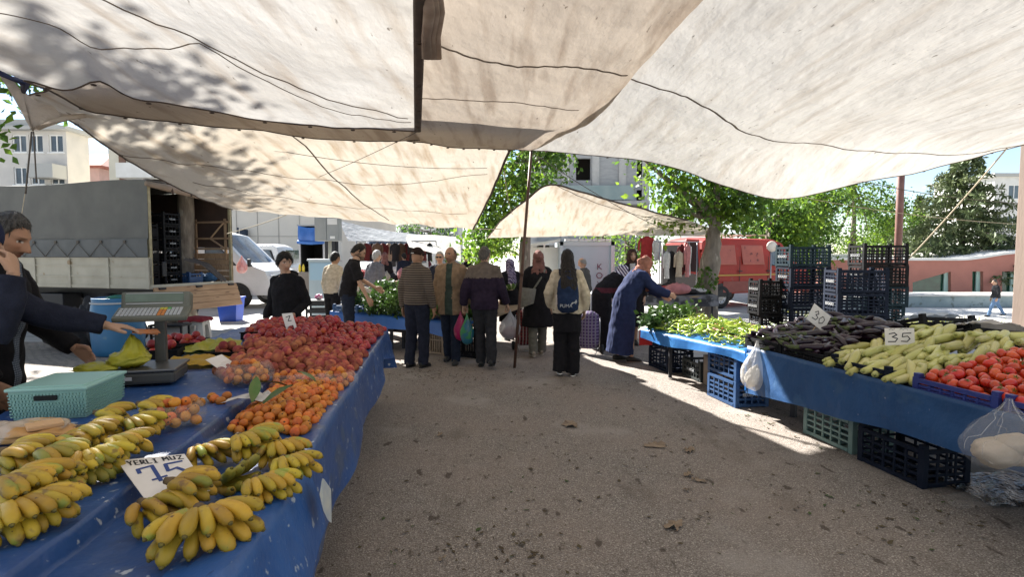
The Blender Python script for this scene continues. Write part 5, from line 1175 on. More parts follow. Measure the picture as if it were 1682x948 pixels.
# zucchini lying front to back, some propped
hZ = lambda s, t: .125 + .22 * sstep(.0, 1.1, s) + .012 * math.sin(t * 17)
lay(ZUC, 'zucchini', 'pale green zucchini in the heap between eggplants and tomatoes', 'zucchini', 'zucchini heaped on the right stall', 55, RT, (.05, 1.05), (.95, 1.74), ZT, lambda s, t: hZ(s, t) - .035, rad(28), .25, 7, mind=.06, tilt0=-.16)
lay(ZUC, 'zucchini', 'pale green zucchini in the heap between eggplants and tomatoes', 'zucchini', 'zucchini heaped on the right stall', 70, RT, (.06, 1.1), (.92, 1.76), ZT, hZ, rad(30), .28, 8, mind=.055, tilt0=-.18)
for k, (s, t, yw) in enumerate([(1.22, 1.55, .2), (1.25, 1.7, .0), (1.2, 1.85, -.2), (1.28, 1.95, .15), (1.15, 1.62, .3), (1.32, 1.8, .1)]):
 o = link('zucchini', ZUC[k % 4], None, None, RT(s, t, ZT + .34 + .015 * (k % 2)), (0, -.05, A1 + yw)); o.data = ZUC[k % 4]; tag(o, 'large pale zucchini lying crosswise at the back above the tomatoes', 'zucchini', 'zucchini at the back of the right stall'); o.scale = (1.25,) * 3
# tomatoes
rng = random.Random(9); pl = []; tr = 0
hT = lambda s, t: .115 + .15 * sstep(0, .9, s) * (.8 + .2 * math.sin(t * 4)) + .03 * sstep(0, .2, s)
while len(pl) < 190 and tr < 20000:
 tr += 1; s = rng.uniform(.06, 1.15); t = rng.uniform(1.84, 3.05); z = ZT + hT(s, t) + rng.uniform(-.012, .012)
 if any((a - s) ** 2 + (b_ - t) ** 2 + (c - z) ** 2 < .069 ** 2 for a, b_, c in pl): continue
 pl.append((s, t, z))
for s, t, z in pl:
 pick(TOM, None, 'tomato', RT(s, t, z), (rng.gauss(0, .7), rng.gauss(0, .7), rng.uniform(0, 6.28)), 'ripe red tomato heaped in the navy crates at the right', 'tomato', 'tomatoes heaped on the right stall', rng.uniform(.9, 1.12))
mb = MB()
for k in range(170):
 s = rng.uniform(.06, 1.1); t = rng.uniform(1.84, 3.0); q = RT(s, t, ZT + hT(s, t) - .05); mb.ell(q, .036, 8, 6)
tag(mb.build('tomato_bed', M_tom), 'lower layer of tomatoes showing between the top ones', 'tomato heap', None, 'stuff')
# peppers
hP = lambda s, t: .04 + .14 * min(1, s / .25) * sstep(0, .3, t) + .02 * math.sin(t * 7)
mb = MB()
for k in range(260):
 s = rng.uniform(.05, .62); t = rng.uniform(.2, L2 - .08); q = PT(s, t, .62 + hP(s, t) - .045); mb.tube([q, q + Vector((rng.gauss(0, .05), rng.gauss(0, .05), 0))], [.013, .006], 6)
tag(mb.build('pepper_bed', M_pep), 'lower layer of green peppers showing between the top ones', 'pepper heap', None, 'stuff')
lay(PEP, 'pepper', 'slender pale green pepper in the heap on the bright blue table', 'pepper', 'green peppers heaped on the pepper table', 240, PT, (.03, .66), (.22, L2 - .04), .63, hP, A2, 1.2, 12, .35, mind=.030)
# leafy greens bunches
M_greens = mat('greens_leaf', (.045, .10, .018), (.075, .14, .025), scale=7, rough=.5, rand=.25, trans=.2); M_greens2 = mat('greens_leaf_dark', (.025, .062, .016), (.045, .09, .02), scale=7, rough=.5, rand=.25, trans=.2); M_gstem = mat('greens_stem', (.22, .30, .10), (.45, .46, .32), scale=9, rough=.5)
def greens_mesh(seed, n=130, m=None):
 rng_ = np.random.RandomState(seed); c = rng_.normal(size=(n, 3)) * np.array([.075, .065, .045]) + np.array([.06, 0, .08]); V = leaf_quads(c, .075, -.3, .75, rng_)
 mb = MB()
 for q in V: mb.add(q, [(0, 1, 2, 3)], 0)
 for k in range(14): a = rng_.normal(size=3) * .02; mb.tube([(-.16, a[0], .03 + abs(a[1])), (-.02, a[0] * 1.8, .05 + abs(a[1]))], [.003, .002], 5, 1)
 return setm([mb.mesh('greens_bunch')], m, M_gstem)[0]
GRN = [greens_mesh(k, m=(M_greens, M_greens2)[k % 2]) for k in range(4)]
def greens(n, fr, srng, trng, base, hf, label, group, seed, mind=.12):
 lay(GRN, 'greens_bunch', label, 'greens', group, n, fr, srng, trng, base, hf, 0, 2.5, seed, .2, mind)
greens(10, PT, (.0, .55), (-.05, .35), .62, lambda s, t: .03 + .08 * min(1, s / .2), 'bunch of leafy greens under the hands of the blue coated woman', 'greens on the pepper table', 3, .09)
# cardboard and cards at the back of the pepper table
M_cbd = mat('cardboard', (.46, .31, .19), (.38, .26, .16), scale=4, rough=.9);
for k, (s, t, w_, l_, rz_, z_, m_, lb) in enumerate([(1.0, .45, .6, .7, .1, .655, M_cbd, 'flat brown cardboard behind the green peppers'), (.95, 1.15, .5, .6, -.15, .668, mat('pale_card', (.62, .50, .36), (.56, .45, .32), scale=4, rough=.9), 'pale sunlit cardboard sheet behind the peppers'), (1.15, 1.70, .7, .75, .05, .68, M_cbd, 'pinkish brown cardboard flap beside the eggplants')]):
 q = PT(s, t, z_); d = MB(); d.box((0, 0, 0), (l_, w_, .008)); d.box((0, w_ / 2 - .02, .02), (l_, .008, .05)); tag(d.build('cardboard_sheet', m_, None, q, (.02, .02, A2 + rz_)), lb, 'cardboard')
d = MB(); q = PT(.85, .62, .69); d.box((0, 0, 0), (.35, .12, .05), ch=.01); tag(d.build('red_packet', mat('red_paper', (.45, .05, .04), rough=.8), None, q, (0, 0, A2)), 'red strip of packaging on the cardboard behind the peppers', 'packaging')
d = MB(); d.box((0, 0, 0), (.5, .35, .006)); tag(d.build('plastic_sheet', M_tarpsky, None, PT(.78, 1.78, .69), (.1, .05, A2 + .2)), 'sky blue plastic sheet between peppers and eggplants', 'plastic sheet')
def flatcard(c, ax, up, w_, h):
 ax = Vector(ax).normalized(); up = Vector(up).normalized(); c = Vector(c); return (c - ax * w_ / 2 - up * h / 2, c + ax * w_ / 2 - up * h / 2, c + ax * w_ / 2 + up * h / 2, c - ax * w_ / 2 + up * h / 2)
S30 = [[(.22, .62), (.34, .78), (.42, .66), (.30, .54), (.46, .46), (.40, .28), (.2, .26)], [(.64, .66), (.54, .46), (.62, .24), (.76, .36), (.80, .6), (.68, .70), (.62, .66)]]
S35 = [[(.14, .66), (.32, .72), (.40, .60), (.24, .48), (.42, .38), (.34, .20), (.10, .20)], [(.88, .70), (.60, .68), (.58, .48), (.76, .52), (.84, .36), (.74, .20), (.54, .22)]]
SC_ = [[(.14, .90), (.2, .95), (.26, .9), (.34, .95)], [(.5, .9), (.56, .97), (.62, .9), (.7, .96), (.78, .9)]]
cxy = P(1345, 522, 5.3); card('tilted white card marked 30 stuck in the eggplants', flatcard(cxy, (.80, .15, -.58), (.45, .15, .75), .225, .17), [(.004, M_black, S30)], M_black, stick=(cxy + Vector((-.02, .01, -.08)), cxy + Vector((-.10, .03, -.22))))
cxy = P(1478, 553, 4.45); card('white card marked 35 standing between zucchini crates', flatcard(cxy, (1, .05, .0), (0, .12, 1), .245, .135), [(.004, M_black, S35), (.0015, M_black, SC_)], M_black, stick=(cxy + Vector((0, .006, -.05)), cxy + Vector((0, .006, -.22))))
cxy = PT(.78, 1.00, .735); card('small white card lying at the back of the peppers, far one', flatcard(cxy, (1, -.3, 0), (.2, .6, .5), .17, .12), [(.003, M_black, [[(.3, .6), (.5, .7), (.4, .5), (.6, .4)]])], M_black)
cxy = PT(.70, 1.55, .745); card('larger white card with faint writing leaning on the peppers', flatcard(cxy, (1, .25, 0), (-.1, .6, .5), .20, .15), [(.003, M_black, [[(.2, .5), (.4, .6), (.5, .4), (.8, .6)]])], M_black)
q = RT(.9, 3.15, .9); card('white price card cut by the right edge above the tomatoes', flatcard(P(1690, 552, 4.6), (1, 0, 0), (0, .1, 1), .2, .13), None, None)
# empty crates with plastic at the back of the right stall
GB = 'empty crates at the back of the right stall'
def bk(label, px, py, Y, rz, tilt, me=CRlow, m=K_black): v = P(px, py, Y); return crate(label, v.x, v.y, v.z, rz, m, me, GB, tilt=tilt)
bk('tilted black crate with a bluish plastic sheet behind the 35 card', 1530, 546, 5.1, .2, (-.25, .05)); bk('tilted black crate with milky plastic near the brown post', 1640, 572, 4.55, -.15, (-.3, .1)); bk('low black crate wedged between the two tilted crates', 1572, 566, 4.9, .6, (-.35, .2))
def plastic(label, px, py, Y, lx, ly, m, seed, rz=0, tilt=(0, 0), hump=.06):
 d = MB(); pts = []
 for j in range(16):
  for i in range(20):
   u, v = i / 19 - .5, j / 15 - .5; k = 1 + .10 * mnoise.noise((u * 5 + seed, v * 5, 1)); pts.append((u * lx * k, v * ly * k, hump * math.cos(u * 2.6) * math.cos(v * 2.6) + .03 * fbm(u * 5 + seed, v * 5, 2, 3)))
 d.grid(pts, 20, 16); return tag(d.build('plastic_sheet', m, None, P(px, py, Y), (tilt[0], tilt[1], rz)), label, 'plastic sheet')
plastic('bluish crumpled plastic sheet over the tilted black crate', 1528, 524, 5.12, .42, .30, mat('pale_blue_plastic', (.45, .52, .60), (.38, .45, .54), scale=9, rough=.3, trans=.3), 2, .2, (-.25, .05)); plastic('milky plastic sheet bulging over the crate by the brown post', 1628, 546, 4.6, .52, .36, mat('milky_plastic', (.50, .47, .43), (.42, .39, .36), scale=7, rough=.35, trans=.3), 6, -.15, (-.35, .12), .09)
# crate stacks behind
GS = 'crates in the tall stacks behind the right stall'
def stack(label, px, Y, rz, n, m, me, z0=0., text=None, tside='side', jit=.012, seed=1, mats_=None):
 rng_ = random.Random(seed); v = P(px, 420, Y); H = max(q.co.z for q in me.vertices) - .028; z = z0
 names = ['bottom', 'second', 'third', 'fourth', 'fifth', 'sixth', 'seventh', 'eighth']
 for k in range(n):
  nm = 'topmost' if k == n - 1 else (names[k] + ' from the ground' if k else 'lowest')
  crate('%s, %s' % (label, nm), v.x + rng_.gauss(0, jit), v.y + rng_.gauss(0, jit), z, rz + rng_.gauss(0, jit), mats_[k] if mats_ else m, me, GS, text); z += H + .001
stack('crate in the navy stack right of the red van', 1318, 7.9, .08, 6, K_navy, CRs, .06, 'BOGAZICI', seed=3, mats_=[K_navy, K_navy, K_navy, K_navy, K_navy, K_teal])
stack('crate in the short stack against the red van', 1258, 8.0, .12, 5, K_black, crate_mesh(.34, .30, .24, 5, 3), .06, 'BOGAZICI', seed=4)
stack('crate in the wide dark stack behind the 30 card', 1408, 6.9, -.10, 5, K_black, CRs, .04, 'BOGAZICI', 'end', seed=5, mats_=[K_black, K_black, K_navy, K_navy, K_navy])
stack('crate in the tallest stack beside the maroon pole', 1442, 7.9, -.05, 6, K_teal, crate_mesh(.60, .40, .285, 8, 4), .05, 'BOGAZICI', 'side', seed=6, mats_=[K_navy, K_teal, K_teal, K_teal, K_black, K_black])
# hanging bags at the right stall
def hang_bag(label, top, w_, h, m, seed, content=None, cm_=None, handle=.3):
 root = thing('plastic_bag', label, 'bag', top); mb = MB(); rr = []; n = 26; m_ = 20; vs = []
 for j in range(m_):
  f = j / (m_ - 1); z = -h * f; k = (.07 + .93 * sstep(0, .62, f)) if f < .72 else math.sqrt(max(.02, 1 - ((f - .72) / .285) ** 2))
  for i in range(n):
   a = 6.283 * i / n; pl = 1 + .16 * math.sin(a * 7 + seed + f * 2) * (1 - f) + .10 * mnoise.noise((math.cos(a) * 2 + seed, math.sin(a) * 2, f * 4)); vs.append((w_ / 2 * k * pl * math.cos(a), w_ / 2 * .8 * k * pl * math.sin(a), z))
 fs = [(j * n + i, j * n + (i + 1) % n, (j + 1) * n + (i + 1) % n, (j + 1) * n + i) for j in range(m_ - 1) for i in range(n)] + [tuple((m_ - 1) * n + i for i in range(n))]
 mb.add(vs, fs, 0, True)
 for i in (1, 4, 9, 13, 15, 20, 23):
  j0, j1 = (i * 5) % 4, m_ - 3 - (i * 7) % 8; mb.tube([Vector(vs[j * n + (i + (j // 5) % 2) % n]) * 1.004 for j in range(j0, j1)], .0012 + .0009 * (i % 3), 4, 1)
 mb.build('film', [m, M_fold], root)
 if content:
  c = MB(); c.ell((-.35, 0, -.1), (.68, .8, .75), 30, 18); c.ell((.45, .1, -.15), (.6, .75, .7), 30, 18); c.ell((.05, -.15, .35), (.55, .6, .6), 30, 18); c.v = [(x * w_ * content[0] * (1 + .10 * mnoise.noise((x * 6, y * 6 + seed, z * 6)) + .22 * mnoise.noise((x * 2 + seed, y * 2, z * 2))), y * w_ * content[0] * .75, z * h * content[1] * (1 + .2 * mnoise.noise((x * 3, y * 3 + seed, z * 2))) - h * (1 - content[1] * 1.12)) for x, y, z in c.v]; c.build('contents', cm_, root)
 return root
M_filmc = mat('clear_bag_film', (.75, .74, .72), (.6, .6, .6), scale=9, rough=.2, alpha=.12, spec=.9, bump=.8, bscale=14)
M_fold = mat('film_fold', (.72, .72, .71), rough=.3, alpha=.3)
M_bread = mat('pale_bags', (.62, .58, .52), (.52, .48, .43), scale=12, rough=.6, bump=.5, bscale=20)
hang_bag('small clear bag of white bags hanging at the pepper table corner', P(1244, 560, 5.50), .30, .50, M_filmw, 2, (.36, .25), M_bread); hang_bag('large clear bag with pale contents hanging at the lower right edge', P(1658, 655, 2.98), .44, .40, M_filmc, 5, (.38, .26), mat('cream_contents', (.46, .38, .30), (.38, .32, .25), scale=9, rough=.7, bump=.4, bscale=18))
plastic('thin clear plastic litter on the ground at the lower right', 1600, 826, 3.55, .5, .22, M_film, 9, .2, (0, 0), .03).location = G(1610, 822, .02)
d = MB(); pts = []
for j in range(12):
 for i in range(16): u, v = i / 15 - .5, j / 11 - .5; pts.append((u * .7, v * .5, .03 * fbm(u * 6, v * 6, 4, 3)))
d.grid(pts, 16, 12); tag(d.build('black_plastic', mat('shiny_black_plastic', (.02, .022, .028), rough=.2, bump=1.0, bscale=25, spec=.7), None, G(1650, 800, .03), (0, 0, .1)), 'shiny crumpled black plastic under the right end of the stall', 'plastic sheet')
M_mint = mat('mint_plastic', (.24, .43, .38), (.22, .40, .36), scale=4, rough=.5)
c0 = G(118, 689, ZL + .008); root = thing('storage_basket', 'mint green woven plastic basket with a lid', 'basket', (c0.x - .135, c0.y + .17, ZL + .008), .18)
d = MB(); w_, l_, h = .32, .36, .135
bx = [(-w_ / 2 + .012, -l_ / 2 + .012), (w_ / 2 - .012, -l_ / 2 + .012), (w_ / 2 - .012, l_ / 2 - .012), (-w_ / 2 + .012, l_ / 2 - .012)]; tx = [(-w_ / 2, -l_ / 2), (w_ / 2, -l_ / 2), (w_ / 2, l_ / 2), (-w_ / 2, l_ / 2)]
d.add([(x, y, 0) for x, y in bx] + [(x, y, h) for x, y in tx], [(0, 3, 2, 1), (0, 1, 5, 4), (1, 2, 6, 5), (2, 3, 7, 6), (3, 0, 4, 7)])
for (a, b_) in ((0, 1), (1, 2), (2, 3), (3, 0)):
 A, B_ = Vector((*tx[a], 0)), Vector((*tx[b_], 0)); n_ = (B_ - A).normalized().cross(Vector((0, 0, 1))); ln = (B_ - A).length; K = int(ln / .0135)
 for j in range(8):
  for k in range(K):
   if a == 0 and 0.30 < (k + .5) / K < .66 and 5 <= j <= 6: continue
   f = (k + .5 + .25 * (j % 2)) / K; z = .012 + j * .0145; p_ = A.lerp(B_, f) + n_ * (-.010 * (1 - z / h) + .0025); d.box((p_.x, p_.y, z + .004), (.0085, .006, .0075), rz=math.atan2(n_.y, n_.x) + rad(90))
d.build('body', M_mint, root, bevel=0)
d = MB(); d.box((0, 0, h + .008), (w_ + .022, l_ + .022, .016), ch=.007); d.box((0, 0, h + .017), (w_ - .03, l_ - .03, .006), ch=.003); d.build('lid', mat('mint_lid', (.29, .50, .45), (.27, .47, .42), scale=3, rough=.45), root)
d = MB(); d.box((-.006, -l_ / 2 - .004, .103), (.095, .012, .024), ch=.005); d.build('handle_hole_shade', mat('hole_shade', (.01, .012, .012), rough=.9), root)  # dark block stands for the shade inside the grip hole
# scale
sx, ty = to_st(G(238, 628, ZL)); c0 = LT(sx, ty, ZL + .006); root = thing('weighing_scale', 'grey market weighing scale with a keypad on a column', 'scale', c0, .30)
M_sc = mat('scale_dark', (.055, .055, .052), (.07, .07, .066), scale=5, rough=.5); M_scg = mat('scale_olive', (.11, .115, .095), (.13, .135, .11), scale=5, rough=.5)
d = MB(); d.box((0, 0, .045), (.40, .32, .07), ch=.018); d.build('base', M_sc, root); d = MB(); d.box((0, 0, .09), (.42, .34, .018), ch=.008); d.build('weighing_plate', mat('steel_plate', (.16, .155, .15), rough=.35, metal=.7), root)
d = MB(); d.box((.06, .13, .24), (.062, .055, .32), ch=.01); d.build('column', M_sc, root)
d = MB(); d.box((0, 0, 0), (.38, .085, .115), ch=.014); hd = d.build('display_housing', M_scg, root, (.045, .15, .475), (rad(-12), 0, 0)); d = MB(); d.box((-.005, -.0435, .018), (.32, .004, .05)); d.build('display_window', mat('display_window', (.14, .19, .15), (.10, .14, .11), scale=8, rough=.2), hd)
d = MB(); d.box((-.005, -.0462, -.018), (.31, .003, .006)); d.box((-.005, -.0462, .046), (.31, .003, .004)); d.build('trim_line', M_print, hd)
d = MB(); d.box((0, 0, 0), (.40, .15, .035), ch=.012); kp = d.build('keypad_panel', M_scg, root, (.04, .055, .405), (rad(22), 0, 0))
d = MB(); cols = [M_print, mat('key_yellow', (.55, .5, .08), rough=.6), mat('key_orange', (.55, .2, .05), rough=.6), mat('key_green', (.10, .35, .10), rough=.6)]
for j in range(4):
 for k in range(16):
  mi = 0
  if 10 <= k <= 11: mi = 1 if j == 3 else 2
  if k == 12 and j == 3: mi = 3
  d.box((-.17 + k * .0215, -.045 + j * .026, .0195), (.017, .02, .006), mi)
d.build('keys', cols, kp); d = MB(); d.box((-.05, -.172, .05), (.07, .003, .02)); d.build('label_plate', M_print, root)
# bags
def soft_bag(name, label, c, r, m, seed, peak=None, cat='bag', nu=40, nv=26):
 mb = MB(); mb.ell((0, 0, 0), 1, nu, nv); vs = []
 for x, y, z in mb.v:
  k = 1 + .20 * mnoise.noise((x * 1.7 + seed, y * 1.7, z * 1.7)) + .09 * mnoise.noise((x * 5 + seed, y * 5, z * 5)); X, Y_, Z = x * r[0] * k, y * r[1] * k, max(0, z * .5 + .5) * r[2] * (1 + .25 * mnoise.noise((x * 3, y * 3, seed)))
  if peak:
   w_ = max(0, 1 - ((x - peak[0]) ** 2 + (y - peak[1]) ** 2) / .35); Z += r[2] * peak[2] * w_ ** 1.5 * (z > -.3); a = math.atan2(y - peak[1], x - peak[0]); Z += .02 * math.sin(a * 9) * w_
  vs.append((X, Y_, Z))
 mb.v = vs; return tag(mb.build(name, m, None, c), label, cat)
M_ybag = mat('yellow_bag', (.56, .52, .06), (.47, .45, .05), scale=7, rough=.28, trans=.35, bump=.7, bscale=14); M_ybag2 = mat('orange_bag', (.62, .34, .03), (.66, .42, .05), scale=6, rough=.35, trans=.3, bump=.6, bscale=12)
v = c0 + Vector((-.05, -.06, .105)); soft_bag('plastic_bag', 'olive yellow plastic bag slumped on the scale plate', v, (.115, .12, .095), M_ybag, 3, (.15, .1, .75)); soft_bag('plastic_bag', 'loose yellow bag tail lying beside the scale bag', v + Vector((-.12, -.10, -.02)), (.12, .09, .06), M_ybag, 8)
def onL(px, py, z=ZL): s, t = to_st(G(px, py, z)); return LT(s, t, z)
def flatbag(label, px, py, lx, ly, m, seed, rz=0, hump=.04):
 o = plastic(label, 0, 0, 1, lx, ly, m, seed, rz, (0, 0), hump); o.name = 'plastic_bag'; o['category'] = 'bag'; o.location = onL(px, py) + Vector((0, 0, .025)); return o
flatbag('orange yellow plastic bag spread on the blue cloth right of the scale', 328, 600, .42, .34, M_ybag2, 4, .1, .035); flatbag('pale yellow plastic bag crumpled behind the orange one', 352, 576, .40, .42, M_ybag, 11, .5, .06)
o = soft_bag('bread_bag', 'clear bag of folded orange and yellow packs beside the basket', onL(45, 722), (.19, .13, .075), mat('bread_film', (.62, .50, .38), (.66, .36, .12), scale=8, rough=.25, alpha=.75, lo=.5, hi=.56, bump=.5, bscale=12), 6)
root = thing('snack_packs', 'yellow and orange packs showing inside the clear bag by the basket', 'packs', onL(42, 722) + Vector((0, 0, .03)), .3)
for k, (x, y, rz_, mm) in enumerate([(-.05, .0, .2, (.62, .30, .10)), (.05, .03, -.3, (.60, .42, .06)), (.09, -.05, .5, (.66, .40, .20))]):
 d = MB(); d.box((x, y, .015 + k * .012), (.12, .09, .02), rz=rz_, ch=.006); d.build('pack', mat('pack_%d' % k, mm, rough=.5), root)
def tray_fruit(label, px, py, n, meshes, nm, cat, fl, rz, seed, lx=.36, ly=.20):
 q = onL(px, py); d = MB(); t_ = .006; h = .06; d.box((0, 0, t_ / 2 + .004), (lx, ly, t_));
 for s_ in (-1, 1): d.box((0, s_ * (ly / 2 - t_ / 2), h / 2 + t_), (lx, t_, h)); d.box((s_ * (lx / 2 - t_ / 2), 0, h / 2 + t_), (t_, ly - 2 * t_, h))
 for s_ in (-1, 1): d.box((0, s_ * ly / 2, h + t_ + .004), (lx + .016, .016, .008))
 tag(d.build('fruit_tray', K_black, None, q, (0, 0, rz)), label, 'tray'); rng_ = random.Random(seed)
 for k in range(n):
  a = Matrix.Rotation(rz, 3, 'Z') @ Vector((rng_.uniform(-lx / 2 + .045, lx / 2 - .045), rng_.uniform(-ly / 2 + .045, ly / 2 - .045), .05 + .03 * (k % 3))); pick(meshes, None, nm, q + a, (rng_.uniform(0, 6), rng_.uniform(0, 6), 0), fl, cat, cat + 's in the black trays', 1)
tray_fruit('black tray of red nectarines behind the scale', 295, 576, 16, NECT, 'nectarine', 'nectarine', 'dark red nectarine in the black tray behind the scale', .5, 3, .42, .26); tray_fruit('black tray of peaches left of the peach heap', 393, 592, 12, PEACH, 'peach', 'peach', 'peach in the black tray left of the peach heap', .0, 4, .40, .16)
tray_fruit('dark tray with few nectarines touching the scale column', 268, 588, 7, NECT, 'nectarine', 'nectarine', 'nectarine in the dark tray touching the scale column', .3, 7, .24, .2); tray_fruit('black tray of nectarines at the back beside the boy', 435, 556, 12, NECT, 'nectarine', 'nectarine', 'nectarine in the back tray in front of the boy', .1, 8, .36, .2)
O3 = Vector((-3.22, 10.05, 0)); D3 = (Vector((-.75, 8.75, 0)) - O3).normalized(); N3 = Vector((-D3.y, D3.x, 0)); A3 = math.atan2(D3.y, D3.x); L3 = 2.9
def GTb(s, t, z): v = O3 + D3 * t + N3 * s; return Vector((v.x, v.y, z))
rootG = thing('market_stall', 'greens stall with a bright blue cloth behind the nectarines', 'stall')
d = MB(); cs = [GTb(0, 0, .60), GTb(2.2, 0, .78), GTb(2.2, L3, .72), GTb(0, L3, .54)]; d.add(cs + [c - Vector((0, 0, .03)) for c in cs], [(0, 3, 2, 1), (4, 5, 6, 7), (0, 1, 5, 4), (1, 2, 6, 5), (2, 3, 7, 6), (3, 0, 4, 7)]); d.build('tabletop', M_ply, rootG)
M_tarpmid = mat('mid_blue_tarpaulin', (.03, .11, .36), (.045, .15, .44), scale=3, rough=.45, bump=.3, bscale=10)
d = MB(); pts = []
for j in range(46):
 t = -.06 + (L3 + .1) * j / 45; z0 = .61 - .06 * t / L3
 for k in range(5): pts.append(GTb(.8 - .205 * k, t, z0 + .012 + .08 * (.8 - .205 * k)))
 for k in range(1, 9): f = k / 8; pts.append(GTb(-.03 + .02 * math.sin(t * 7) * f, t, z0 + .005 - (.24 + .05 * math.sin(t * 2.2 + 1)) * f))
d.grid(pts, 13, 46); d.build('tablecloth', M_tarpmid, rootG)
for s, t in ((.1, .05), (.1, 1.25), (2.0, .1), (2.0, 2.7)): d = MB(); q = GTb(s, t, 0); d.box((q.x, q.y, .29), (.05, .05, .56)); d.build('leg', M_leg, rootG)
mb = MB(); d = MB(); q = GTb(.05, .42, .63); crate('small blue crate on the corner of the greens stall', q.x, q.y, q.z, A3, K_blue, CRlow, None)
greens(46, GTb, (.12, .95), (.28, 2.85), .66, lambda s, t: .04 + .26 * s, 'bunch of dark leafy greens piled on the greens stall', 'greens on the greens stall', 5, .15)
greens(16, GTb, (.0, .2), (.9, 2.85), .60, lambda s, t: .04, 'bunch of greens along the front edge of the greens stall', 'greens at the front of the greens stall', 15, .15)
# cauliflower and others
M_caul = mat('cauliflower', (.62, .57, .42), (.52, .47, .33), scale=50, rough=.8, bump=.8, bscale=70, rand=.1)
def caul(seed):
 mb = MB(); mb.ell((0, 0, .07), 1, 18, 12); mb.v = [((x * .075) * (1 + .12 * mnoise.noise((x * 5, y * 5, z * 5 + seed))), y * .075, .06 + (z - .07) * .055 * (1 + .2 * mnoise.noise((x * 6, y * 6, seed)))) for x, y, z in mb.v]
 rng_ = np.random.RandomState(seed)
 for k in range(9):
  a = k * .7; p_ = Vector((math.cos(a) * .06, math.sin(a) * .06, .01)); e = Vector((math.cos(a) * .125, math.sin(a) * .125, .09)); s_ = Vector((-math.sin(a), math.cos(a), 0)) * .035; mb.add([p_ - s_ * .6, p_ + s_ * .6, e + s_, e + Vector((0, 0, .02)), e - s_], [(0, 1, 2, 3, 4)], 1)
 return setm([mb.mesh('cauliflower')], M_caul, M_greens)[0]
CAU = [caul(k) for k in range(3)]
lay(CAU, 'cauliflower', 'white cauliflower with green leaves behind the greens', 'cauliflower', 'cauliflowers on the greens stall', 16, GTb, (1.1, 1.75), (1.3, 2.8), .92, lambda s, t: .10 * (s - 1), 0, 2, 6, .2, .15)
POT = setm([fruit_mesh('potato', .038, .85, .0, lump=.2, seed=50 + k) for k in range(3)], mat('potato_skin', (.40, .25, .11), (.48, .32, .16), scale=20, rough=.85, rand=.2))
lay(POT, 'potato', 'tan potato in the pile between greens and cauliflowers', 'potato', 'potatoes on the greens stall', 40, GTb, (.85, 1.25), (1.2, 2.3), .88, lambda s, t: .02 + .05 * math.sin((t - 1.2) * 2.8), 0, 3, 7, 1, .06)
lay(TOM, 'tomato', 'red tomato in the small far pile behind the cauliflowers', 'tomato', 'tomatoes on the greens stall', 45, GTb, (1.9, 2.25), (1.0, 1.9), .98, lambda s, t: .05 * math.sin((t - 1) * 3.2), 0, 3, 8, 1, .06)
q = GTb(1.15, 1.0, 1.03); d = MB(); d.box((0, 0, .05), (.12, .10, .1), ch=.02); tag(d.build('paper_packet', M_white, None, q, (.2, .1, .4)), 'small white packet on top of the leafy greens', 'packet'); q = GTb(1.1, 1.18, 1.06); d = MB(); d.box((0, 0, .05), (.10, .03, .13), ch=.01); tag(d.build('price_tag', mat('yellow_card', (.5, .46, .05), rough=.7), None, q, (.2, 0, .5)), 'yellow tag standing beside the white packet on the greens', 'tag')
for (s, t, lb, m_, zz) in ((.25, 2.1, 'beige slatted crate under the greens stall behind the striped man', K_beige, 0), (.22, 2.75, 'black crate under the greens stall beside the bald man', K_black, 0)):
 q = GTb(s, t, 0); crate(lb, q.x, q.y, zz, A3, m_, crate_mesh(.5, .36, .48, 9, 1), 'crates under the greens stall')
q = GTb(.4, .75, .0); r_ = thing('low_bench', 'dark low bench with a pink cloth under the greens stall', 'bench', q, A3); d = MB(); d.box((0, 0, .30), (1.3, .3, .03), ch=.004); d.build('seat', M_leg, r_)
for s_ in (-1, 1): d = MB(); d.box((s_ * .6, 0, .143), (.04, .26, .285)); d.build('leg', M_leg, r_)
d = MB(); d.box((0, 0, 0), (.55, .26, .05), ch=.015); tag(d.build('folded_cloth', mat('pink_cloth', (.40, .06, .14), (.30, .04, .10), scale=14, rough=.9), None, q + Vector((.02, 0, .343)), (0, 0, A3)), 'pink folded cloth on the low bench under the greens', 'cloth')
M_tyre = mat('tyre_rubber', (.018, .018, .018), (.03, .03, .03), scale=20, rough=.9); M_rim = mat('wheel_rim', (.32, .32, .33), rough=.4, metal=.6)
M_dark = mat('dark_plastic', (.015, .015, .017), rough=.6); M_vglass = mat('vehicle_glass', (.03, .04, .05), (.12, .16, .19), scale=2.5, rough=.06, spec=.8)
M_lamp = mat('lamp_lens', (.55, .55, .55), rough=.15)
def wheel(root, x, y, r, w_=.22, side=-1):
 T = Matrix.Translation((x, y, r)) @ Matrix.Rotation(rad(90), 4, 'X')
 mb = MB(); mb.lathe([(r * .62, -w_ / 2), (r * .93, -w_ / 2), (r, -w_ * .32), (r, w_ * .32), (r * .93, w_ / 2), (r * .62, w_ / 2)], 28, 0, T, caps=False); wo_ = mb.build('wheel', M_tyre, root)
 mb = MB(); mb.lathe([(.01, -w_ * .3), (r * .2, -w_ * .34), (r * .3, -w_ * .24), (r * .5, -w_ * .30), (r * .63, -w_ * .44), (r * .64, w_ * .44), (r * .5, w_ * .30), (r * .3, w_ * .24), (r * .2, w_ * .34), (.01, w_ * .3)], 24, 0, T)
 for k in range(8):
  a = k * .785
  for s_ in (-1, 1): mb.ell((r * .45 * math.cos(a), r * .45 * math.sin(a), s_ * w_ * .285), (r * .06, r * .06, .008), 7, 4, 1, T)
 mb.build('rim', [M_rim, M_dark], wo_); return wo_
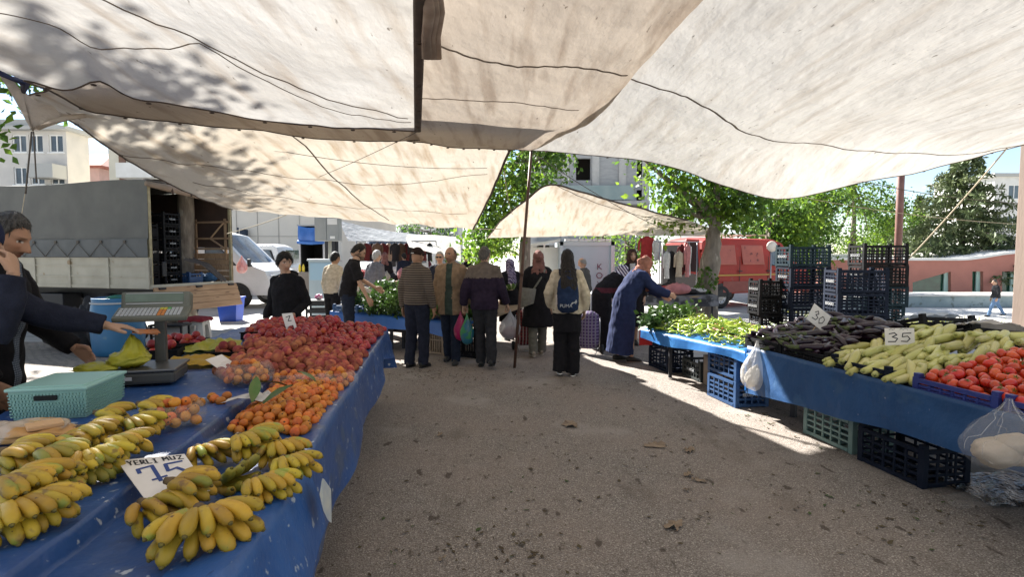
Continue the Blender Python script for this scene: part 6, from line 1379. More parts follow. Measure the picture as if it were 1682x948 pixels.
def van(name, label, loc, rz, prof, W_, belt, inset, paint, wheels, wr, side_win, front_win=None, rear_win=None, stripe=None, handles=(), lamps=True, group=None, arches=True, bumper=None):
 root = thing(name, label, 'van', loc, rz, group)
 zmax = max(p_[1] for p_ in prof)
 def yin(z): return W_ / 2 - inset * max(0, (z - belt) / (zmax - belt)) ** 1.3 - .05 * max(0, (.75 - z) / .4) ** 2
 n = len(prof); mb = MB(); st = [-1, -.94, -.6, 0, .6, .94, 1]; pts = []
 for f in st:
  for (x, z) in prof:
   crown = .05 * (1 - f * f) * (1 if z > belt + .3 else .3); bul = .06 * (1 - f * f) * (1 if x > max(p_[0] for p_ in prof) * .8 else 0)
   k = 1 if abs(f) < 1 else 0
   pts.append((x + bul, f * yin(z), z + crown * (z > belt)))
 fs = [(j * n + i, j * n + (i + 1) % n, (j + 1) * n + (i + 1) % n, (j + 1) * n + i) for j in range(len(st) - 1) for i in range(n)]
 fs += [tuple(reversed(range(n))), tuple((len(st) - 1) * n + i for i in range(n))]
 mb.add(pts, fs); body = mb.build('body', paint, root, bevel=.025)
 bm = bmesh.new(); bm.from_mesh(body.data); bmesh.ops.recalc_face_normals(bm, faces=bm.faces); bm.to_mesh(body.data); bm.free()
 for p_ in body.data.polygons: p_.use_smooth = False
 for poly, fr_ in side_win:
  for s_ in (-1, 1):
   a = [Vector((x, s_ * (yin(z) + .004), z)) for x, z in poly]; c = sum(a, Vector()) / len(a); out_ = Vector((0, s_, .25)).normalized()
   m1 = MB(); big_ = [c + (v - c) * 1.0 + out_ * .002 for v in a]; ins = [c + (v - c) * .90 + out_ * .010 for v in a]; k = len(a)
   m1.add(big_ + ins, [(i, (i + 1) % k, k + (i + 1) % k, k + i) for i in range(k)]); wf = m1.build('window', fr_ or M_dark, root)
   m2 = MB(); m2.add([c + (v - c) * .90 + out_ * .009 for v in a], [tuple(range(k))]); m2.build('pane', fr_ if (fr_ and fr_.name.startswith('painted')) else M_vglass, wf)
 if front_win:
  (xa, za), (xb, zb) = front_win; ya, yb = yin(za) * .86, yin(zb) * .84; nn_ = Vector((zb - za, 0, xa - xb)).normalized(); nn_ = nn_ if nn_.x > 0 else -nn_
  pts = []
  for i in range(9):
   f = i / 4 - 1; pts += [Vector((xa + .06 * (1 - f * f), f * ya, za)) + nn_ * .012, Vector((xb + .055 * (1 - f * f), f * yb, zb + .03 * (1 - f * f))) + nn_ * .012]
  m1 = MB(); m1.grid(pts, 2, 9); m1.build('windscreen', M_vglass, root)
 if rear_win:
  z0_, z1_ = rear_win; xr_ = min(p_[0] for p_ in prof); m1 = MB(); m1.box((xr_ - .006, 0, (z0_ + z1_) / 2), (.012, W_ * .78, z1_ - z0_)); m1.build('rear_window', M_vglass, root)
 for x in wheels:
  for s_ in (-1, 1):
   wheel(root, x, s_ * (W_ / 2 - .10), wr)
   if arches:
    m1 = MB(); pa = []
    for k in range(15): a = math.pi * k / 14; pa.append(Vector((x + math.cos(a) * wr * 1.16, s_ * (W_ / 2 + .004), wr + math.sin(a) * wr * 1.16)))
    m1.add(pa, [tuple(range(15))]); m1.build('wheel_arch', M_dark, root)
 xm = max(p_[0] for p_ in prof)
 if lamps:
  for s_ in (-1, 1):
   m1 = MB(); m1.box((xm - .03, s_ * W_ * .38, .92), (.12, .26, .22), ch=.04); m1.build('headlight', M_lamp, root)
  m1 = MB(); m1.box((xm + .01, 0, .92), (.06, W_ * .46, .16), ch=.02); m1.build('grille', M_dark, root)
 m1 = MB(); m1.box((xm + .02, 0, .50), (.16, W_ * .97, .22), ch=.05); m1.build('bumper', bumper or M_dark, root); m1 = MB(); xr_ = min(p_[0] for p_ in prof); m1.box((xr_ - .03, 0, .48), (.12, W_ * .96, .18), ch=.04); m1.build('bumper', bumper or M_dark, root)
 if stripe:
  for s_ in (-1, 1): m1 = MB(); m1.box(((stripe[0] + stripe[1]) / 2, s_ * (yin(stripe[2]) + .004), stripe[2]), (stripe[1] - stripe[0], .012, stripe[3])); m1.build('stripe', stripe[4], root)
 for (x, z) in handles:
  for s_ in (-1, 1): m1 = MB(); m1.box((x, s_ * (yin(z) + .015), z), (.14, .03, .035), ch=.01); m1.build('door_handle', M_dark, root)
 for s_ in (-1, 1):
  m1 = MB(); x_ = wheels[-1] + .45; m1.box((x_, s_ * (W_ / 2 + .12), belt + .12), (.07, .14, .24), ch=.03); m1.box((x_, s_ * (W_ / 2 + .02), belt + .04), (.05, .1, .05)); m1.build('mirror', M_dark, root)
 return root
M_vwhite = mat('van_white', (.66, .66, .66), (.58, .58, .57), scale=2.5, rough=.3, spec=.5, coat=.3)
trprof = [(0, .38), (0, 1.2), (.05, 2.15), (.2, 2.32), (3.1, 2.36), (3.5, 2.26), (4.35, 1.38), (4.95, 1.15), (5.08, .85), (5.05, .40)]
trwin = [([(3.05, 1.32), (3.05, 2.0), (3.42, 1.98), (4.08, 1.32)], None), ([(1.7, 1.32), (1.7, 2.0), (2.8, 2.0), (2.8, 1.32)], None)]
nose = -.428 * 17.2
van('van', 'white delivery van with big black windows parked behind the wood sided truck', (nose - 5.05, 18.3, 0), rad(-3), trprof, 2.0, 1.28, .16, M_vwhite, (1.0, 4.08), .37, trwin, ((4.33, 1.40), (3.52, 2.24)), (1.35, 2.0), None, ((2.9, 1.15), (3.2, 1.12)))
cprof = [(0, .42), (-.02, 1.1), (.30, 1.95), (.5, 2.05), (3.2, 2.07), (3.5, 1.98), (4.25, 1.25), (4.75, 1.05), (4.85, .8), (4.8, .42)]
xr_ = (468 - 841) / 920 * 22.8
van('minibus', 'white minibus with wraparound black windows behind the white delivery van', (xr_, 23.6, 0), rad(180), cprof, 1.9, 1.15, .16, M_vwhite, (.9, 3.85), .34, [([(.30, 1.28), (.52, 1.85), (1.9, 1.87), (1.9, 1.28)], None), ([(2.0, 1.28), (2.0, 1.87), (3.3, 1.86), (3.9, 1.28)], None)], ((4.2, 1.28), (3.5, 1.96)), (1.3, 1.85), None, ((2.2, 1.1),))
pc = P(590, 420, 20.5); van('van', 'white van facing the lane, behind the grey shirted man', (pc.x + 1.2, 25.2, 0), rad(-96), trprof, 2.0, 1.28, .16, M_vwhite, (1.0, 4.08), .37, trwin, ((4.33, 1.40), (3.52, 2.24)), (1.35, 2.0))
# red van
M_vred = mat('van_red', (.34, .028, .018), (.29, .025, .017), scale=2.2, rough=.5, spots=[((.28, .045, .035), 6, .64)], spec=.3); M_pred = mat('painted_red_glass', (.40, .10, .07), (.34, .085, .06), scale=4, rough=.5, spots=[((.14, .03, .025), 7, .63)])
rp = [(0, .45), (0, 1.7), (.08, 2.04), (.3, 2.15), (3.1, 2.13), (3.45, 2.02), (3.95, 1.42), (4.5, 1.25), (4.66, .9), (4.62, .45)]
rv = van('red_van', 'old red van with painted over side windows behind the plane tree', (5.3, 17.6, 0), rad(25), rp, 1.95, 1.25, .16, M_vred, (.75, 2.80), .36, [([(.45, 1.34), (.5, 1.93), (1.35, 1.95), (1.35, 1.34)], M_pred), ([(1.62, 1.34), (1.62, 1.95), (2.55, 1.95), (2.55, 1.34)], M_pred), ([(2.85, 1.30), (2.85, 1.93), (3.3, 1.9), (3.75, 1.30)], None)],
         ((3.93, 1.45), (3.47, 2.0)), None, (.05, 3.9, 1.02, .045, mat('ochre_stripe', (.42, .24, .05), rough=.6)), ((2.7, 1.14), (3.05, 1.12), (1.5, 1.14)), bumper=mat('rusty_red', (.22, .05, .035), rough=.7))
d = MB()
for x in (1.48, 2.72): d.box((x, -.972, 1.05), (.014, .012, 1.1))
d.box((2.1, -.975, .78), (1.2, .014, .014)); d.build('door_gap', M_dark, rv)
d = MB(); d.box((1.9, -.978, .66), (2.2, .012, .34), ch=.004); d.build('faded_panel', mat('faded_red', (.26, .075, .06), (.22, .06, .05), scale=5, rough=.7), rv)
d = MB(); d.box((-.012, .1, 1.25), (.02, 1.62, 1.4)); d.build('load_shade_panel', mat('cargo_shade', (.015, .012, .012), rough=.95), rv)  # dark panel stands for the unlit load space
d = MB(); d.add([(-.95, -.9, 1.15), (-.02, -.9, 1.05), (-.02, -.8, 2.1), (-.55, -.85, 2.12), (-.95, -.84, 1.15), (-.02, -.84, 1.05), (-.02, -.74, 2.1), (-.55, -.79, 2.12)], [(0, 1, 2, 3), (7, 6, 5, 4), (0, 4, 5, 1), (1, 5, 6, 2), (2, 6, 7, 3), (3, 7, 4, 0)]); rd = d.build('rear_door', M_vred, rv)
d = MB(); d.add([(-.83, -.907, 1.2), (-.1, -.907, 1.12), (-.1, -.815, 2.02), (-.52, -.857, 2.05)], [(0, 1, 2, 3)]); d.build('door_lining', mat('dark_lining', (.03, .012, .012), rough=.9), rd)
d = MB()
for y in (-.7, 0, .7): d.tube([(.5, y, 2.28), (3.0, y, 2.27)], .014, 6)
for k in range(6): d.tube([(.6 + k * .45, -.75, 2.29), (.6 + k * .45, .75, 2.29)], .012, 6)
for x in (.6, 2.9):
 for y in (-.7, .7): d.tube([(x, y, 2.1), (x, y, 2.29)], .014, 6)
d.build('roof_rack', mat('pale_wood_rack', (.45, .38, .28), rough=.8), rv); d = MB(); d.box((.9, -.1, 2.36), (.5, .5, .12), ch=.04); d.build('bundle', mat('pale_bundle', (.45, .50, .55), (.35, .32, .3), scale=8, rough=.8), rv)
v = P(1268, 405, 17.5); d = MB(); T = Matrix.Translation(v) @ Matrix.Rotation(rad(90), 4, 'X'); d.lathe([(.01, -.03), (.15, -.03), (.17, 0), (.15, .03), (.01, .03)], 22, 0, T); d.tube([(v.x, v.y + .05, 0), (v.x, v.y + .05, v.z)], .025, 8, 1); tag(d.build('round_sign', [mat('cream_disc', (.66, .52, .42), (.7, .66, .6), scale=6, rough=.5), M_rim]), 'small round cream disc on a post beside the red van roof', 'sign')
# cargo truck on the left
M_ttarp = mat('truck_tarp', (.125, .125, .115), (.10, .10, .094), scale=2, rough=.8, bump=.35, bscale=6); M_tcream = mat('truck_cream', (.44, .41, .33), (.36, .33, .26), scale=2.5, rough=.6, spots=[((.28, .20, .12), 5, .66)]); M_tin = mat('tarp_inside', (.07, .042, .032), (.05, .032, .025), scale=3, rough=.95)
M_plank = mat('truck_plank', (.42, .27, .155), (.32, .195, .11), scale=3, rough=.85, stretch=(8, .6, 3), spots=[((.14, .08, .05), 4, .64)]); M_frame = mat('truck_wood_frame', (.36, .24, .14), (.28, .18, .11), scale=5, rough=.85)
trk = thing('cargo_truck', 'cargo truck with grey tarpaulin sides and an open wooden back', 'truck', (-7.1, 11.0, 0), math.atan2(-.28, .96)); TL = 6.0; TW = 2.15
d = MB(); pts = []
for j in range(44):
 x = -TL + (TL) * j / 43
 for k in range(14): f = k / 13; z = 3.10 - (3.10 - 1.93) * f; pts.append((x, -.012 - .018 * fbm(x * 1.3, z * 1.1, 2, 3) - (.03 * (1 - f) * 0) - .02 * math.sin((x + z) * 4) * f * .4, z - .02 * math.sin(x * 1.7) * (f == 0)))
d.grid(pts, 14, 44)
pts = []
for j in range(30):
 x = -TL + TL * j / 29
 for k in range(10): f = k / 9; pts.append((x, -.012 + (TW + .024) * f, 3.10 + .10 * math.sin(math.pi * f) - .02 * math.sin(x * 1.7)))
d.grid(pts, 10, 30); d.build('tarpaulin', M_ttarp, trk)
d = MB(); pts = []
for j in range(40):
 x = -TL + TL * j / 39
 for k in range(5): f = k / 4; pts.append((x, -.045 - .012 * fbm(x * 2, f, 5, 3), 1.95 - .36 * f + .0))
d.grid(pts, 5, 40); d.build('tarp_skirt', mat('truck_tarp_skirt', (.125, .13, .13), (.10, .105, .105), scale=3, rough=.8, bump=.3, bscale=8), trk)
d = MB()
for k in range(9):
 x = -.25 - k * .62; d.tube([(x, -.062, 1.60), (x - .31, -.068, 1.88), (x - .62, -.062, 1.60)], .006, 5); d.box((x - .31, -.066, 1.90), (.06, .015, .05))
d.build('lacing', M_roped, trk)
d = MB(); d.box((-TL / 2, .02, 1.27), (TL, .04, .62))
for z in (1.0, 1.20, 1.42, 1.57): d.box((-TL / 2, -.008, z), (TL, .02, .025 if z > 1 else .06))
for x in (-.02, -1.05, -2.1, -3.1, -4.1, -5.1): d.box((x - .03, -.014, 1.27), (.07, .035, .62))
d.box((-.0, TW / 2, 1.0), (.02, TW, .08)); d.build('side_board', M_tcream, trk)
d = MB()
for y in (.03, TW - .03):
 d = MB(); d.box((-.03, y, 2.05), (.06, .06, 2.05)); d.build('corner_post', mat('post_yellowish', (.36, .31, .18), (.24, .2, .12), scale=9, rough=.7), trk)
d = MB(); d.box((-TL / 2, TW / 2, .955), (TL, TW - .08, .05)); d.box((-TL / 2, .55, .80), (TL, .12, .2)); d.box((-TL / 2, TW - .55, .80), (TL, .12, .2)); d.box((-2.9, .25, .62), (.9, .4, .4), ch=.02); d.box((-1.0, TW / 2, .5), (.15, TW * .9, .15)); d.box((-.1, TW / 2, .62), (.1, TW * .9, .16)); d.build('chassis', M_dark, trk)
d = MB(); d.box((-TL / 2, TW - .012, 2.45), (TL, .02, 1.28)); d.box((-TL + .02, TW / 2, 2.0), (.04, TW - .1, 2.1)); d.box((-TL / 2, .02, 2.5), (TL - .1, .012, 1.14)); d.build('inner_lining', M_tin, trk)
d = MB()
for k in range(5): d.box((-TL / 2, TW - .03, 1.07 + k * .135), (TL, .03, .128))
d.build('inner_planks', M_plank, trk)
d = MB()
for z in (1.78, 2.02, 2.40): d.box((-TL / 2, TW - .055, z), (TL, .03, .045))
for k in range(7):
 x = -.15 - k * .85; d.box((x, TW - .05, 2.0), (.05, .04, .95));
 d.tube([(x - .02, TW - .07, 2.39), (x - .42, TW - .07, 2.02)], (.024), 4, sm=False); d.tube([(x - .42, TW - .07, 2.02), (x - .02, TW - .07, 1.79)], (.024), 4, sm=False)
d.build('wooden_frame', M_frame, trk)
d = MB(); n_ = 4
for k in range(n_):
 f0, f1 = k / n_, (k + .94) / n_; a0 = Vector((.03 + .16 * f0, 0, .985 - .50 * f0)); a1 = Vector((.03 + .16 * f1, 0, .985 - .50 * f1))
 d.add([a0 + Vector((0, .03, 0)), a0 + Vector((0, TW + .04, 0)), a1 + Vector((0, TW + .06, 0)), a1 + Vector((0, .05, 0))] + [q_ + Vector((-.035, 0, -.012)) for q_ in (a0 + Vector((0, .03, 0)), a0 + Vector((0, TW + .04, 0)), a1 + Vector((0, TW + .06, 0)), a1 + Vector((0, .05, 0)))], [(0, 3, 2, 1), (4, 5, 6, 7), (0, 1, 5, 4), (1, 2, 6, 5), (2, 3, 7, 6), (3, 0, 4, 7)])
tg = d.build('tailgate', M_plank, trk); d = MB()
for y in (.2, 1.1, 2.0): d.box((.06, y, .96), (.05, .14, .04))
d.build('hinge', M_leg, tg)
d = MB(); d.tube([(.03, -.05, 3.02), (.06, .4, 2.98), (.08, 1.1, 2.92), (.07, 1.8, 2.88), (.04, TW + .08, 2.84)], [.05, .075, .085, .075, .05], 12)
pts = []
for j in range(20):
 y = -.02 + (TW + .08) * j / 19
 for k in range(7): f = k / 6; pts.append((-.12 + .18 * f, y, 3.12 + .05 * math.sin(math.pi * j / 19) - .05 * f - .10 * f * j / 19 + .01 * math.sin(y * 14)))
d.grid(pts, 7, 20); ro = d.build('rolled_flap', mat('tarp_brown', (.25, .185, .14), (.2, .15, .11), scale=4, rough=.9, bump=.3, bscale=8), trk)
d = MB()
for y in (.45, .9, 1.35, 1.8): d.tube([(.03, y, 3.07), (.12, y, 2.98), (.14, y, 2.86)], .018, 6)
d.build('strap', M_tin, ro)
for x in (-1.35, -4.9):
 for y in (.2, TW - .2): wheel(trk, x, y, .42, .26)
d = MB(); d.box((-TL - 1.1, TW / 2, 1.55), (1.9, TW - .1, 1.9), ch=.12); d.box((-TL - 1.1, TW / 2, .7), (1.8, TW - .3, .4)); cb = d.build('cab', M_tcream, trk); d = MB()
for s_ in (0, 1): d.box((-TL - 1.2, .045 + s_ * (TW - .09), 2.0), (1.0, .02, .6))
d.build('cab_window', M_vglass, cb); wheel(trk, -TL - 1.3, .2, .42, .26); wheel(trk, -TL - 1.3, TW - .2, .42, .26)
d = MB(); d.box((.012, .30, 1.35), (.04, .10, .30), ch=.02); d.build('rear_lamp', M_dark, trk)
def TW_(x, y, z): return trk.matrix_basis @ Vector((x, y, z))
trk.matrix_basis = Matrix.Translation(trk.location) @ Matrix.Rotation(trk.rotation_euler.z, 4, 'Z')
for k in range(6):
 q = TW_(-.45, .78, .985 + k * .254); crate('black crate in the stack inside the truck bed, %s' % ['lowest', 'second up', 'third up', 'fourth up', 'fifth up', 'topmost'][k], q.x, q.y, q.z, trk.rotation_euler.z + rad(90), K_black, crate_mesh(.42, .36, .25, 4, 1, True) if k == 0 else CRTRK, 'crates inside the truck bed', 'OZLER', 'side') if k else None
 if k == 0:
  CRTRK = crate_mesh(.42, .36, .25, 4, 1, True); q = TW_(-.45, .78, .985); crate('black crate in the stack inside the truck bed, lowest', q.x, q.y, q.z, trk.rotation_euler.z + rad(90), K_black, CRTRK, 'crates inside the truck bed', 'OZLER', 'side')
for k in range(5): q = TW_(-.55, .33, .985 + k * .254); crate('black crate in the left inner stack of the truck, %s' % ['lowest', 'second up', 'third up', 'fourth up', 'topmost'][k], q.x, q.y, q.z, trk.rotation_euler.z, K_black, CRTRK, 'crates inside the truck bed')
d = MB(); pts = []
for j in range(16):
 f = j / 15
 for i in range(10):
  u = i / 9 - .5; y = 1.15 + .55 * f + u * .26; x = -.25 + .42 * f; z = 1.55 - .28 * f - .42 * max(0, f - .45) ** 1.1 + .03 * math.sin(u * 16 + f * 4); pts.append(TW_(x, y, z))
d.grid(pts, 10, 16); tag(d.build('grey_jacket', mat('grey_wool', (.09, .075, .065), (.06, .05, .045), scale=20, rough=.95)), 'dark grey jacket thrown over the edge of the wooden truck back', 'jacket')
q = TW_(-.35, 1.78, 1.06); soft_bag('cloth_bundle', 'blue cloth bundle in the truck bed beside the jacket', q - Vector((0, 0, .08)), (.16, .18, .24), mat('blue_cloth', (.05, .13, .24), (.035, .09, .18), scale=8, rough=.9), 5, None, 'bundle'); q = TW_(-.3, 1.18, .985); crate('blue crate in the truck bed under the grey jacket', q.x, q.y, q.z, trk.rotation_euler.z, K_blue, CRTRK, 'crates inside the truck bed')
q = TW_(.10, TW + .16, 1.62); hang_bag('pinkish white plastic bag hanging on the right side of the truck', q, .24, .42, mat('pink_white_bag', (.70, .52, .50), (.62, .25, .22), scale=9, rough=.4, trans=.3), 4)
# barrel
v = G(196, 582); root = thing('barrel', 'large blue plastic barrel with a pale rim beside the truck', 'barrel', (v.x, v.y, 0)); d = MB()
d.lathe([(.30, 0), (.345, .02), (.36, .12), (.375, .3), (.382, .5), (.375, .68), (.355, .82), (.34, .86), (.345, .9), (.35, .935), (.34, .94), (.33, .88), (.30, .86)], 36); d.build('body', mat('barrel_blue', (.025, .12, .25), (.03, .15, .30), scale=2.5, rough=.45, spots=[((.10, .20, .28), 5, .65)]), root); d = MB(); d.lathe([(.347, .845), (.366, .85), (.368, .868), (.347, .875)], 36); d.build('rim_band', M_print, root)
d = MB();
for k in range(3): d.tube([Vector((v.x + .12 + .24 * math.cos(a * .35 + k), v.y + .24 * math.sin(a * .35 + k), .90 + .025 * k + .012 * math.sin(a))) for a in range(19)], .012, 6)
tag(d.build('hose', mat('green_hose', (.03, .16, .11), rough=.5)), 'coil of green hose lying on the blue barrel', 'hose')
# stool with red cloth
v = G(324, 559); root = thing('plastic_stool', 'white plastic stool with a red cloth on it', 'stool', (v.x, v.y, 0), .1); d = MB(); M_st = mat('stool_white', (.56, .54, .50), rough=.5)
d.box((0, 0, .385), (.36, .34, .05), ch=.015); d.build('seat', M_st, root)
for sx in (-1, 1):
 for sy in (-1, 1): d = MB(); d.add([(sx * .2, sy * .19, 0), (sx * .12, sy * .19, 0), (sx * .12, sy * .11, 0), (sx * .2, sy * .11, 0), (sx * .172, sy * .162, .365), (sx * .07, sy * .162, .365), (sx * .07, sy * .06, .365), (sx * .172, sy * .06, .365)], [(0, 1, 2, 3), (4, 7, 6, 5), (0, 4, 5, 1), (1, 5, 6, 2), (2, 6, 7, 3), (3, 7, 4, 0)]); d.build('leg', M_st, root)
d = MB()
for s_ in (-1, 1): d.box((0, s_ * .155, .33), (.24, .012, .07)); d.box((s_ * .165, 0, .33), (.012, .22, .07))
d.build('apron', M_st, root)
d = MB(); pts = []
for j in range(15):
 for i in range(17): u, w2 = i / 16 - .5, j / 14 - .5; e = max(abs(u), abs(w2)); pts.append((v.x + u * .48, v.y + w2 * .44, .418 + .05 * (1 - e * 2) ** .5 * 1 - .32 * max(0, e - .38) + .022 * mnoise.noise((u * 7, w2 * 7, 2))))
d.grid(pts, 17, 15); tag(d.build('red_cloth', mat('crimson_cloth', (.20, .012, .018), (.14, .01, .014), scale=12, rough=.95)), 'dark red cloth lying over the white stool', 'cloth')
v = G(380, 527); root = thing('blue_bin', 'bright blue plastic bin on the paving behind the truck', 'bin', (v.x, v.y, 0)); d = MB(); M_bb = mat('bin_blue', (.02, .08, .50), (.025, .10, .56), scale=4, rough=.4)
h = .60; d.add([(-.20, -.18, 0), (.20, -.18, 0), (.20, .18, 0), (-.20, .18, 0), (-.25, -.22, h), (.25, -.22, h), (.25, .22, h), (-.25, .22, h), (-.225, -.2, h), (.225, -.2, h), (.225, .2, h), (-.225, .2, h), (-.18, -.16, .03), (.18, -.16, .03), (.18, .16, .03), (-.18, .16, .03)], [(0, 3, 2, 1), (0, 1, 5, 4), (1, 2, 6, 5), (2, 3, 7, 6), (3, 0, 4, 7), (4, 5, 9, 8), (5, 6, 10, 9), (6, 7, 11, 10), (7, 4, 8, 11), (8, 9, 13, 12), (9, 10, 14, 13), (10, 11, 15, 14), (11, 8, 12, 15), (12, 13, 14, 15)]); d.build('body', M_bb, root)
d = MB()
for s_ in (-1, 1): d.box((0, s_ * .225, h - .02), (.54, .025, .04)); d.box((s_ * .255, 0, h - .02), (.025, .43, .04))
d.build('rim', M_bb, root)
# dark low trestle behind the scale and dark stacks under the truck
v = G(285, 566); root = thing('low_bench', 'dark metal bench standing behind the scale by the stool', 'bench', (v.x - .05, v.y, 0)); d = MB(); d.box((0, 0, .36), (.62, .3, .03)); d.build('seat', M_dark, root)
for x in (-.27, .27): d = MB(); d.box((x, -.12, .172), (.03, .03, .344)); d.box((x, .12, .172), (.03, .03, .344)); d.box((x, 0, .15), (.02, .22, .02)); d.build('leg', M_dark, root)
rngq = random.Random(3)
for k in range(5):
 v = G(95 + k * 26, 575 + (k % 2) * 6); soft_bag('dark_sack', ['black sack in the dark by the truck, nearest the barrel', 'black sack under the truck, second from the barrel', 'black sack lying under the truck, third from the barrel', 'black sack by the sellers, fourth from the barrel', 'black sack closest to the sellers, farthest from the barrel'][4 - k], Vector((v.x, v.y + .15, 0)), (.30, .3, .62 + .1 * (k % 3)), mat('black_sack', (.014, .013, .015), (.025, .023, .024), scale=9, rough=.7, bump=.5, bscale=10), k * 3.1, None, 'sack')
# dark pallet bench with pink bag beside the man in the black T-shirt
v = G(526, 541); root = thing('slatted_box', 'dark slatted wooden box with a pink bag beside the T-shirt man', 'box', (v.x, v.y, 0), .1); d = MB()
for z in (.08, .25, .42, .58):
 for y in (-.2, .2): d.box((0, y, z), (.5, .02, .09))
d.build('slats', M_dark, root); d = MB(); d.box((0, 0, .64), (.54, .46, .025)); d.build('top', M_dark, root)
for x in (-.24, .24):
 for y in (-.17, .17): d = MB(); d.box((x, y, .313), (.04, .035, .62)); d.build('leg', M_dark, root)
soft_bag('pink_bag', 'small pink plastic bag on the dark slatted box', Vector((v.x - .02, v.y, .653)), (.09, .08, .12), mat('pink_bag', (.60, .10, .25), (.6, .45, .5), scale=9, rough=.4), 3)
# market booth with blue curtain far left of centre
Y = 22.0; a = P(489, 300, Y).x; b_ = P(531, 300, Y).x; W_ = b_ - a; root = thing('market_booth', 'dark market booth with a rolled blue curtain and crates inside', 'booth', (a, Y, 0)); zt = P(0, 370, Y).z; d = MB()
for x in (.03, W_ - .03): d.box((x, 0, zt / 2), (.06, .06, zt))
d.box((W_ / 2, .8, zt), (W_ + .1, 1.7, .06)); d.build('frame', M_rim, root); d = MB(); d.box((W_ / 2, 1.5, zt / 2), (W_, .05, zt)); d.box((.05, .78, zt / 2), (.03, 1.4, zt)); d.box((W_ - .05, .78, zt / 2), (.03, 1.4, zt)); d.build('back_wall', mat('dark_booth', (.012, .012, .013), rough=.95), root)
d = MB(); pts = []
for j in range(16):
 for k in range(9): x = W_ * j / 15; f = k / 8; pts.append((x, -.06 - .05 * math.sin(f * 3.1) - .02 * math.sin(x * 14), zt - .02 - .62 * f - .08 * math.sin(math.pi * j / 15)))
d.grid(pts, 9, 16); d.tube([(-.02, -.1, zt - .66), (W_ / 2, -.12, zt - .7), (W_ + .02, -.1, zt - .66)], .07, 9); d.build('curtain', M_tarpmid, root)
d = MB(); d.box((W_ * .4, -.35, .5), (W_ * .95, .5, .98), ch=.02); tag(d.build('counter', mat('grey_brown_board', (.20, .17, .15), (.16, .14, .12), scale=4, rough=.9), None, (a, Y, 0)), 'grey brown counter board before the dark booth', 'counter')
for k in range(4): crate('black crate on the left inside the dark booth, level %s' % ['one', 'two', 'three', 'four'][k], a + .3, Y + .5, .02 + k * .285, 0, K_black, CRs, 'crates in the dark booth')
for k in range(4): crate('black crate on the right inside the dark booth, level %s' % ['one', 'two', 'three', 'four'][k], a + .92, Y + .5, .02 + k * .285, 0, K_black, CRs, 'crates in the dark booth')
d = MB();
for k in range(2): d.lathe([(.04, 0), (.05, .02), (.05, .2), (.03, .25), (.02, .3)], 12, 0, Matrix.Translation((k * .14, 0, 0)))
tag(d.build('yellow_bottles', mat('yellow_bottle', (.55, .42, .04), rough=.4), None, (a + .16, Y - .4, .992)), 'pair of yellow bottles on the counter of the dark booth', 'bottles')
def garment(label, x, y, z, w_, h, rz, m, seed, group):
 d = MB(); pts = []
 for j in range(10):
  f = j / 9
  for i in range(13): a = 6.283 * i / 12; k = (.30 + .70 * min(1, f * 9) - .22 * math.sin(f * 2.6)) * (1 + .12 * math.sin(a * 3 + seed + f * 3)); pts.append((w_ / 2 * k * math.cos(a), .07 * k * math.sin(a) + .015 * math.sin(a * 5 + seed), -h * f))
 d.grid(pts, 13, 10); d.tube([(0, 0, .06), (0, 0, -.02)], .006, 5)
 for s_ in (-1, 1): d.tube([(s_ * w_ * .36, 0, -.05 * h - .02), (s_ * w_ * .52, .02, -.25 * h), (s_ * w_ * (.50 + .06 * math.sin(seed)), .03, -.62 * h)], [.04, .038, .03], 8)
 return tag(d.build('hanging_garment', m, None, (x, y, z), (0, 0, rz)), label, 'garment', group)
gcol = {'white': (.60, .57, .55), 'dark red': (.13, .02, .022), 'black': (.018, .016, .018), 'red': (.36, .03, .03), 'grey': (.25, .24, .24), 'beige': (.45, .36, .27), 'brown': (.12, .07, .045), 'pink': (.5, .2, .2)}
def gm(c): return mat('cloth_' + c.replace(' ', '_'), gcol[c], tuple(q * .75 for q in gcol[c]), scale=11, rough=.9)
for k, (px, c, w_, h, lb) in enumerate([(1097, 'white', .16, .8, 'white garment hanging left at the open back of the red van'), (1107, 'black', .3, 1.0, 'black garment hanging in the open back of the red van'), (1117, 'beige', .22, .75, 'beige garment hanging in the middle of the red van opening'), (1124, 'dark red', .22, .9, 'dark red garment hanging near the right edge of the van opening'), (1131, 'pink', .14, .95, 'striped pinkish towel hanging at the red van corner'), (1136, 'white', .11, .9, 'narrow white towel hanging at the red van corner')]):
 v = P(px, 420, 16.2); garment(lb, v.x, 16.3 + (k % 2) * .15, 1.95 if k > 2 else 1.75, w_, h, .2, gm(c), k, 'clothes at the red van')
root = thing('clothes_rail', 'steel rail holding the garments at the red van', 'rail', (4.95, 16.45, 0), .15); d = MB(); d.tube([(-.65, 0, 0), (-.65, 0, 2.02)], .015, 8); d.tube([(.5, 0, 0), (.5, 0, 2.02)], .015, 8); d.tube([(-.7, 0, 2.02), (.55, 0, 2.02)], .015, 8); d.build('rail', M_rim, root)
v = P(1062, 420, 16.8); garment('red garment hanging behind the woman in the brown headscarf', v.x, 16.8, 2.2, .42, .7, 0, gm('red'), 2, 'clothes at the red van'); garment('white garment hanging beside the red one behind the women', v.x + .26, 16.6, 2.1, .2, .62, 0, gm('white'), 5, 'clothes at the red van')
root = thing('clothes_rail', 'thin rail holding two garments behind the women', 'rail', (v.x, 16.9, 0)); d = MB(); d.tube([(-.3, 0, 0), (-.3, 0, 2.25)], .014, 8); d.tube([(.5, 0, 0), (.5, 0, 2.25)], .014, 8); d.tube([(-.3, -.05, 2.25), (.5, -.05, 2.25)], .014, 8); d.build('rail', M_rim, root)
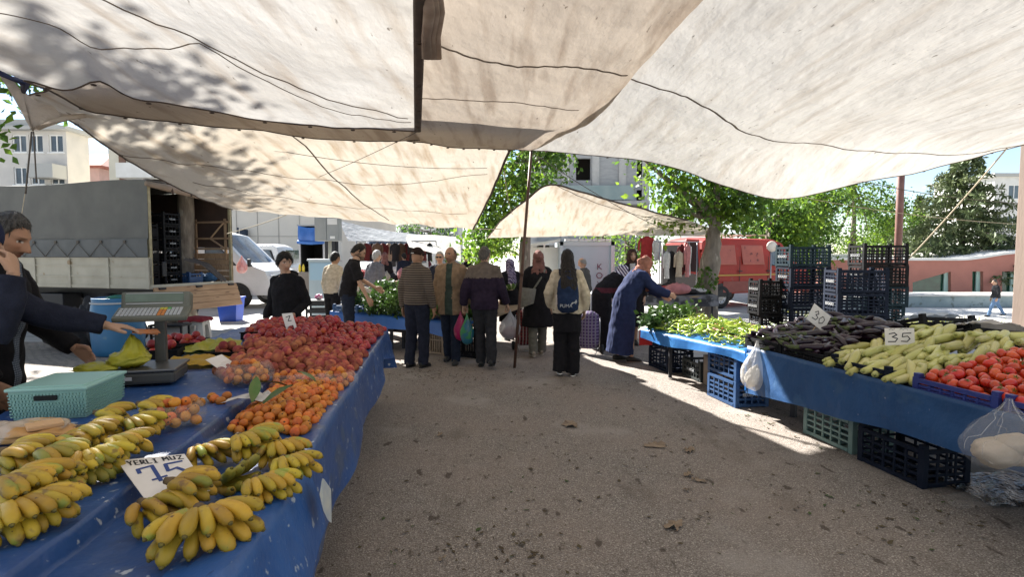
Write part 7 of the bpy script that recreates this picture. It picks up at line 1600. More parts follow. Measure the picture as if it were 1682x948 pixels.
v = P(1118, 420, 12.6); root = thing('clothes_table', 'low table with a grey cloth, covered in piles of clothes', 'table', (v.x - .1, 13.0, 0), -.1); d = MB(); d.box((0, 0, .70), (1.9, .9, .04)); d.build('tabletop', M_ply, root); d = MB(); pts = []
for j in range(26):
 x = -.97 + 1.94 * j / 25
 for k in range(8): pts.append((x, -.46 - .02 * math.sin(x * 9 + k), .725 - .035 * k - .01 * math.sin(x * 5)))
d.grid(pts, 8, 26); d.box((0, 0, .727), (1.94, .92, .006)); d.build('cloth', mat('clothes_sheet', (.20, .20, .21), (.05, .05, .055), scale=5, rough=.9, lo=.45, hi=.55), root)
for x in (-.85, .85):
 for y in (-.38, .38): d = MB(); d.box((x, y, .34), (.04, .04, .68)); d.build('leg', M_leg, root)
for k, (x, y, c, lb) in enumerate([(-.75, -.2, 'white', 'crumpled white garment on the far left of the clothes table'), (-.35, -.25, 'red', 'red garment in the pile on the clothes table'), (-.05, .1, 'black', 'black garment heaped in the middle of the clothes table'), (.3, -.15, 'black', 'dark garment spilling over the right of the clothes table'), (-.45, .2, 'grey', 'grey garment at the back of the clothes table'), (.05, -.35, 'pink', 'pinkish garment at the front of the clothes table'), (.6, .1, 'white', 'white garment at the right end of the clothes table')]):
 soft_bag('folded_garment', lb, Vector((v.x - .1 + x, 13.0 + y, .735)), (.30, .22, .13 + .06 * (k % 3)), gm(c), k * 2.2, None, 'garment', 26, 16)
d = MB(); d.box((0, 0, 0), (.10, .06, .03), ch=.01); tag(d.build('green_packet', mat('lime_packet', (.08, .50, .10), rough=.6), None, (v.x - .45, 12.72, .90), (0, .2, .3)), 'bright green packet on the clothes pile', 'packet')
# far stall with brown and red clothes hanging, under the awnings
for k in range(13):
 px = 592 + k * 9.5; Y = 19.2 + .25 * (k % 3); v = P(px, 420, Y); c = ['brown', 'dark red', 'black', 'brown', 'dark red', 'beige', 'black', 'brown', 'dark red', 'black', 'brown', 'dark red', 'black'][k]
 garment('%s garment in the row under the far awnings, %s' % (c, ['first from the left', 'second', 'third', 'fourth', 'fifth', 'sixth', 'middle one', 'eighth', 'ninth', 'tenth', 'eleventh', 'last but one', 'last at the right'][k]), v.x, Y, 2.05, .30, .62, .1 * k, gm(c), k, 'clothes under the far awnings')
d = MB(); a = P(585, 420, 19.4); b_ = P(716, 420, 19.4); r_ = thing('clothes_rail', 'long rail of clothes under the far awnings', 'rail', a * 1, 0); r_.location.z = 0
d.tube([(0, .05, 2.12), (b_.x - a.x, .05, 2.12)], .02, 8)
for f in (0, .5, 1): d.tube([((b_.x - a.x) * f, .05, 0), ((b_.x - a.x) * f, .05, 2.12)], .02, 8)
d.build('rail', M_rim, r_)
for k, (p0, p1, Y, cc, lb) in enumerate([(580, 640, 16.5, 'black', 'dark far table heaped with goods behind the grey shirted man'), (640, 712, 17.5, 'brown', 'far market table with mixed goods under the white awning'), (762, 812, 17.0, 'black', 'dark far table behind the woman in the purple scarf')]):
 a = P(p0, 420, Y); b_ = P(p1, 420, Y); r_ = thing('market_table', lb, 'table', ((a.x + b_.x) / 2, Y, 0)); d = MB(); w_ = b_.x - a.x; d.box((0, 0, .8), (w_, .9, .04)); d.build('tabletop', M_ply, r_); d = MB(); d.box((0, -.44, .55), (w_, .02, .46)); d.build('cloth', gm(cc), r_)
 for x in (-w_ / 2 + .05, w_ / 2 - .05): d = MB(); d.box((x, .35, .39), (.05, .05, .78)); d.build('leg', M_leg, r_)
 rr_ = random.Random(k)
 for j in range(5): soft_bag('goods_pile', '%s pile of goods on the %s' % (['first', 'second', 'third', 'fourth', 'last'][j], ['dark far table by the grey shirt', 'far table under the white awning', 'dark far table by the purple scarf'][k]), Vector(((a.x + b_.x) / 2 - w_ / 2 + w_ * (j + .5) / 5, Y - .1, .825)), (w_ / 9, .25, .22 + .2 * rr_.random()), gm(['white', 'red', 'black', 'pink', 'beige', 'grey'][(j + k * 2) % 6]), j + k * 5.5, None, 'goods', 20, 12)
M_lit = mat('litter_card', (.27, .205, .14), (.19, .14, .10), scale=14, rough=.9)
def scrap(label, px, py, w_, l_, seed, name='cardboard_scrap', m=M_lit, cat='scrap'):
 rng_ = random.Random(seed); v = G(px, py, .012); n = 19; d = MB(); ring = []
 for i in range(n): a = 6.283 * i / n; k = rng_.uniform(.42, 1.1); ring.append((w_ / 2 * k * math.cos(a), l_ / 2 * k * math.sin(a), .004 + .022 * rng_.random() * (rng_.random() > .5)))
 ring2 = [(x, y, z - .003) for x, y, z in ring]; vs = [(0, 0, .01)] + ring + ring2; d.add(vs, [(0, 1 + i, 1 + (i + 1) % n) for i in range(n)] + [(1 + i, 1 + n + i, 1 + n + (i + 1) % n, 1 + (i + 1) % n) for i in range(n)])
 return tag(d.build(name, m, None, v, (0, 0, rng_.uniform(0, 6))), label, cat, 'scraps on the road')
for k, (px, py, w_, l_, lb) in enumerate([(936, 698, .17, .26, 'torn brown scrap in the middle of the road, left of the bigger one'), (1077, 732, .19, .22, 'largest torn cardboard scrap near the middle of the road'), (1132, 741, .09, .13, 'small scrap just right of the largest cardboard scrap'), (1131, 781, .08, .10, 'small pale scrap below the largest cardboard scrap'), (1150, 790, .06, .12, 'narrow brown scrap beside the small pale one'), (1108, 864, .14, .14, 'pale torn cardboard nearest the viewer on the road'), (1128, 806, .04, .05, 'tiny scrap between the pale ones on the road'), (725, 920, .07, .025, 'short dark stick on the road at the bottom of the picture'), (722, 715, .05, .10, 'small brown scrap on the road left of centre'), (1562, 800, .10, .06, 'pale scrap beside the nearest navy crate')]): scrap(lb, px, py, w_, l_, k)
rng = np.random.RandomState(4); V = []
for (px, py, n, sx, sy) in [(760, 618, 130, 1.0, .5), (700, 615, 60, .4, .5), (950, 640, 30, .8, .4), (880, 800, 40, .8, 1.0), (1000, 720, 60, 1.5, 1.2), (1480, 850, 90, .7, .45), (1300, 840, 40, .9, .5), (860, 900, 45, .35, .3), (1250, 690, 40, .25, .5), (720, 880, 40, .6, .4), (1350, 700, 40, .2, .3)]:
 c = G(px, py, .009); p_ = np.stack([c.x + rng.normal(size=n) * sx * .5, c.y + rng.normal(size=n) * sy * .6, np.full(n, .0095) + rng.uniform(0, .004, n)], 1)
 s_ = leaf_quads(p_, .046, 0, .5, rng); s_[:, :, 2] = .0095 + np.abs(s_[:, :, 2] - .0095) * .22; V.append(s_)
V = np.concatenate(V); tag(quads_object('leaf_litter', V, [mat('leaf_litter', (.055, .038, .022), (.09, .07, .035), scale=3, rough=.9), mat('leaf_litter_green', (.05, .075, .02), rough=.8)], None, (rng.uniform(size=len(V)) > .85).astype(np.int32)), 'dark crushed leaves and crumbs scattered on the road', 'litter', kind='stuff')
def stripes(name, c1, c2, scale, axis='Z', thr=.5, c3=None, s3=0, a3='X', noise_=0., rough=.9):
 m = bpy.data.materials.new(name); m.use_nodes = True; nt = m.node_tree; N = nt.nodes; L = nt.links; b = N['Principled BSDF']; b.inputs['Roughness'].default_value = rough; b.inputs['Specular IOR Level'].default_value = .2
 tc = N.new('ShaderNodeTexCoord')
 def st(sc_, ax, th):
  w_ = N.new('ShaderNodeTexWave'); w_.wave_type = 'BANDS'; w_.bands_direction = ax; w_.inputs['Scale'].default_value = sc_; w_.inputs['Distortion'].default_value = noise_; w_.inputs['Detail'].default_value = 2; L.new(tc.outputs['Object'], w_.inputs['Vector'])
  r = N.new('ShaderNodeMapRange'); r.inputs['From Min'].default_value = th - .06; r.inputs['From Max'].default_value = th + .06; L.new(w_.outputs['Fac'], r.inputs['Value']); return r.outputs['Result']
 x = N.new('ShaderNodeMix'); x.data_type = 'RGBA'; L.new(st(scale, axis, thr), x.inputs['Factor']); x.inputs['A'].default_value = (*c1, 1); x.inputs['B'].default_value = (*c2, 1); out = x.outputs['Result']
 if c3:
  y = N.new('ShaderNodeMix'); y.data_type = 'RGBA'; L.new(st(s3, a3, .7), y.inputs['Factor']); L.new(out, y.inputs['A']); y.inputs['B'].default_value = (*c3, 1); out = y.outputs['Result']
 L.new(out, b.inputs['Base Color']); return m
M_skin = mat('skin', (.5, .3, .2), rough=.55, spec=.3, attr=True, bump=.12, bscale=140)
def cloth(name, c, k=.72, sc_=18, **kw): return mat('wear_' + name, c, tuple(x * k for x in c), scale=sc_, rough=kw.pop('rough', .9), bump=kw.pop('bump', .25), bscale=90, spec=.15, **kw)
ICO = {}
def ico(sub):
 if sub not in ICO:
  bm = bmesh.new(); bmesh.ops.create_icosphere(bm, subdivisions=sub, radius=1); bm.verts.index_update()
  ICO[sub] = (np.array([v.co[:] for v in bm.verts]), [tuple(v.index for v in f.verts) for f in bm.faces]); bm.free()
 return ICO[sub]
HS = np.array([.0745, .097, .119])
def gs(x, m, s): return np.exp(-((x - m) / s) ** 2)
def smst(a, b_, x): t = np.clip((x - a) / (b_ - a), 0, 1); return t * t * (3 - 2 * t)
def head_co(sub, nose=1., jaw=1., rng=None):
 d, f = ico(sub); p = d * HS; x, y, z = p[:, 0].copy(), p[:, 1].copy(), p[:, 2].copy()
 dn = np.clip(-z / HS[2], 0, 1); up = np.clip(z / HS[2], 0, 1)
 x *= (1 - .30 * dn ** 1.7 * (2 - jaw)) * (1 + .05 * gs(z, .02, .05))
 front = smst(-.01, .06, y); back = smst(.0, .06, -y)
 y -= back * dn ** 1.5 * .035; y += front * dn ** 1.5 * .012
 y -= front * up ** 2 * .008
 F = smst(.02, .06, y); ax = np.abs(x)
 y += F * .006 * gs(ax, .026, .026) * gs(z, .030, .009)
 y -= F * .013 * gs(ax, .031, .015) * gs(z, .010, .012)
 ridge = smst(.028, -.034, z) * (1 - smst(-.036, -.050, z)) if False else np.clip((.028 - z) / .062, 0, 1) * (1 - smst(.036, .050, -z))
 y += F * .031 * nose * ridge ** 1.1 * gs(x, 0, .0105 + .006 * np.clip(-z / .04, 0, 1))
 y += F * .008 * nose * gs(ax, .013, .008) * gs(z, -.036, .009)
 y += F * .006 * gs(x, 0, .022) * (gs(z, -.060, .006) + gs(z, -.074, .007)) - F * .005 * gs(x, 0, .024) * gs(z, -.067, .0035)
 y += F * .010 * jaw * gs(x, 0, .024) * gs(z, -.104, .016)
 y += F * .005 * gs(ax, .045, .016) * gs(z, -.018, .018); x += np.sign(x) * .003 * gs(z, -.012, .02) * F
 return np.stack([x, y, z], 1), d, f
def head_mesh(sub, skin, brow=(.03, .02, .015), lip=None, beard=0, beardc=(.04, .03, .025), nose=1., jaw=1., stash=0, eyes=True):
 p, d, f = head_co(sub, nose, jaw); x, y, z = p.T; ax = np.abs(x); F = smst(.03, .06, y); n = len(p)
 c = np.tile(np.array(skin), (n, 1)); lip = lip or (skin[0] * .85, skin[1] * .55, skin[2] * .5)
 def blend(m_, cc):
  m_ = np.clip(m_, 0, 1)[:, None]; c[:] = c * (1 - m_) + np.array(cc) * m_
 blend(.35 * F * gs(ax, .045, .02) * gs(z, -.02, .025), (skin[0], skin[1] * .72, skin[2] * .68)); blend(.25 * F * gs(x, 0, .014) * gs(z, -.034, .014), (skin[0], skin[1] * .7, skin[2] * .65))
 blend(.45 * F * gs(ax, .031, .018) * gs(z, .008, .013), tuple(q * .6 for q in skin))
 blend(F * gs(x, 0, .022) ** .6 * np.clip(gs(z, -.060, .006) + gs(z, -.073, .006), 0, 1), lip); blend(.8 * F * gs(x, 0, .022) * gs(z, -.067, .002), (.08, .03, .03))
 if beard:
  jawm = smst(-.045, -.065, z) if False else smst(.045, .065, -z); m_ = jawm * smst(-.055, -.01, y) * (1 - .9 * gs(x, 0, .02) * gs(z, -.067, .010)); m_ = np.maximum(m_, smst(.06, .066, ax) * smst(.0, .03, -z) * smst(-.03, .0, y) * .8); blend(beard * m_, beardc)
 if stash or beard: blend(max(stash, beard) * F * gs(x, 0, .030) ** .7 * gs(z, -.051, .006), beardc)
 if eyes:
  blend(.95 * F * (((ax - .031) / .0145) ** 2 + ((z - .009) / .0058) ** 2 < 1), (.55, .52, .48)); blend(F * (((ax - .031) / .0062) ** 2 + ((z - .009) / .0062) ** 2 < 1), (.02, .014, .01)); blend(.85 * F * gs(ax, .031, .016) * gs(z, .0155, .0022), (.03, .02, .015))
  blend(.9 * F * gs(ax, .030, .020) ** .5 * gs(z, .0285 , .0042), brow)
 me = bpy.data.meshes.new('head'); me.from_pydata(p.tolist(), [], f); a = me.color_attributes.new('Col', 'FLOAT_COLOR', 'POINT'); a.data.foreach_set('color', np.concatenate([c, np.ones((n, 1))], 1).reshape(-1))
 return me
def painted(me, c):
 a = me.color_attributes.new('Col', 'FLOAT_COLOR', 'POINT'); a.data.foreach_set('color', np.tile(np.array([*c, 1.]), (len(me.vertices), 1)).reshape(-1)); return me
def hair_shell(sub, mode, thick=.012, seed=0, jitter=.25):
 p, d, f = head_co(sub); x, y, z = p.T; az = np.abs(np.arctan2(d[:, 0], d[:, 1]))     # 0 front .. pi back
 if mode == 'short': line = np.interp(az, [0, .45, .8, 1.1, 1.35, 1.55, 1.7, 1.85, 2.1, 2.6, 3.15], [.076, .080, .074, .040, .0, -.028, .012, .0, -.045, -.075, -.080])
 elif mode == 'fringe': line = np.interp(az, [0, .35, .7, 1.0, 1.3, 1.6, 1.75, 2.0, 2.6, 3.15], [.040, .058, .042, .012, -.022, -.040, .0, -.045, -.080, -.085])
 elif mode == 'receding': line = np.interp(az, [0, .5, 1.0, 1.35, 1.6, 1.75, 2.0, 2.6, 3.15], [.100, .108, .080, .03, -.005, .03, -.02, -.055, -.06])
 elif mode == 'balding': line = np.interp(az, [0, 1.2, 1.5, 1.7, 1.8, 2.2, 3.15], [.2, .2, .02, -.01, .0, -.05, -.06])
 elif mode == 'long': line = np.interp(az, [0, .5, 1.0, 1.6, 3.15], [.085, .05, -.08, -.13, -.15])
 nl = np.array([mnoise.noise((a * 40 + seed, b_ * 40, c * 40)) for a, b_, c in p]); m_ = smst(-.006, .026, z - line + .010 * nl)
 if mode == 'balding': m_ *= 1 - smst(.055, .085, z)
 nz_ = np.array([mnoise.noise((a * 55 + seed, b_ * 22, c * 55)) + .5 * mnoise.noise((a * 18 + seed, b_ * 18, c * 18)) for a, b_, c in p]); t = thick * m_ * (1 + jitter * nz_) * (1 + .35 * smst(.03, .1, z)); q = p + d * t[:, None]
 keep = [k for k in f if min(m_[list(k)]) > .04]
 idx = sorted({i for k in keep for i in k}); mp_ = {i: j for j, i in enumerate(idx)}
 me = bpy.data.meshes.new('hair'); me.from_pydata(q[idx].tolist(), [], [tuple(mp_[i] for i in k) for k in keep])
 for pl in me.polygons: pl.use_smooth = True
 return me
HANDS = {}
def hand_mesh(curl):
 k = round(curl, 2)
 if k in HANDS: return HANDS[k]
 mb = MB(); mb.tube([(0, -.015, 0), (0, .02, 0), (.002, .06, 0), (0, .092, -.002)], [(.024, .019), (.034, .018), (.040, .015), (.038, .011)], 12, side=(1, 0, 0))
 for i, (x0, L_, r, cu) in enumerate([(.029, .072, .0090, 1.), (.010, .080, .0092, 1.05), (-.010, .074, .0088, 1.1), (-.028, .058, .0078, 1.2)]):
  a = curl * .35; p_ = Vector((x0, .084, -.001)); pts = [p_ - Vector((0, .025, 0)), p_.copy()]; rs = [r * 1.02, r * 1.05]
  for sgm, fr_ in enumerate((.42, .32, .26)):
   a += curl * cu * (.55 if sgm else .35); p_ = p_ + Vector((x0 * .12 * (1 - sgm * .5), math.cos(a), -math.sin(a))) * L_ * fr_; pts.append(p_.copy()); rs.append(r * (1 - .09 * (sgm + 1)))
  mb.tube(pts, rs, 9); mb.ell(pts[-1], rs[-1], 8, 6)
 pts = [Vector((.018, .012, -.004)), Vector((.040, .038, -.010)), Vector((.056, .064, -.014 - .012 * curl)), Vector((.060 - .016 * curl, .090, -.018 - .022 * curl))]
 mb.tube(pts, [.017, .0135, .0112, .0095], 9); mb.ell(pts[-1], .0095, 8, 6)
 HANDS[k] = remesh(mb, .0042, 2); return HANDS[k]
def V3(v): return Vector(v)
def person(label, x, y, face, H=1.72, skin=(.42, .25, .165), lean=0., hp=0., hy=0., legs=None, arms=None, top=None, bottom=None, shoes=(.02, .02, .02), hair=None, beard=0, stash=0, bulk=0., sub=4, vox=.013, z0=0., female=False, scarf=None, cap=None, extra=None, nose=1., jaw=1., group='people at the market', beardc=(.04, .03, .025), sit=None, brow=(.03, .02, .015), belly=0., seed=None):
 seed = seed if seed is not None else int(abs(x * 77 + y * 131))
 root = thing('person', label, 'person', (x, y, z0), face, group); root.scale = (H / 1.75,) * 3
 drop = Vector((0, 0, -(sit or 0)))
 def bend(p):
  p = V3(p)
  t = min(1, max(0, (p.z - .92) / .26)); a = lean * t; zz = p.z - .95
  if p.z <= .92: return p + drop
  return Vector((p.x, p.y * math.cos(a) + zz * math.sin(a), .95 + zz * math.cos(a) - p.y * math.sin(a))) + drop
 sw = .140 if female else .158
 legs = legs or ((-.095, .0, 0), (.095, .0, 0))
 A = {}
 for sgn, key in ((-1, 'L'), (1, 'R')):
  sh = bend((sgn * sw, -.01, 1.405)); d_ = (arms or {}).get(key) or (((sgn * .065, -.03, -.285)), ((sgn * .085, .045, -.53)))
  A[key] = (sh, sh + V3(d_[0]), sh + V3(d_[1]), d_[2] if len(d_) > 2 else .5, d_[3] if len(d_) > 3 else None)
 LG = []
 for k, (fx, fy, fz) in enumerate(legs[:2]):
  hip = V3((-.088 if k == 0 else .088, 0, .91)) + drop; an = V3((fx, fy - .02, .085 + fz))
  if len(legs) > 2: kn = V3(legs[2 + k])
  else:
   kn = hip.lerp(an, .52) + V3((0, .025 + .10 * fz + .04 * abs(fy), 0))
  LG.append((hip, kn, an))
 mb = MB(); tr = [(.86, .145, .10), (.95, .155, .108), (1.08, .135, .095), (1.2, .145, .10), (1.32, .155, .10), (1.40, .145, .085), (1.45, .10, .07), (1.49, .058, .058), (1.56, .052, .055)]
 if not female: tr = [(a, b_ * 1.03, c) for a, b_, c in tr]
 mb.tube([bend((0, 0 if z < 1.45 else .008 + (z - 1.45) * .15, z)) for z, _, _ in tr], [(a, b_) for _, a, b_ in tr], 16, side=(1, 0, 0))
 for key in 'LR':
  sh, el, wr, cu, hd_ = A[key]; mb.tube([sh, sh.lerp(el, .5), el, el.lerp(wr, .4), wr + (wr - el).normalized() * .012], [.046, .043, .037, .037, .0255], 10); mb.ell(sh, .05, 10, 8)
 for hip, kn, an in LG: mb.tube([hip, hip.lerp(kn, .5), kn, kn.lerp(an, .35), an], [.078, .068, .05, .05, .035], 10)
 parts = [(painted(remesh(mb, vox * 1.15, 3), skin), None)]
 hc = bend((0, .032, 1.625)); HM = Matrix.Translation(hc) @ Euler((-(lean * .55 + hp), 0, hy), 'XYZ').to_matrix().to_4x4() if False else Matrix.Translation(hc) @ Matrix.Rotation(hy, 4, 'Z') @ Matrix.Rotation(-(lean * .55 + hp), 4, 'X')
 if female: HM = HM @ Matrix.Scale(.94, 4)
 parts.append((head_mesh(sub, skin, brow=brow, beard=beard, stash=stash, nose=nose, jaw=jaw if not female else .85, beardc=beardc), HM))
 if not scarf:
  em = MB()
  for s_ in (-1, 1):
   em.ell((s_ * .077, -.008, -.004), (.007, .018, .031), 10, 8); em.tube([(s_ * .080, .008, .018), (s_ * .087, -.004, .028), (s_ * .089, -.020, .018), (s_ * .087, -.022, -.002), (s_ * .081, -.010, -.028)], .0042, 6)
  e_ = em.mesh('ears'); parts.append((painted(e_, tuple(q * .92 for q in skin)), HM))
 for key in 'LR':
  sgn = -1 if key == 'L' else 1; sh, el, wr, cu, hd_ = A[key]; dr = V3(hd_[0]).normalized() if hd_ else (wr - el).normalized()
  outw = V3(hd_[1]) if hd_ else V3((sgn, .25, 0)); outw = (outw - dr * outw.dot(dr)).normalized(); th_ = outw.cross(dr) * 1.0
  fw = V3((0, 1, 0)) if not hd_ or len(hd_) < 3 else V3(hd_[2])
  if th_.dot(fw) < 0: th_ = -th_
  Mx = Matrix((( th_.x, dr.x, outw.x, wr.x), (th_.y, dr.y, outw.y, wr.y), (th_.z, dr.z, outw.z, wr.z), (0, 0, 0, 1))); hm = hand_mesh(cu).copy(); parts.append((painted(hm, tuple(q * .95 for q in skin)), Mx @ Matrix.Scale(.96 if female else 1.03, 4)))
 bme = join_meshes(parts); bm = bmesh.new(); bm.from_mesh(bme); bmesh.ops.recalc_face_normals(bm, faces=bm.faces); bm.to_mesh(bme); bm.free(); link('body', bme, M_skin, root)
 if bottom:
  mb = MB(); fl = bottom.get('flare', 0); w_ = bottom.get('w', .0)
  mb.tube([V3((0, 0, .84)) + drop, V3((0, 0, .92)) + drop, bend((0, 0, 1.0)), bend((0, 0, 1.05))], [(.150 + bulk, .108 + bulk), (.168 + bulk + w_ * .4, .122 + bulk), (.158 + bulk, .115 + bulk), (.15 + bulk, .11 + bulk)], 16, side=(1, 0, 0))
  for hip, kn, an in LG:
   e = an + V3((0, -.005, -.045)); mb.tube([hip + V3((0, 0, .03)), hip.lerp(kn, .45), kn, kn.lerp(an, .5), e], [.098 + w_, .086 + w_, .070 + w_, .066 + w_ + fl * .5, .062 + w_ + fl], 12)
  link('trousers', remesh(mb, vox, 3, .010, (8, 8, 16), seed), bottom['m'], root)
 for k, (hip, kn, an) in enumerate(LG):
  fx, fy, fz = an.x, an.y, an.z - .085
  sm = MB(); pt_ = -.5 * min(1, fz * 5); T = Matrix.Translation((an.x, an.y, an.z)) @ Matrix.Rotation(legs[0 if k == 0 else 1][0] * -.9, 4, 'Z') @ Matrix.Rotation(pt_, 4, 'X')
  sm.tube([(0, -.085, -.045), (0, -.055, -.035), (0, .0, -.028), (0, .07, -.045), (0, .13, -.055), (0, .165, -.062)], [(.020, .030), (.036, .045), (.038, .050), (.043, .034), (.040, .026), (.018, .016)], 12, side=(1, 0, 0), M=T); so_ = MB(); so_.tube([(0, -.088, -.077), (0, -.05, -.077), (0, .06, -.077), (0, .13, -.077), (0, .172, -.075)], [(.022, .008), (.040, .008), (.046, .008), (.042, .008), (.015, .008)], 12, side=(1, 0, 0), M=T)
  sc1 = shoes if not isinstance(shoes[0], tuple) else shoes[0]; sc2 = (.02, .02, .02) if not isinstance(shoes[0], tuple) else shoes[1]
  s1 = link('shoe', remesh(sm, .008, 2), mat('shoe_%03d_%03d_%03d' % tuple(int(q * 999) for q in sc1), sc1, tuple(q * .8 for q in sc1), scale=20, rough=.6), root); link('sole', so_.mesh('sole'), mat('sole_%03d' % int(sc2[0] * 999), sc2, rough=.8), s1)
 def toprings(hem, bk, flare=0., bel=0., back=0.):
  base = [(1.10, .152, .112), (1.2, .159, .117), (1.30, .163, .117), (1.37, .142, .100), (1.425, .104, .084), (1.465, .074, .070), (1.495, .060, .062)]
  if not female: base = [(a, b_ * 1.06, c * 1.03) for a, b_, c in base]
  low = []
  zz = hem; hips = .168 if not female else .172
  steps = max(2, int((1.10 - hem) / .12)); low = []
  for k in range(steps):
   f = k / steps; z = hem + (1.10 - hem) * f
   low.append((z, hips + flare * (1 - f) - (.010 * f), .122 + flare * .7 * (1 - f) + bel * math.sin(math.pi * min(1, f * .9))))
  return [(z, a + bk, b_ + bk) for z, a, b_ in low + base]
 def sleeves(mb, bk, frac=1., cuff=0.):
  for key in 'LR':
   sh, el, wr, cu, hd_ = A[key]; pts = [sh + V3((0, 0, .012)), sh.lerp(el, .5), el]; rs = [.052 + bk * .8, .049 + bk * .8, .044 + bk * .8]
   if frac >= 1: pts += [el.lerp(wr, .5), wr - (wr - el).normalized() * .015]; rs += [.040 + bk * .7, .034 + bk * .6 + cuff]
   elif frac < .6: pts = [sh + V3((0, 0, .012)), sh.lerp(el, .45), sh.lerp(el, .85)]; rs = [.052 + bk, .055 + bk, .055 + bk]
   mb.tube(pts, rs, 12); mb.ell(sh + V3((0, 0, .0)), .050 + bk * .7, 12, 8)
   nb = bend((0, -.01, 1.445)); mb.tube([nb, nb.lerp(sh, .6) + V3((0, 0, .008)), sh], [.058 + bk * .4, .050 + bk * .6, .046 + bk * .6], 12)
 for tp in (top if isinstance(top, list) else [top]) if top else []:
  mb = MB(); rg = toprings(tp.get('hem', .90), tp.get('bulk', .012) + bulk, tp.get('flare', 0.), belly, 0)
  mb.tube([bend((0, .0 if z > .98 else tp.get('sway', 0) * (.98 - z), z)) for z, _, _ in rg], [(a, b_) for _, a, b_ in rg], 20, side=(1, 0, 0))
  if tp.get('sleeve', 1): sleeves(mb, tp.get('bulk', .012) + bulk * .6, tp.get('sleeve', 1))
  if tp.get('collar'): mb.tube([bend((0, .0, 1.45)), bend((0, .005, 1.505)), bend((0, .008, 1.53))], [(.085, .078), (.076, .072), (.074, .070)], 16, side=(1, 0, 0))
  if tp.get('hood'): mb.ell(bend((0, -.085, 1.475)), (.10, .065, .055), 14, 9)
  me = remesh(mb, vox, 3, tp.get('fold', .012) * .75, tp.get('fs', (9, 9, 8) if tp.get('hem', .9) < .7 else (7, 7, 12)), seed + 3)
  mats_ = [tp['m']]
  if tp.get('open'):      # front opening showing the shirt below: faces in the centre strip take the shirt material
   mats_.append(tp['open'])
   for pl in me.polygons:
    c = pl.center
    if c.y > .05 + (c.z - .95) * math.sin(lean) and abs(c.x) < tp.get('ow', .065) * (1 + .3 * (1.4 - c.z)) and c.z < 1.50: pl.material_index = 1
  if tp.get('zone'):
   for fn, mm in tp['zone']:
    mats_.append(mm); k = len(mats_) - 1
    for pl in me.polygons:
     if fn(pl.center): pl.material_index = k
  link(tp.get('name', 'jacket'), me, mats_, root)
 HMi = HM.inverted()
 if hair:
  hm_ = mat('hair_' + hair['n'], hair['c'], hair.get('c2', tuple(q * .55 for q in hair['c'])), scale=60, rough=.6, bump=.6, bscale=120, stretch=(1, 1, .4), spec=.3)
  me = hair_shell(sub, hair['mode'], hair.get('t', .013), seed)
  if hair['mode'] == 'long':
   mb = MB(); bk_ = [(.06, .078, .05, -.035), (.0, .086, .058, -.045), (-.08, .098, .058, -.075), (-.16, .110, .052, -.135), (-.24, .118, .045, -.215), (-.32, .120, .036, -.285), (-.42, .112, .028, -.318), (-.50, .080, .020, -.322), (-.54, .035, .010, -.320)]
   mb.tube([(0, yc, z) for z, a, b_, yc in bk_], [(a, b_) for z, a, b_, yc in bk_], 22, side=(1, 0, 0)); m2 = remesh(mb, .007, 2, .010, (38, 38, 5), seed); me2 = join_meshes([(me, None), (m2, None)]); me = me2
  rng_ = np.random.RandomState(seed % 1000); nv_ = len(me.vertices); co = np.empty(nv_ * 3); me.vertices.foreach_get('co', co); co = co.reshape(-1, 3); pk = co[rng_.randint(0, nv_, 500 if sub > 4 else 260)]
  dd = np.stack([pk[:, 0] * .4, -np.abs(pk[:, 1]) * .2 - .012 + .03 * (pk[:, 2] > .07) * (pk[:, 1] > 0), -np.abs(pk[:, 2]) - .03], 1) + rng_.normal(size=pk.shape) * .03; nr = pk / np.linalg.norm(pk, axis=1)[:, None]; dd -= nr * (dd * nr).sum(1)[:, None] * .75; dd /= np.linalg.norm(dd, axis=1)[:, None]; sd = np.cross(dd, nr) * .0035; ln = rng_.uniform(.014, .032, len(pk))[:, None]; pk = pk + nr * .001
  tq = MB()
  for q in np.stack([pk - sd, pk + sd, pk + dd * ln + nr * .004 + sd * .3, pk + dd * ln + nr * .004 - sd * .3], 1): tq.add(q, [(0, 1, 2, 3)])
  me = join_meshes([(me, None), (tq.mesh('tufts'), None)]); me.transform(HM); link('hair', me, hm_, root)
 if cap:
  mb = MB(); mb.ell((0, -.004, .020), (.090, .113, .116), 24, 16); me = remesh(mb, .007, 2); bm = bmesh.new(); bm.from_mesh(me); bmesh.ops.bisect_plane(bm, geom=bm.verts[:] + bm.edges[:] + bm.faces[:], plane_co=(0, 0, .010), plane_no=(0, .18, 1), clear_inner=True); bm.to_mesh(me); bm.free(); me.transform(HM); co_ = link('cap', me, cap['m'], root)
  if not cap.get('plain'): mb = MB(); mb.tube([(0, .070, .040), (0, .11, .044), (0, .15, .036), (0, .165, .030)], [(.075, .005), (.070, .005), (.052, .004), (.02, .003)], 14, side=(1, 0, 0)); me = mb.mesh('brim'); me.transform(HM); link('brim', me, cap['m'], co_)
  if cap.get('strap'): mb = MB(); mb.box((0, -.112, .045), (.05, .006, .014)); me = mb.mesh('strap'); me.transform(HM); link('strap', me, M_print, co_)
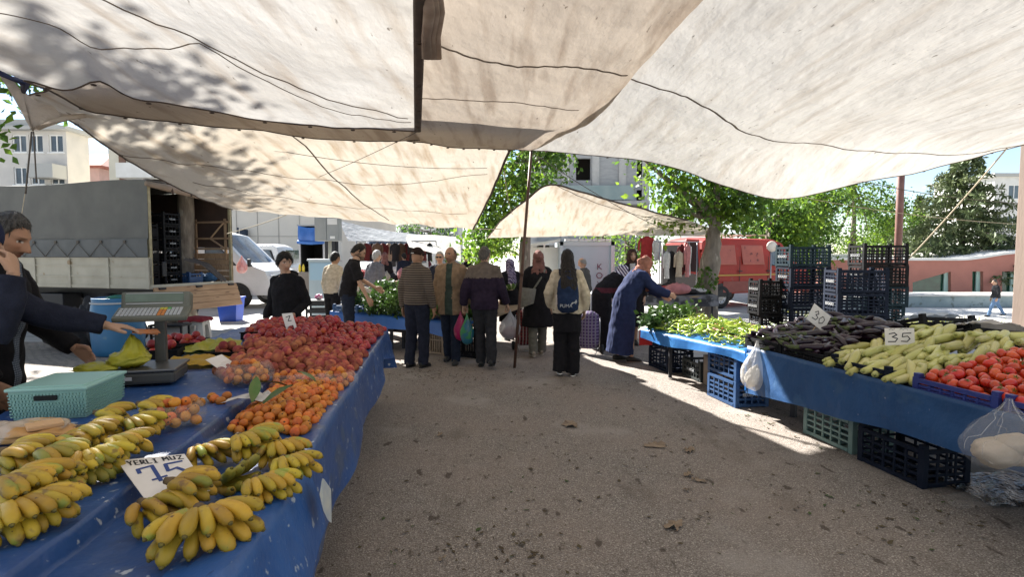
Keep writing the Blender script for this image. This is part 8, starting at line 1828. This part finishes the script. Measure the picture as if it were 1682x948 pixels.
 if scarf:
  mb = MB(); mb.ell((0, -.008, .008), (.098, .124, .136), 26, 18); mb.ell((0, -.060, .005), (.082, .095, .095), 18, 12); dl = scarf.get('drape', .20)
  zz = [(-.03, .094, .106, -.006), (-.09, .094, .098, -.012), (-.13, .102, .098, -.016), (-.13 - dl * .35, .125, .105, -.018), (-.13 - dl * .7, .165, .118, -.02), (-.13 - dl, .185, .122, -.018)]
  Mi = HM
  pts = []
  for z, a, b_, yc in zz:
   ph = HM @ V3((0, yc, z)); pb = bend((0, yc, 1.625 + z)); f = min(1, max(0, (-z - .05) / .12)); pts.append(ph.lerp(pb, f))
  hd2 = MB(); hd2.add([HM @ V3(v) for v in mb.v], mb.f, 0, True); hd2.tube(pts, [(a, b_) for z, a, b_, yc in zz], 22, side=(1, 0, 0))
  if scarf.get('tail'): hd2.tube([HM @ V3((-.03, -.08, -.06)), bend((-.02, -.14, 1.42)), bend((-.02, -.155, 1.25)), bend((-.01, -.15, 1.12))], [(.05, .03), (.09, .03), (.10, .022), (.05, .012)], 12, side=(1, 0, 0))
  if scarf.get('front'): q0 = HM @ V3((0, .045, -.10)); hd2.tube([HM @ V3((0, .0, -.05)), q0, q0 + V3((0, .02, -.10)), q0 + V3((0, .03, -.24)), q0 + V3((0, .02, -.33))], [(.085, .08), (.085, .055), (.10, .04), (.085, .025), (.05, .012)], 14, side=(1, 0, 0))
  me = remesh(hd2, .0085, 3, .014, (16, 16, 24), seed + 5); bm = bmesh.new(); bm.from_mesh(me)
  kill = []
  for fc in bm.faces:
   c = HMi @ fc.calc_center_median()
   if c.y > .035 and (c.x / .058) ** 2 + ((c.z + .008) / .086) ** 2 < 1: kill.append(fc)
  bmesh.ops.delete(bm, geom=kill, context='FACES'); bm.to_mesh(me); bm.free(); link('headscarf', me, scarf['m'], root)
 if extra: extra(root, A, bend, HM)
 bpy.context.view_layer.update()
 return root, A
def wpt(root, p):
 M = Matrix.Translation(root.location) @ Matrix.Rotation(root.rotation_euler.z, 4, 'Z') @ Matrix.Scale(root.scale.x, 4); return M @ V3(p)
def g0(px, py): v = G(px, py); return v.x, v.y
RIGHT, LEFT, AWAY, TOWARD = rad(-90), rad(90), 0.0, rad(180)
w_navy = cloth('navy', (.018, .021, .036)); w_black = cloth('black', (.014, .013, .015)); w_char = cloth('charcoal', (.03, .03, .034)); w_jean = cloth('jeans', (.035, .055, .10)); w_jeand = cloth('dark_jeans', (.018, .024, .042)); w_white = cloth('white', (.55, .52, .48)); w_tan = cloth('tan', (.30, .205, .13)); w_cream = cloth('cream', (.56, .47, .35)); w_green = cloth('sage', (.055, .075, .062)); w_purp = cloth('aubergine', (.030, .020, .038)); w_gry = cloth('grey', (.14, .14, .165)); w_dgrey = cloth('dark_grey', (.06, .06, .065)); w_brown = cloth('brown', (.075, .05, .035)); w_blue = cloth('coat_blue', (.020, .030, .085), bump=.1); w_burg = cloth('burgundy', (.10, .025, .035)); w_taupe = cloth('taupe', (.15, .12, .10)); w_stone = cloth('stone', (.16, .155, .13))
dk = dict(n='black', c=(.012, .010, .009)); sk1 = (.40, .235, .15); sk2 = (.46, .28, .19); sk3 = (.36, .20, .125)
pl_shirt = stripes('plaid_shirt', (.08, .10, .13), (.20, .23, .27), 26, 'Z', .5, (.06, .07, .10), 24, 'X')
person('man with greying hair and moustache looking down behind the stall at the left edge', -2.99, 3.14, rad(-78), 1.87, (.37, .20, .125), lean=.16, hp=.30, hy=-.08, top=[dict(m=pl_shirt, hem=.92, bulk=.006, name='shirt'), dict(m=w_black, hem=.78, bulk=.032, open=pl_shirt, ow=.026, collar=True, fold=.016)], bottom=dict(m=w_jeand, w=.008), arms={'L': ((-.10, .06, -.27), (-.06, .26, -.42)), 'R': ((.09, .02, -.28), (.09, .12, -.52))},
       hair=dict(n='greying', c=(.022, .020, .018), c2=(.075, .07, .065), mode='short', t=.017), stash=.8, beard=.35, sub=5, vox=.010, nose=1.15, jaw=1.05)
_, A_ = person('man in navy cap and dark jacket reaching over the stall, cut by the left edge', -2.74, 2.70, rad(-60), 1.84, (.42, .25, .165), lean=.12, hp=.1, hy=.75, top=[dict(m=pl_shirt, hem=.92, bulk=.006, name='shirt'), dict(m=w_navy, hem=.80, bulk=.034, collar=True, fold=.016)], bottom=dict(m=w_jean, w=.01), cap=dict(m=cloth('cap_navy', (.02, .025, .06)), plain=True),
       arms={'L': ((-.09, .25, -.17), (-.11, .53, -.25), .35, ((.05, .95, -.12), (0, .2, 1), (1, 0, 0))), 'R': ((.07, .20, -.20), (.04, .24, .06), 1.1, ((-.5, -.1, .8), (.3, .75, 0), (0, -.3, 1)))}, sub=5, vox=.010)
person('boy in a black hooded sweatshirt standing behind the nectarines', -2.60, 6.45, rad(168), 1.66, sk2, lean=.0, hp=.12, hy=.95, top=dict(m=w_black, hem=.78, bulk=.016, hood=True, fold=.016), bottom=dict(m=w_char, w=.012), hair=dict(n='black', c=(.012, .010, .009), mode='fringe', t=.017), arms={'L': ((-.09, -.02, -.27), (-.05, .20, -.40)), 'R': ((.09, -.04, -.28), (.07, .12, -.48))}, jaw=.85, nose=.9, sub=5)
person('bearded man in a black T-shirt bending over the greens', -2.72, 9.25, rad(-70), 1.84, sk2, lean=.22, hp=.40, top=dict(m=w_black, hem=.90, bulk=.018, sleeve=.5, name='tshirt'), bottom=dict(m=w_jeand, w=.006), hair=dict(n='black', c=(.012, .010, .009), mode='short', t=.014), beard=.95, arms={'R': ((.06, .08, -.28), (.04, .20, -.52)), 'L': ((-.04, .15, -.25), (.0, .36, -.38))})
person('man in a cream shirt standing behind the man in the black T-shirt', -3.46, 10.75, rad(-25), 1.70, sk1, lean=.12, top=dict(m=w_cream, hem=.92, bulk=.018, name='shirt'), bottom=dict(m=w_black, w=.006), hair=dict(n='black', c=(.012, .010, .009), mode='short'))
person('dark bearded man sitting low behind the leafy greens', -3.06, 11.25, rad(185), 1.70, sk1, hp=.15, sit=.46, legs=((-.14, .42, 0), (.14, .42, 0), (-.12, .44, .50), (.12, .44, .50)), top=dict(m=w_white, hem=.88, bulk=.018, name='shirt'), bottom=dict(m=w_char), hair=dict(n='black', c=(.012, .010, .009), mode='short'), beard=.95)
d = MB(); d.box((-3.06, 11.30, .20), (.36, .34, .40), ch=.03); tag(d.build('stool', M_dark), 'dark low stool under the bearded man behind the greens', 'stool')
person('white haired man in a grey shirt facing away beside the greens', -2.92, 11.9, rad(-28), 1.74, sk2, lean=.08, top=dict(m=w_gry, hem=.86, bulk=.022, name='shirt'), bottom=dict(m=w_taupe), hair=dict(n='white', c=(.42, .41, .40), c2=(.30, .29, .28), mode='short'))
x_, y_ = g0(686, 603); strp = stripes('striped_shirt', (.045, .034, .030), (.17, .135, .105), 9.5, 'Z', .60, None, 0, 'X', .5)
person('man in a brown cap and striped brown shirt standing with his back turned', x_, y_, rad(-22), 1.735, sk3, hp=.02, hy=-.2, top=dict(m=strp, hem=.92, bulk=.030, name='shirt', collar=True, fold=.014), bottom=dict(m=w_navy, w=.016), cap=dict(m=cloth('cap_brown', (.026, .015, .013)), strap=True), arms={'L': ((-.075, -.03, -.28), (-.085, .02, -.54)), 'R': ((.08, -.03, -.28), (.10, .03, -.54))}, legs=((-.10, -.04, 0), (.10, .02, 0)), belly=.02)
x_, y_ = g0(742, 596)
person('bald man in an open tan jacket over a green shirt walking towards the viewer', x_, y_, rad(172), 1.755, sk3, hp=-.02, hy=-.35, top=[dict(m=w_green, hem=.92, bulk=.016, name='shirt'), dict(m=w_tan, hem=.74, bulk=.045, open=w_green, ow=.048, collar=True, fold=.018)], bottom=dict(m=w_jeand, w=.006), hair=dict(n='greybald', c=(.12, .11, .10), mode='balding', t=.004), beard=.35, legs=((-.09, .14, 0), (.08, -.10, .02)), sub=5, belly=.02, nose=1.15)
x_, y_ = g0(796, 602); vest = dict(m=w_purp, hem=.84, bulk=.040, fold=.015, collar=True, zone=[(lambda c: c.z > 1.30 and c.y < .06, w_taupe)])
_, Ab = person('man in a dark padded jacket with a taupe yoke carrying bags, seen from behind', x_, y_, rad(-3), 1.75, sk2, hp=.05, hy=-.25, top=vest, bottom=dict(m=w_char, w=.012), hair=dict(n='grey', c=(.13, .115, .10), c2=(.06, .055, .05), mode='short', t=.012), arms={'L': ((-.12, -.03, -.28), (-.15, .03, -.52), 1.25), 'R': ((.10, -.02, -.28), (.17, .06, -.50), 1.25)}, legs=((-.05, .02, 0), (.12, -.22, .05)), belly=.03)
def bag_at(pt, label, w_, h, m, seed, cont=None, cm2=None): return hang_bag(label, V3(pt), w_, h, m, seed, cont, cm2)
rb = [o for o in bpy.data.objects if o.get('label', '').startswith('man in a dark padded')][0]
lh = wpt(rb, Ab['L'][2] + V3((0, .02, -.075))); rh = wpt(rb, Ab['R'][2] + V3((0, .02, -.075)))
bag_at(lh + V3((-.05, .02, 0)), 'magenta plastic bag in the left hand of the man in the padded jacket', .19, .44, mat('magenta_bag', (.45, .02, .12), (.38, .015, .10), scale=8, rough=.35, trans=.3, bump=.5, bscale=20), 1)
bag_at(lh + V3((.05, -.06, -.02)), 'teal and green plastic bag beside the magenta one', .19, .47, mat('teal_bag', (.03, .16, .24), (.05, .26, .09), scale=6, rough=.35, trans=.3, bump=.5, bscale=20, lo=.45, hi=.5), 7)
bag_at(rh + V3((.04, .0, 0)), 'translucent white bag of red fruit in the right hand of the padded jacket man', .30, .44, mat('white_bag', (.50, .50, .52), (.42, .42, .44), scale=8, rough=.35, alpha=.62, trans=.3, bump=.5, bscale=20), 3, (.36, .22), mat('red_fruit', (.50, .09, .05), (.42, .05, .03), scale=22, rough=.5))
x_, y_ = g0(720, 545)
person('white haired man with sunglasses in a navy coat behind the bald man', -1.45, 11.3, rad(176), 1.70, sk2, top=[dict(m=w_white, hem=.92, bulk=.008, name='shirt'), dict(m=w_navy, hem=.80, bulk=.026, open=w_white, ow=.035)], bottom=dict(m=w_navy), hair=dict(n='white', c=(.42, .41, .40), c2=(.30, .29, .28), mode='short'), brow=(.3, .3, .3),
       extra=lambda r_, A, b_, HM: (lambda mb: link('sunglasses', mb.mesh('g'), M_dark, r_))((lambda mb: (mb.box((-.031, .098, .010), (.05, .01, .032), M=HM), mb.box((.031, .098, .010), (.05, .01, .032), M=HM), mb.box((0, .102, .018), (.03, .006, .006), M=HM), mb.box((-.072, .04, .014), (.004, .12, .006), M=HM), mb.box((.072, .04, .014), (.004, .12, .006), M=HM), mb)[-1])(MB())))
scp = stripes('floral_purple', (.10, .07, .14), (.42, .36, .44), 9, 'DIAGONAL', .55, (.03, .025, .06), 12, 'Z', 6.)
person('small woman in a purple patterned headscarf and black coat behind the leaning pole', -.02, 10.6, rad(20), 1.56, sk2, female=True, lean=.05, top=dict(m=w_black, hem=.42, bulk=.045, flare=.05, name='coat', fold=.016), scarf=dict(m=scp, drape=.22, tail=True), shoes=(.02, .02, .02), legs=((-.07, 0, 0), (.07, .12, 0)))
x_, y_ = g0(884, 585); sc1 = cloth('scarf_rose', (.20, .095, .08), .6, 14)
def bagstrap(r_, A, bend, HM):
 mb = MB(); mb.tube([bend((.10, -.10, 1.45)), bend((.02, -.155, 1.30)), bend((-.10, -.17, 1.12)), bend((-.16, -.14, 1.0))], [(.016, .004)] * 4, 8, side=(1, 0, 0)); link('bag_strap', mb.mesh('strap'), w_stone, r_)
_, Aw = person('woman in a dusty rose headscarf and black coat walking away with a tote', x_, y_, rad(4), 1.70, sk2, female=True, top=dict(m=w_black, hem=.50, bulk=.045, flare=.06, name='coat', fold=.016), scarf=dict(m=sc1, drape=.13), bottom=dict(m=w_stone, w=.012), shoes=((.30, .25, .20), (.4, .36, .3)), arms={'L': ((-.15, .02, -.25), (-.10, .16, -.34), 1.2), 'R': ((.10, .0, -.28), (.10, .1, -.5), .8)}, legs=((-.10, -.12, .02), (.08, .18, .0)), extra=bagstrap)
wr_ = [o for o in bpy.data.objects if o.get('label', '').startswith('woman in a dusty rose')][0]
tb = wpt(wr_, (-.20, -.10, 1.02)); d = MB(); pts = []
for j in range(10):
 for i in range(20): a = 6.283 * i / 19; f = j / 9; pts.append((.13 * (1 - .1 * f) * math.cos(a), .05 * math.sin(a) * (1 + .4 * math.sin(f * 3)), -.28 * f + .05 * f * math.cos(a)))
d.grid(pts, 20, 10); tag(d.build('tote_bag', cloth('tote_pale', (.20, .19, .165)), None, tb + V3((.02, -.05, .12)), (0, .1, .1)), 'pale canvas tote hanging behind the rose scarf woman', 'bag')
x_, y_ = g0(931, 618)
def rucksack_strap(r_, A, bend, HM):
 for s_ in (-1, 1): mb = MB(); mb.tube([bend((s_ * .09, -.14, 1.40)), bend((s_ * .10, -.06, 1.485)), bend((s_ * .11, .08, 1.42)), bend((s_ * .12, .10, 1.25))], [(.022, .006)] * 4, 8, side=(1, 0, 0)); link('shoulder_strap', mb.mesh('strap'), w_navy, r_)
gr_, Ag = person('girl with long dark hair in a cream sweater wearing a navy rucksack', x_, y_, rad(-4), 1.70, sk2, female=True, hp=.02, hy=.05, top=[dict(m=w_cream, hem=.88, bulk=.034, name='sweater', fold=.018), dict(m=w_black, hem=.62, bulk=.020, sleeve=0, name='long_vest', zone=[(lambda c: c.z > .93, w_cream)])], bottom=dict(m=w_black, w=.022, flare=.014), hair=dict(n='darkbrown', c=(.016, .011, .009), mode='long', t=.020), shoes=((.02, .02, .02), (.62, .60, .56)), arms={'L': ((-.12, -.04, -.26), (-.08, .08, -.46), .8), 'R': ((.11, -.03, -.27), (.10, .05, -.50), .6)}, legs=((-.10, .02, .03), (.085, .06, 0)), extra=rucksack_strap)
bp_ = wpt(gr_, (0, -.21, 0)); M_nav = cloth('rucksack_navy', (.018, .032, .075)); root = thing('rucksack', 'navy rucksack with white lettering on the back of the girl', 'rucksack', (bp_.x, bp_.y, 0), gr_.rotation_euler.z); root.scale = gr_.scale
d = MB(); d.tube([(0, .02, .92), (0, .0, .95), (0, -.015, 1.05), (0, -.012, 1.2), (0, .01, 1.33), (0, .035, 1.40), (0, .05, 1.42)], [(.10, .05), (.14, .085), (.150, .095), (.145, .088), (.125, .07), (.085, .045), (.04, .02)], 24, side=(1, 0, 0)); d.tube([(0, -.07, .95), (0, -.085, 1.0), (0, -.085, 1.10), (0, -.07, 1.15)], [(.10, .03), (.125, .045), (.125, .045), (.10, .03)], 20, side=(1, 0, 0)); link('body', remesh(d, .009, 3, .008, (10, 10, 14), 3), M_nav, root)
d = MB(); d.tube([(-.02, .03, 1.41), (-.03, .02, 1.46), (.03, .02, 1.46), (.02, .03, 1.41)], .008, 7); d.build('grab_handle', M_nav, root)
d = MB(); d.tube([(-.145, -.03, 1.03), (-.15, -.03, 1.15)], .012, 7); d.box((-.148, -.035, 1.06), (.02, .03, .09)); d.build('side_buckle', mat('pale_buckle', (.5, .42, .36), rough=.6), root)
t_ = text_mesh('PUMA', .062, .003); link('lettering', t_, M_print, root, (-.025, -.136, 1.005), (rad(90), 0, 0)); root.children[-1].scale = (1.0, 1, 1)
d = MB(); cat_ = [(0, 0), (.015, .012), (.035, .010), (.05, .026), (.062, .045), (.07, .040), (.066, .028), (.075, .018), (.066, .006), (.06, -.012), (.052, -.012), (.054, .004), (.038, .000), (.02, -.006), (.006, -.022), (-.006, -.026), (-.002, -.014)]; d.prism(cat_, -.002, .002); d.build('emblem', M_print, root, (.045, -.136, 1.045), (rad(90), 0, 0))
chk = stripes('grey_check', (.05, .05, .048), (.15, .145, .135), 13, 'Z', .5, (.03, .03, .03), 12, 'X')
person('small balding old man in a grey checked shirt by the kiosk', 1.62, 12.3, rad(60), 1.58, sk2, lean=.10, hp=.25, top=dict(m=chk, hem=.86, bulk=.024, name='shirt'), bottom=dict(m=w_char), hair=dict(n='whitish', c=(.34, .32, .30), mode='balding'))
x_, y_ = g0(988, 574); zeb = stripes('zebra_scarf', (.06, .04, .09), (.60, .56, .58), 8.5, 'DIAGONAL', .5, None, 0, 'X', 2.2)
person('woman in a striped black and white headscarf bending forward in dark clothes', x_ - .02, y_, rad(-62), 1.66, sk2, female=True, lean=.78, hp=.25, top=dict(m=w_black, hem=.10, bulk=.050, flare=.06, name='coat', fold=.016, zone=[(lambda c: 1.04 < c.z < 1.13 and c.y > -.1, w_burg)]), scarf=dict(m=zeb, drape=.34, front=True), arms={'L': ((-.04, .10, -.26), (.02, .24, -.44)), 'R': ((.04, .12, -.26), (-.02, .24, -.44))}, legs=((-.08, 0, 0), (.08, .08, 0)))
person('woman in a dark brown headscarf facing the viewer behind the bending women', 2.16, 10.1, rad(176), 1.74, sk2, female=True, hy=.1, top=dict(m=w_black, hem=.35, bulk=.035, flare=.05, name='coat', zone=[(lambda c: c.z > 1.18 and c.y > .05 and abs(c.x) < .05, w_white)]), scarf=dict(m=cloth('scarf_brown', (.070, .036, .028), .6, 14), drape=.12), legs=((-.08, 0, 0), (.08, .02, 0)))
x_, y_ = g0(1022, 594)
person('woman in a long blue coat and coral headscarf leaning over the peppers', x_ + .03, y_, rad(-80), 1.70, sk2, female=True, lean=.48, hp=.05, top=dict(m=w_blue, hem=.14, bulk=.050, flare=.05, name='coat', fold=.018, sway=-.1), scarf=dict(m=cloth('scarf_coral', (.36, .165, .125), .6, 12), drape=.20, front=True), arms={'L': ((.02, .24, -.20), (.06, .47, -.34), .6), 'R': ((.02, .22, -.20), (.04, .46, -.30), .7)}, legs=((-.10, -.05, 0), (.10, .10, 0)), shoes=((.03, .025, .02), (.25, .2, .15)))
v = P(1640, 420, 25.6); person('man in a dark jacket and blue jeans striding on the pale square at far right', v.x, 25.6, rad(75), 1.72, sk2, lean=.10, z0=-1.19, top=dict(m=w_char, hem=.88, bulk=.03), bottom=dict(m=cloth('light_jeans', (.16, .26, .42)), w=.006), hair=dict(n='grey', c=(.16, .15, .14), mode='short'), legs=((-.08, .34, .02), (.08, -.34, .08)), sub=3, vox=.02)
rp_ = random.Random(5)
far = [(632, 17.5, 'black', AWAY, 'far shopper in black, left of the tomatoes'), (648, 20.5, 'dark_grey', TOWARD, 'far shopper in dark grey under the white awning'), (664, 19.0, 'navy', AWAY, 'far shopper in navy beside the cauliflowers'), (700, 24, 'burgundy', TOWARD, 'far shopper in burgundy left of the white haired man'), (766, 21, 'black', TOWARD, 'far shopper in black just right of the bald man'), (614, 23, 'taupe', AWAY, 'far shopper in taupe near the grey awning'), (686, 30, 'grey', AWAY, 'most distant shopper in grey at the street end')]
for k, (px, Y, c, fc, lb) in enumerate(far):
 v = P(px, 420, Y); fem = k % 3 == 0
 person(lb, v.x, Y, fc + rp_.uniform(-.5, .5), 1.60 + rp_.random() * .16, sk2, female=fem, top=dict(m=MATS['wear_' + c], hem=.45 if fem else .85, bulk=.035, flare=.04 if fem else 0), bottom=dict(m=w_char), hair=None if fem else dict(n='black', c=(.012, .010, .009), mode='short'), scarf=dict(m=[sc1, scp, w_taupe][k % 3 if not fem else (k // 3) % 3], drape=.15) if fem else None, legs=((-.08, rp_.uniform(-.12, .12), 0), (.08, rp_.uniform(-.12, .12), 0)), sub=3, vox=.022, group='people far down the street')
# shopping trolleys
def trolley(label, x, y, rz, m):
 root = thing('shopping_trolley', label, 'trolley', (x, y, 0), rz); d = MB(); d.tube([(0, -.12, .08), (0, -.14, .55), (0, -.16, .98), (0, -.22, 1.02)], .012, 7); d.tube([(-.16, -.10, .1), (-.16, -.12, .6), (.16, -.12, .6), (.16, -.10, .1)], .009, 6); d.tube([(-.2, -.1, .08), (.2, -.1, .08)], .008, 6); d.tube([(-.14, -.1, .1), (-.14, .16, .02), (.14, .16, .02), (.14, -.1, .1)], .009, 6); d.build('frame', M_rim, root)
 for s_ in (-1, 1): d = MB(); d.lathe([(.02, -.015), (.075, -.02), (.08, 0), (.075, .02), (.02, .015)], 18, 0, Matrix.Translation((s_ * .2, -.1, .08)) @ Matrix.Rotation(rad(90), 4, 'Y')); d.build('wheel', M_tyre, root)
 d = MB(); d.tube([(0, .02, .12), (0, .03, .2), (0, .03, .45), (0, .02, .66), (0, .0, .70)], [(.14, .10), (.17, .13), (.17, .135), (.16, .12), (.10, .06)], 18, side=(1, 0, 0)); link('bag', remesh(d, .014, 2, .010, (9, 9, 14), x), m, root)
trolley('plaid purple shopping trolley behind the girl with the rucksack', *g0(967, 582), rad(160), stripes('plaid_purple', (.07, .04, .11), (.20, .15, .26), 6, 'Z', .6, (.22, .20, .24), 6, 'X')); trolley('red checked shopping trolley beside the woman in the rose headscarf', *g0(864, 576), rad(190), stripes('plaid_red', (.22, .04, .04), (.10, .02, .03), 6, 'Z', .5, (.40, .30, .28), 6, 'X'))
# orange notes held out over the scale by the man in the cap
ro_ = [o for o in bpy.data.objects if o.get('label', '').startswith('man in navy cap')][0]; q = wpt(ro_, A_['L'][2] + V3((.0, .175, -.045))); d = MB(); d.box((0, 0, 0), (.07, .13, .004)); d.box((.01, .01, .006), (.065, .12, .003), rz=.3); tag(d.build('banknotes', mat('orange_note', (.42, .14, .04), (.36, .16, .08), scale=24, rough=.8), None, q, (-.15, .25, ro_.rotation_euler.z)), 'orange banknotes held out in the hand above the yellow bag', 'money')
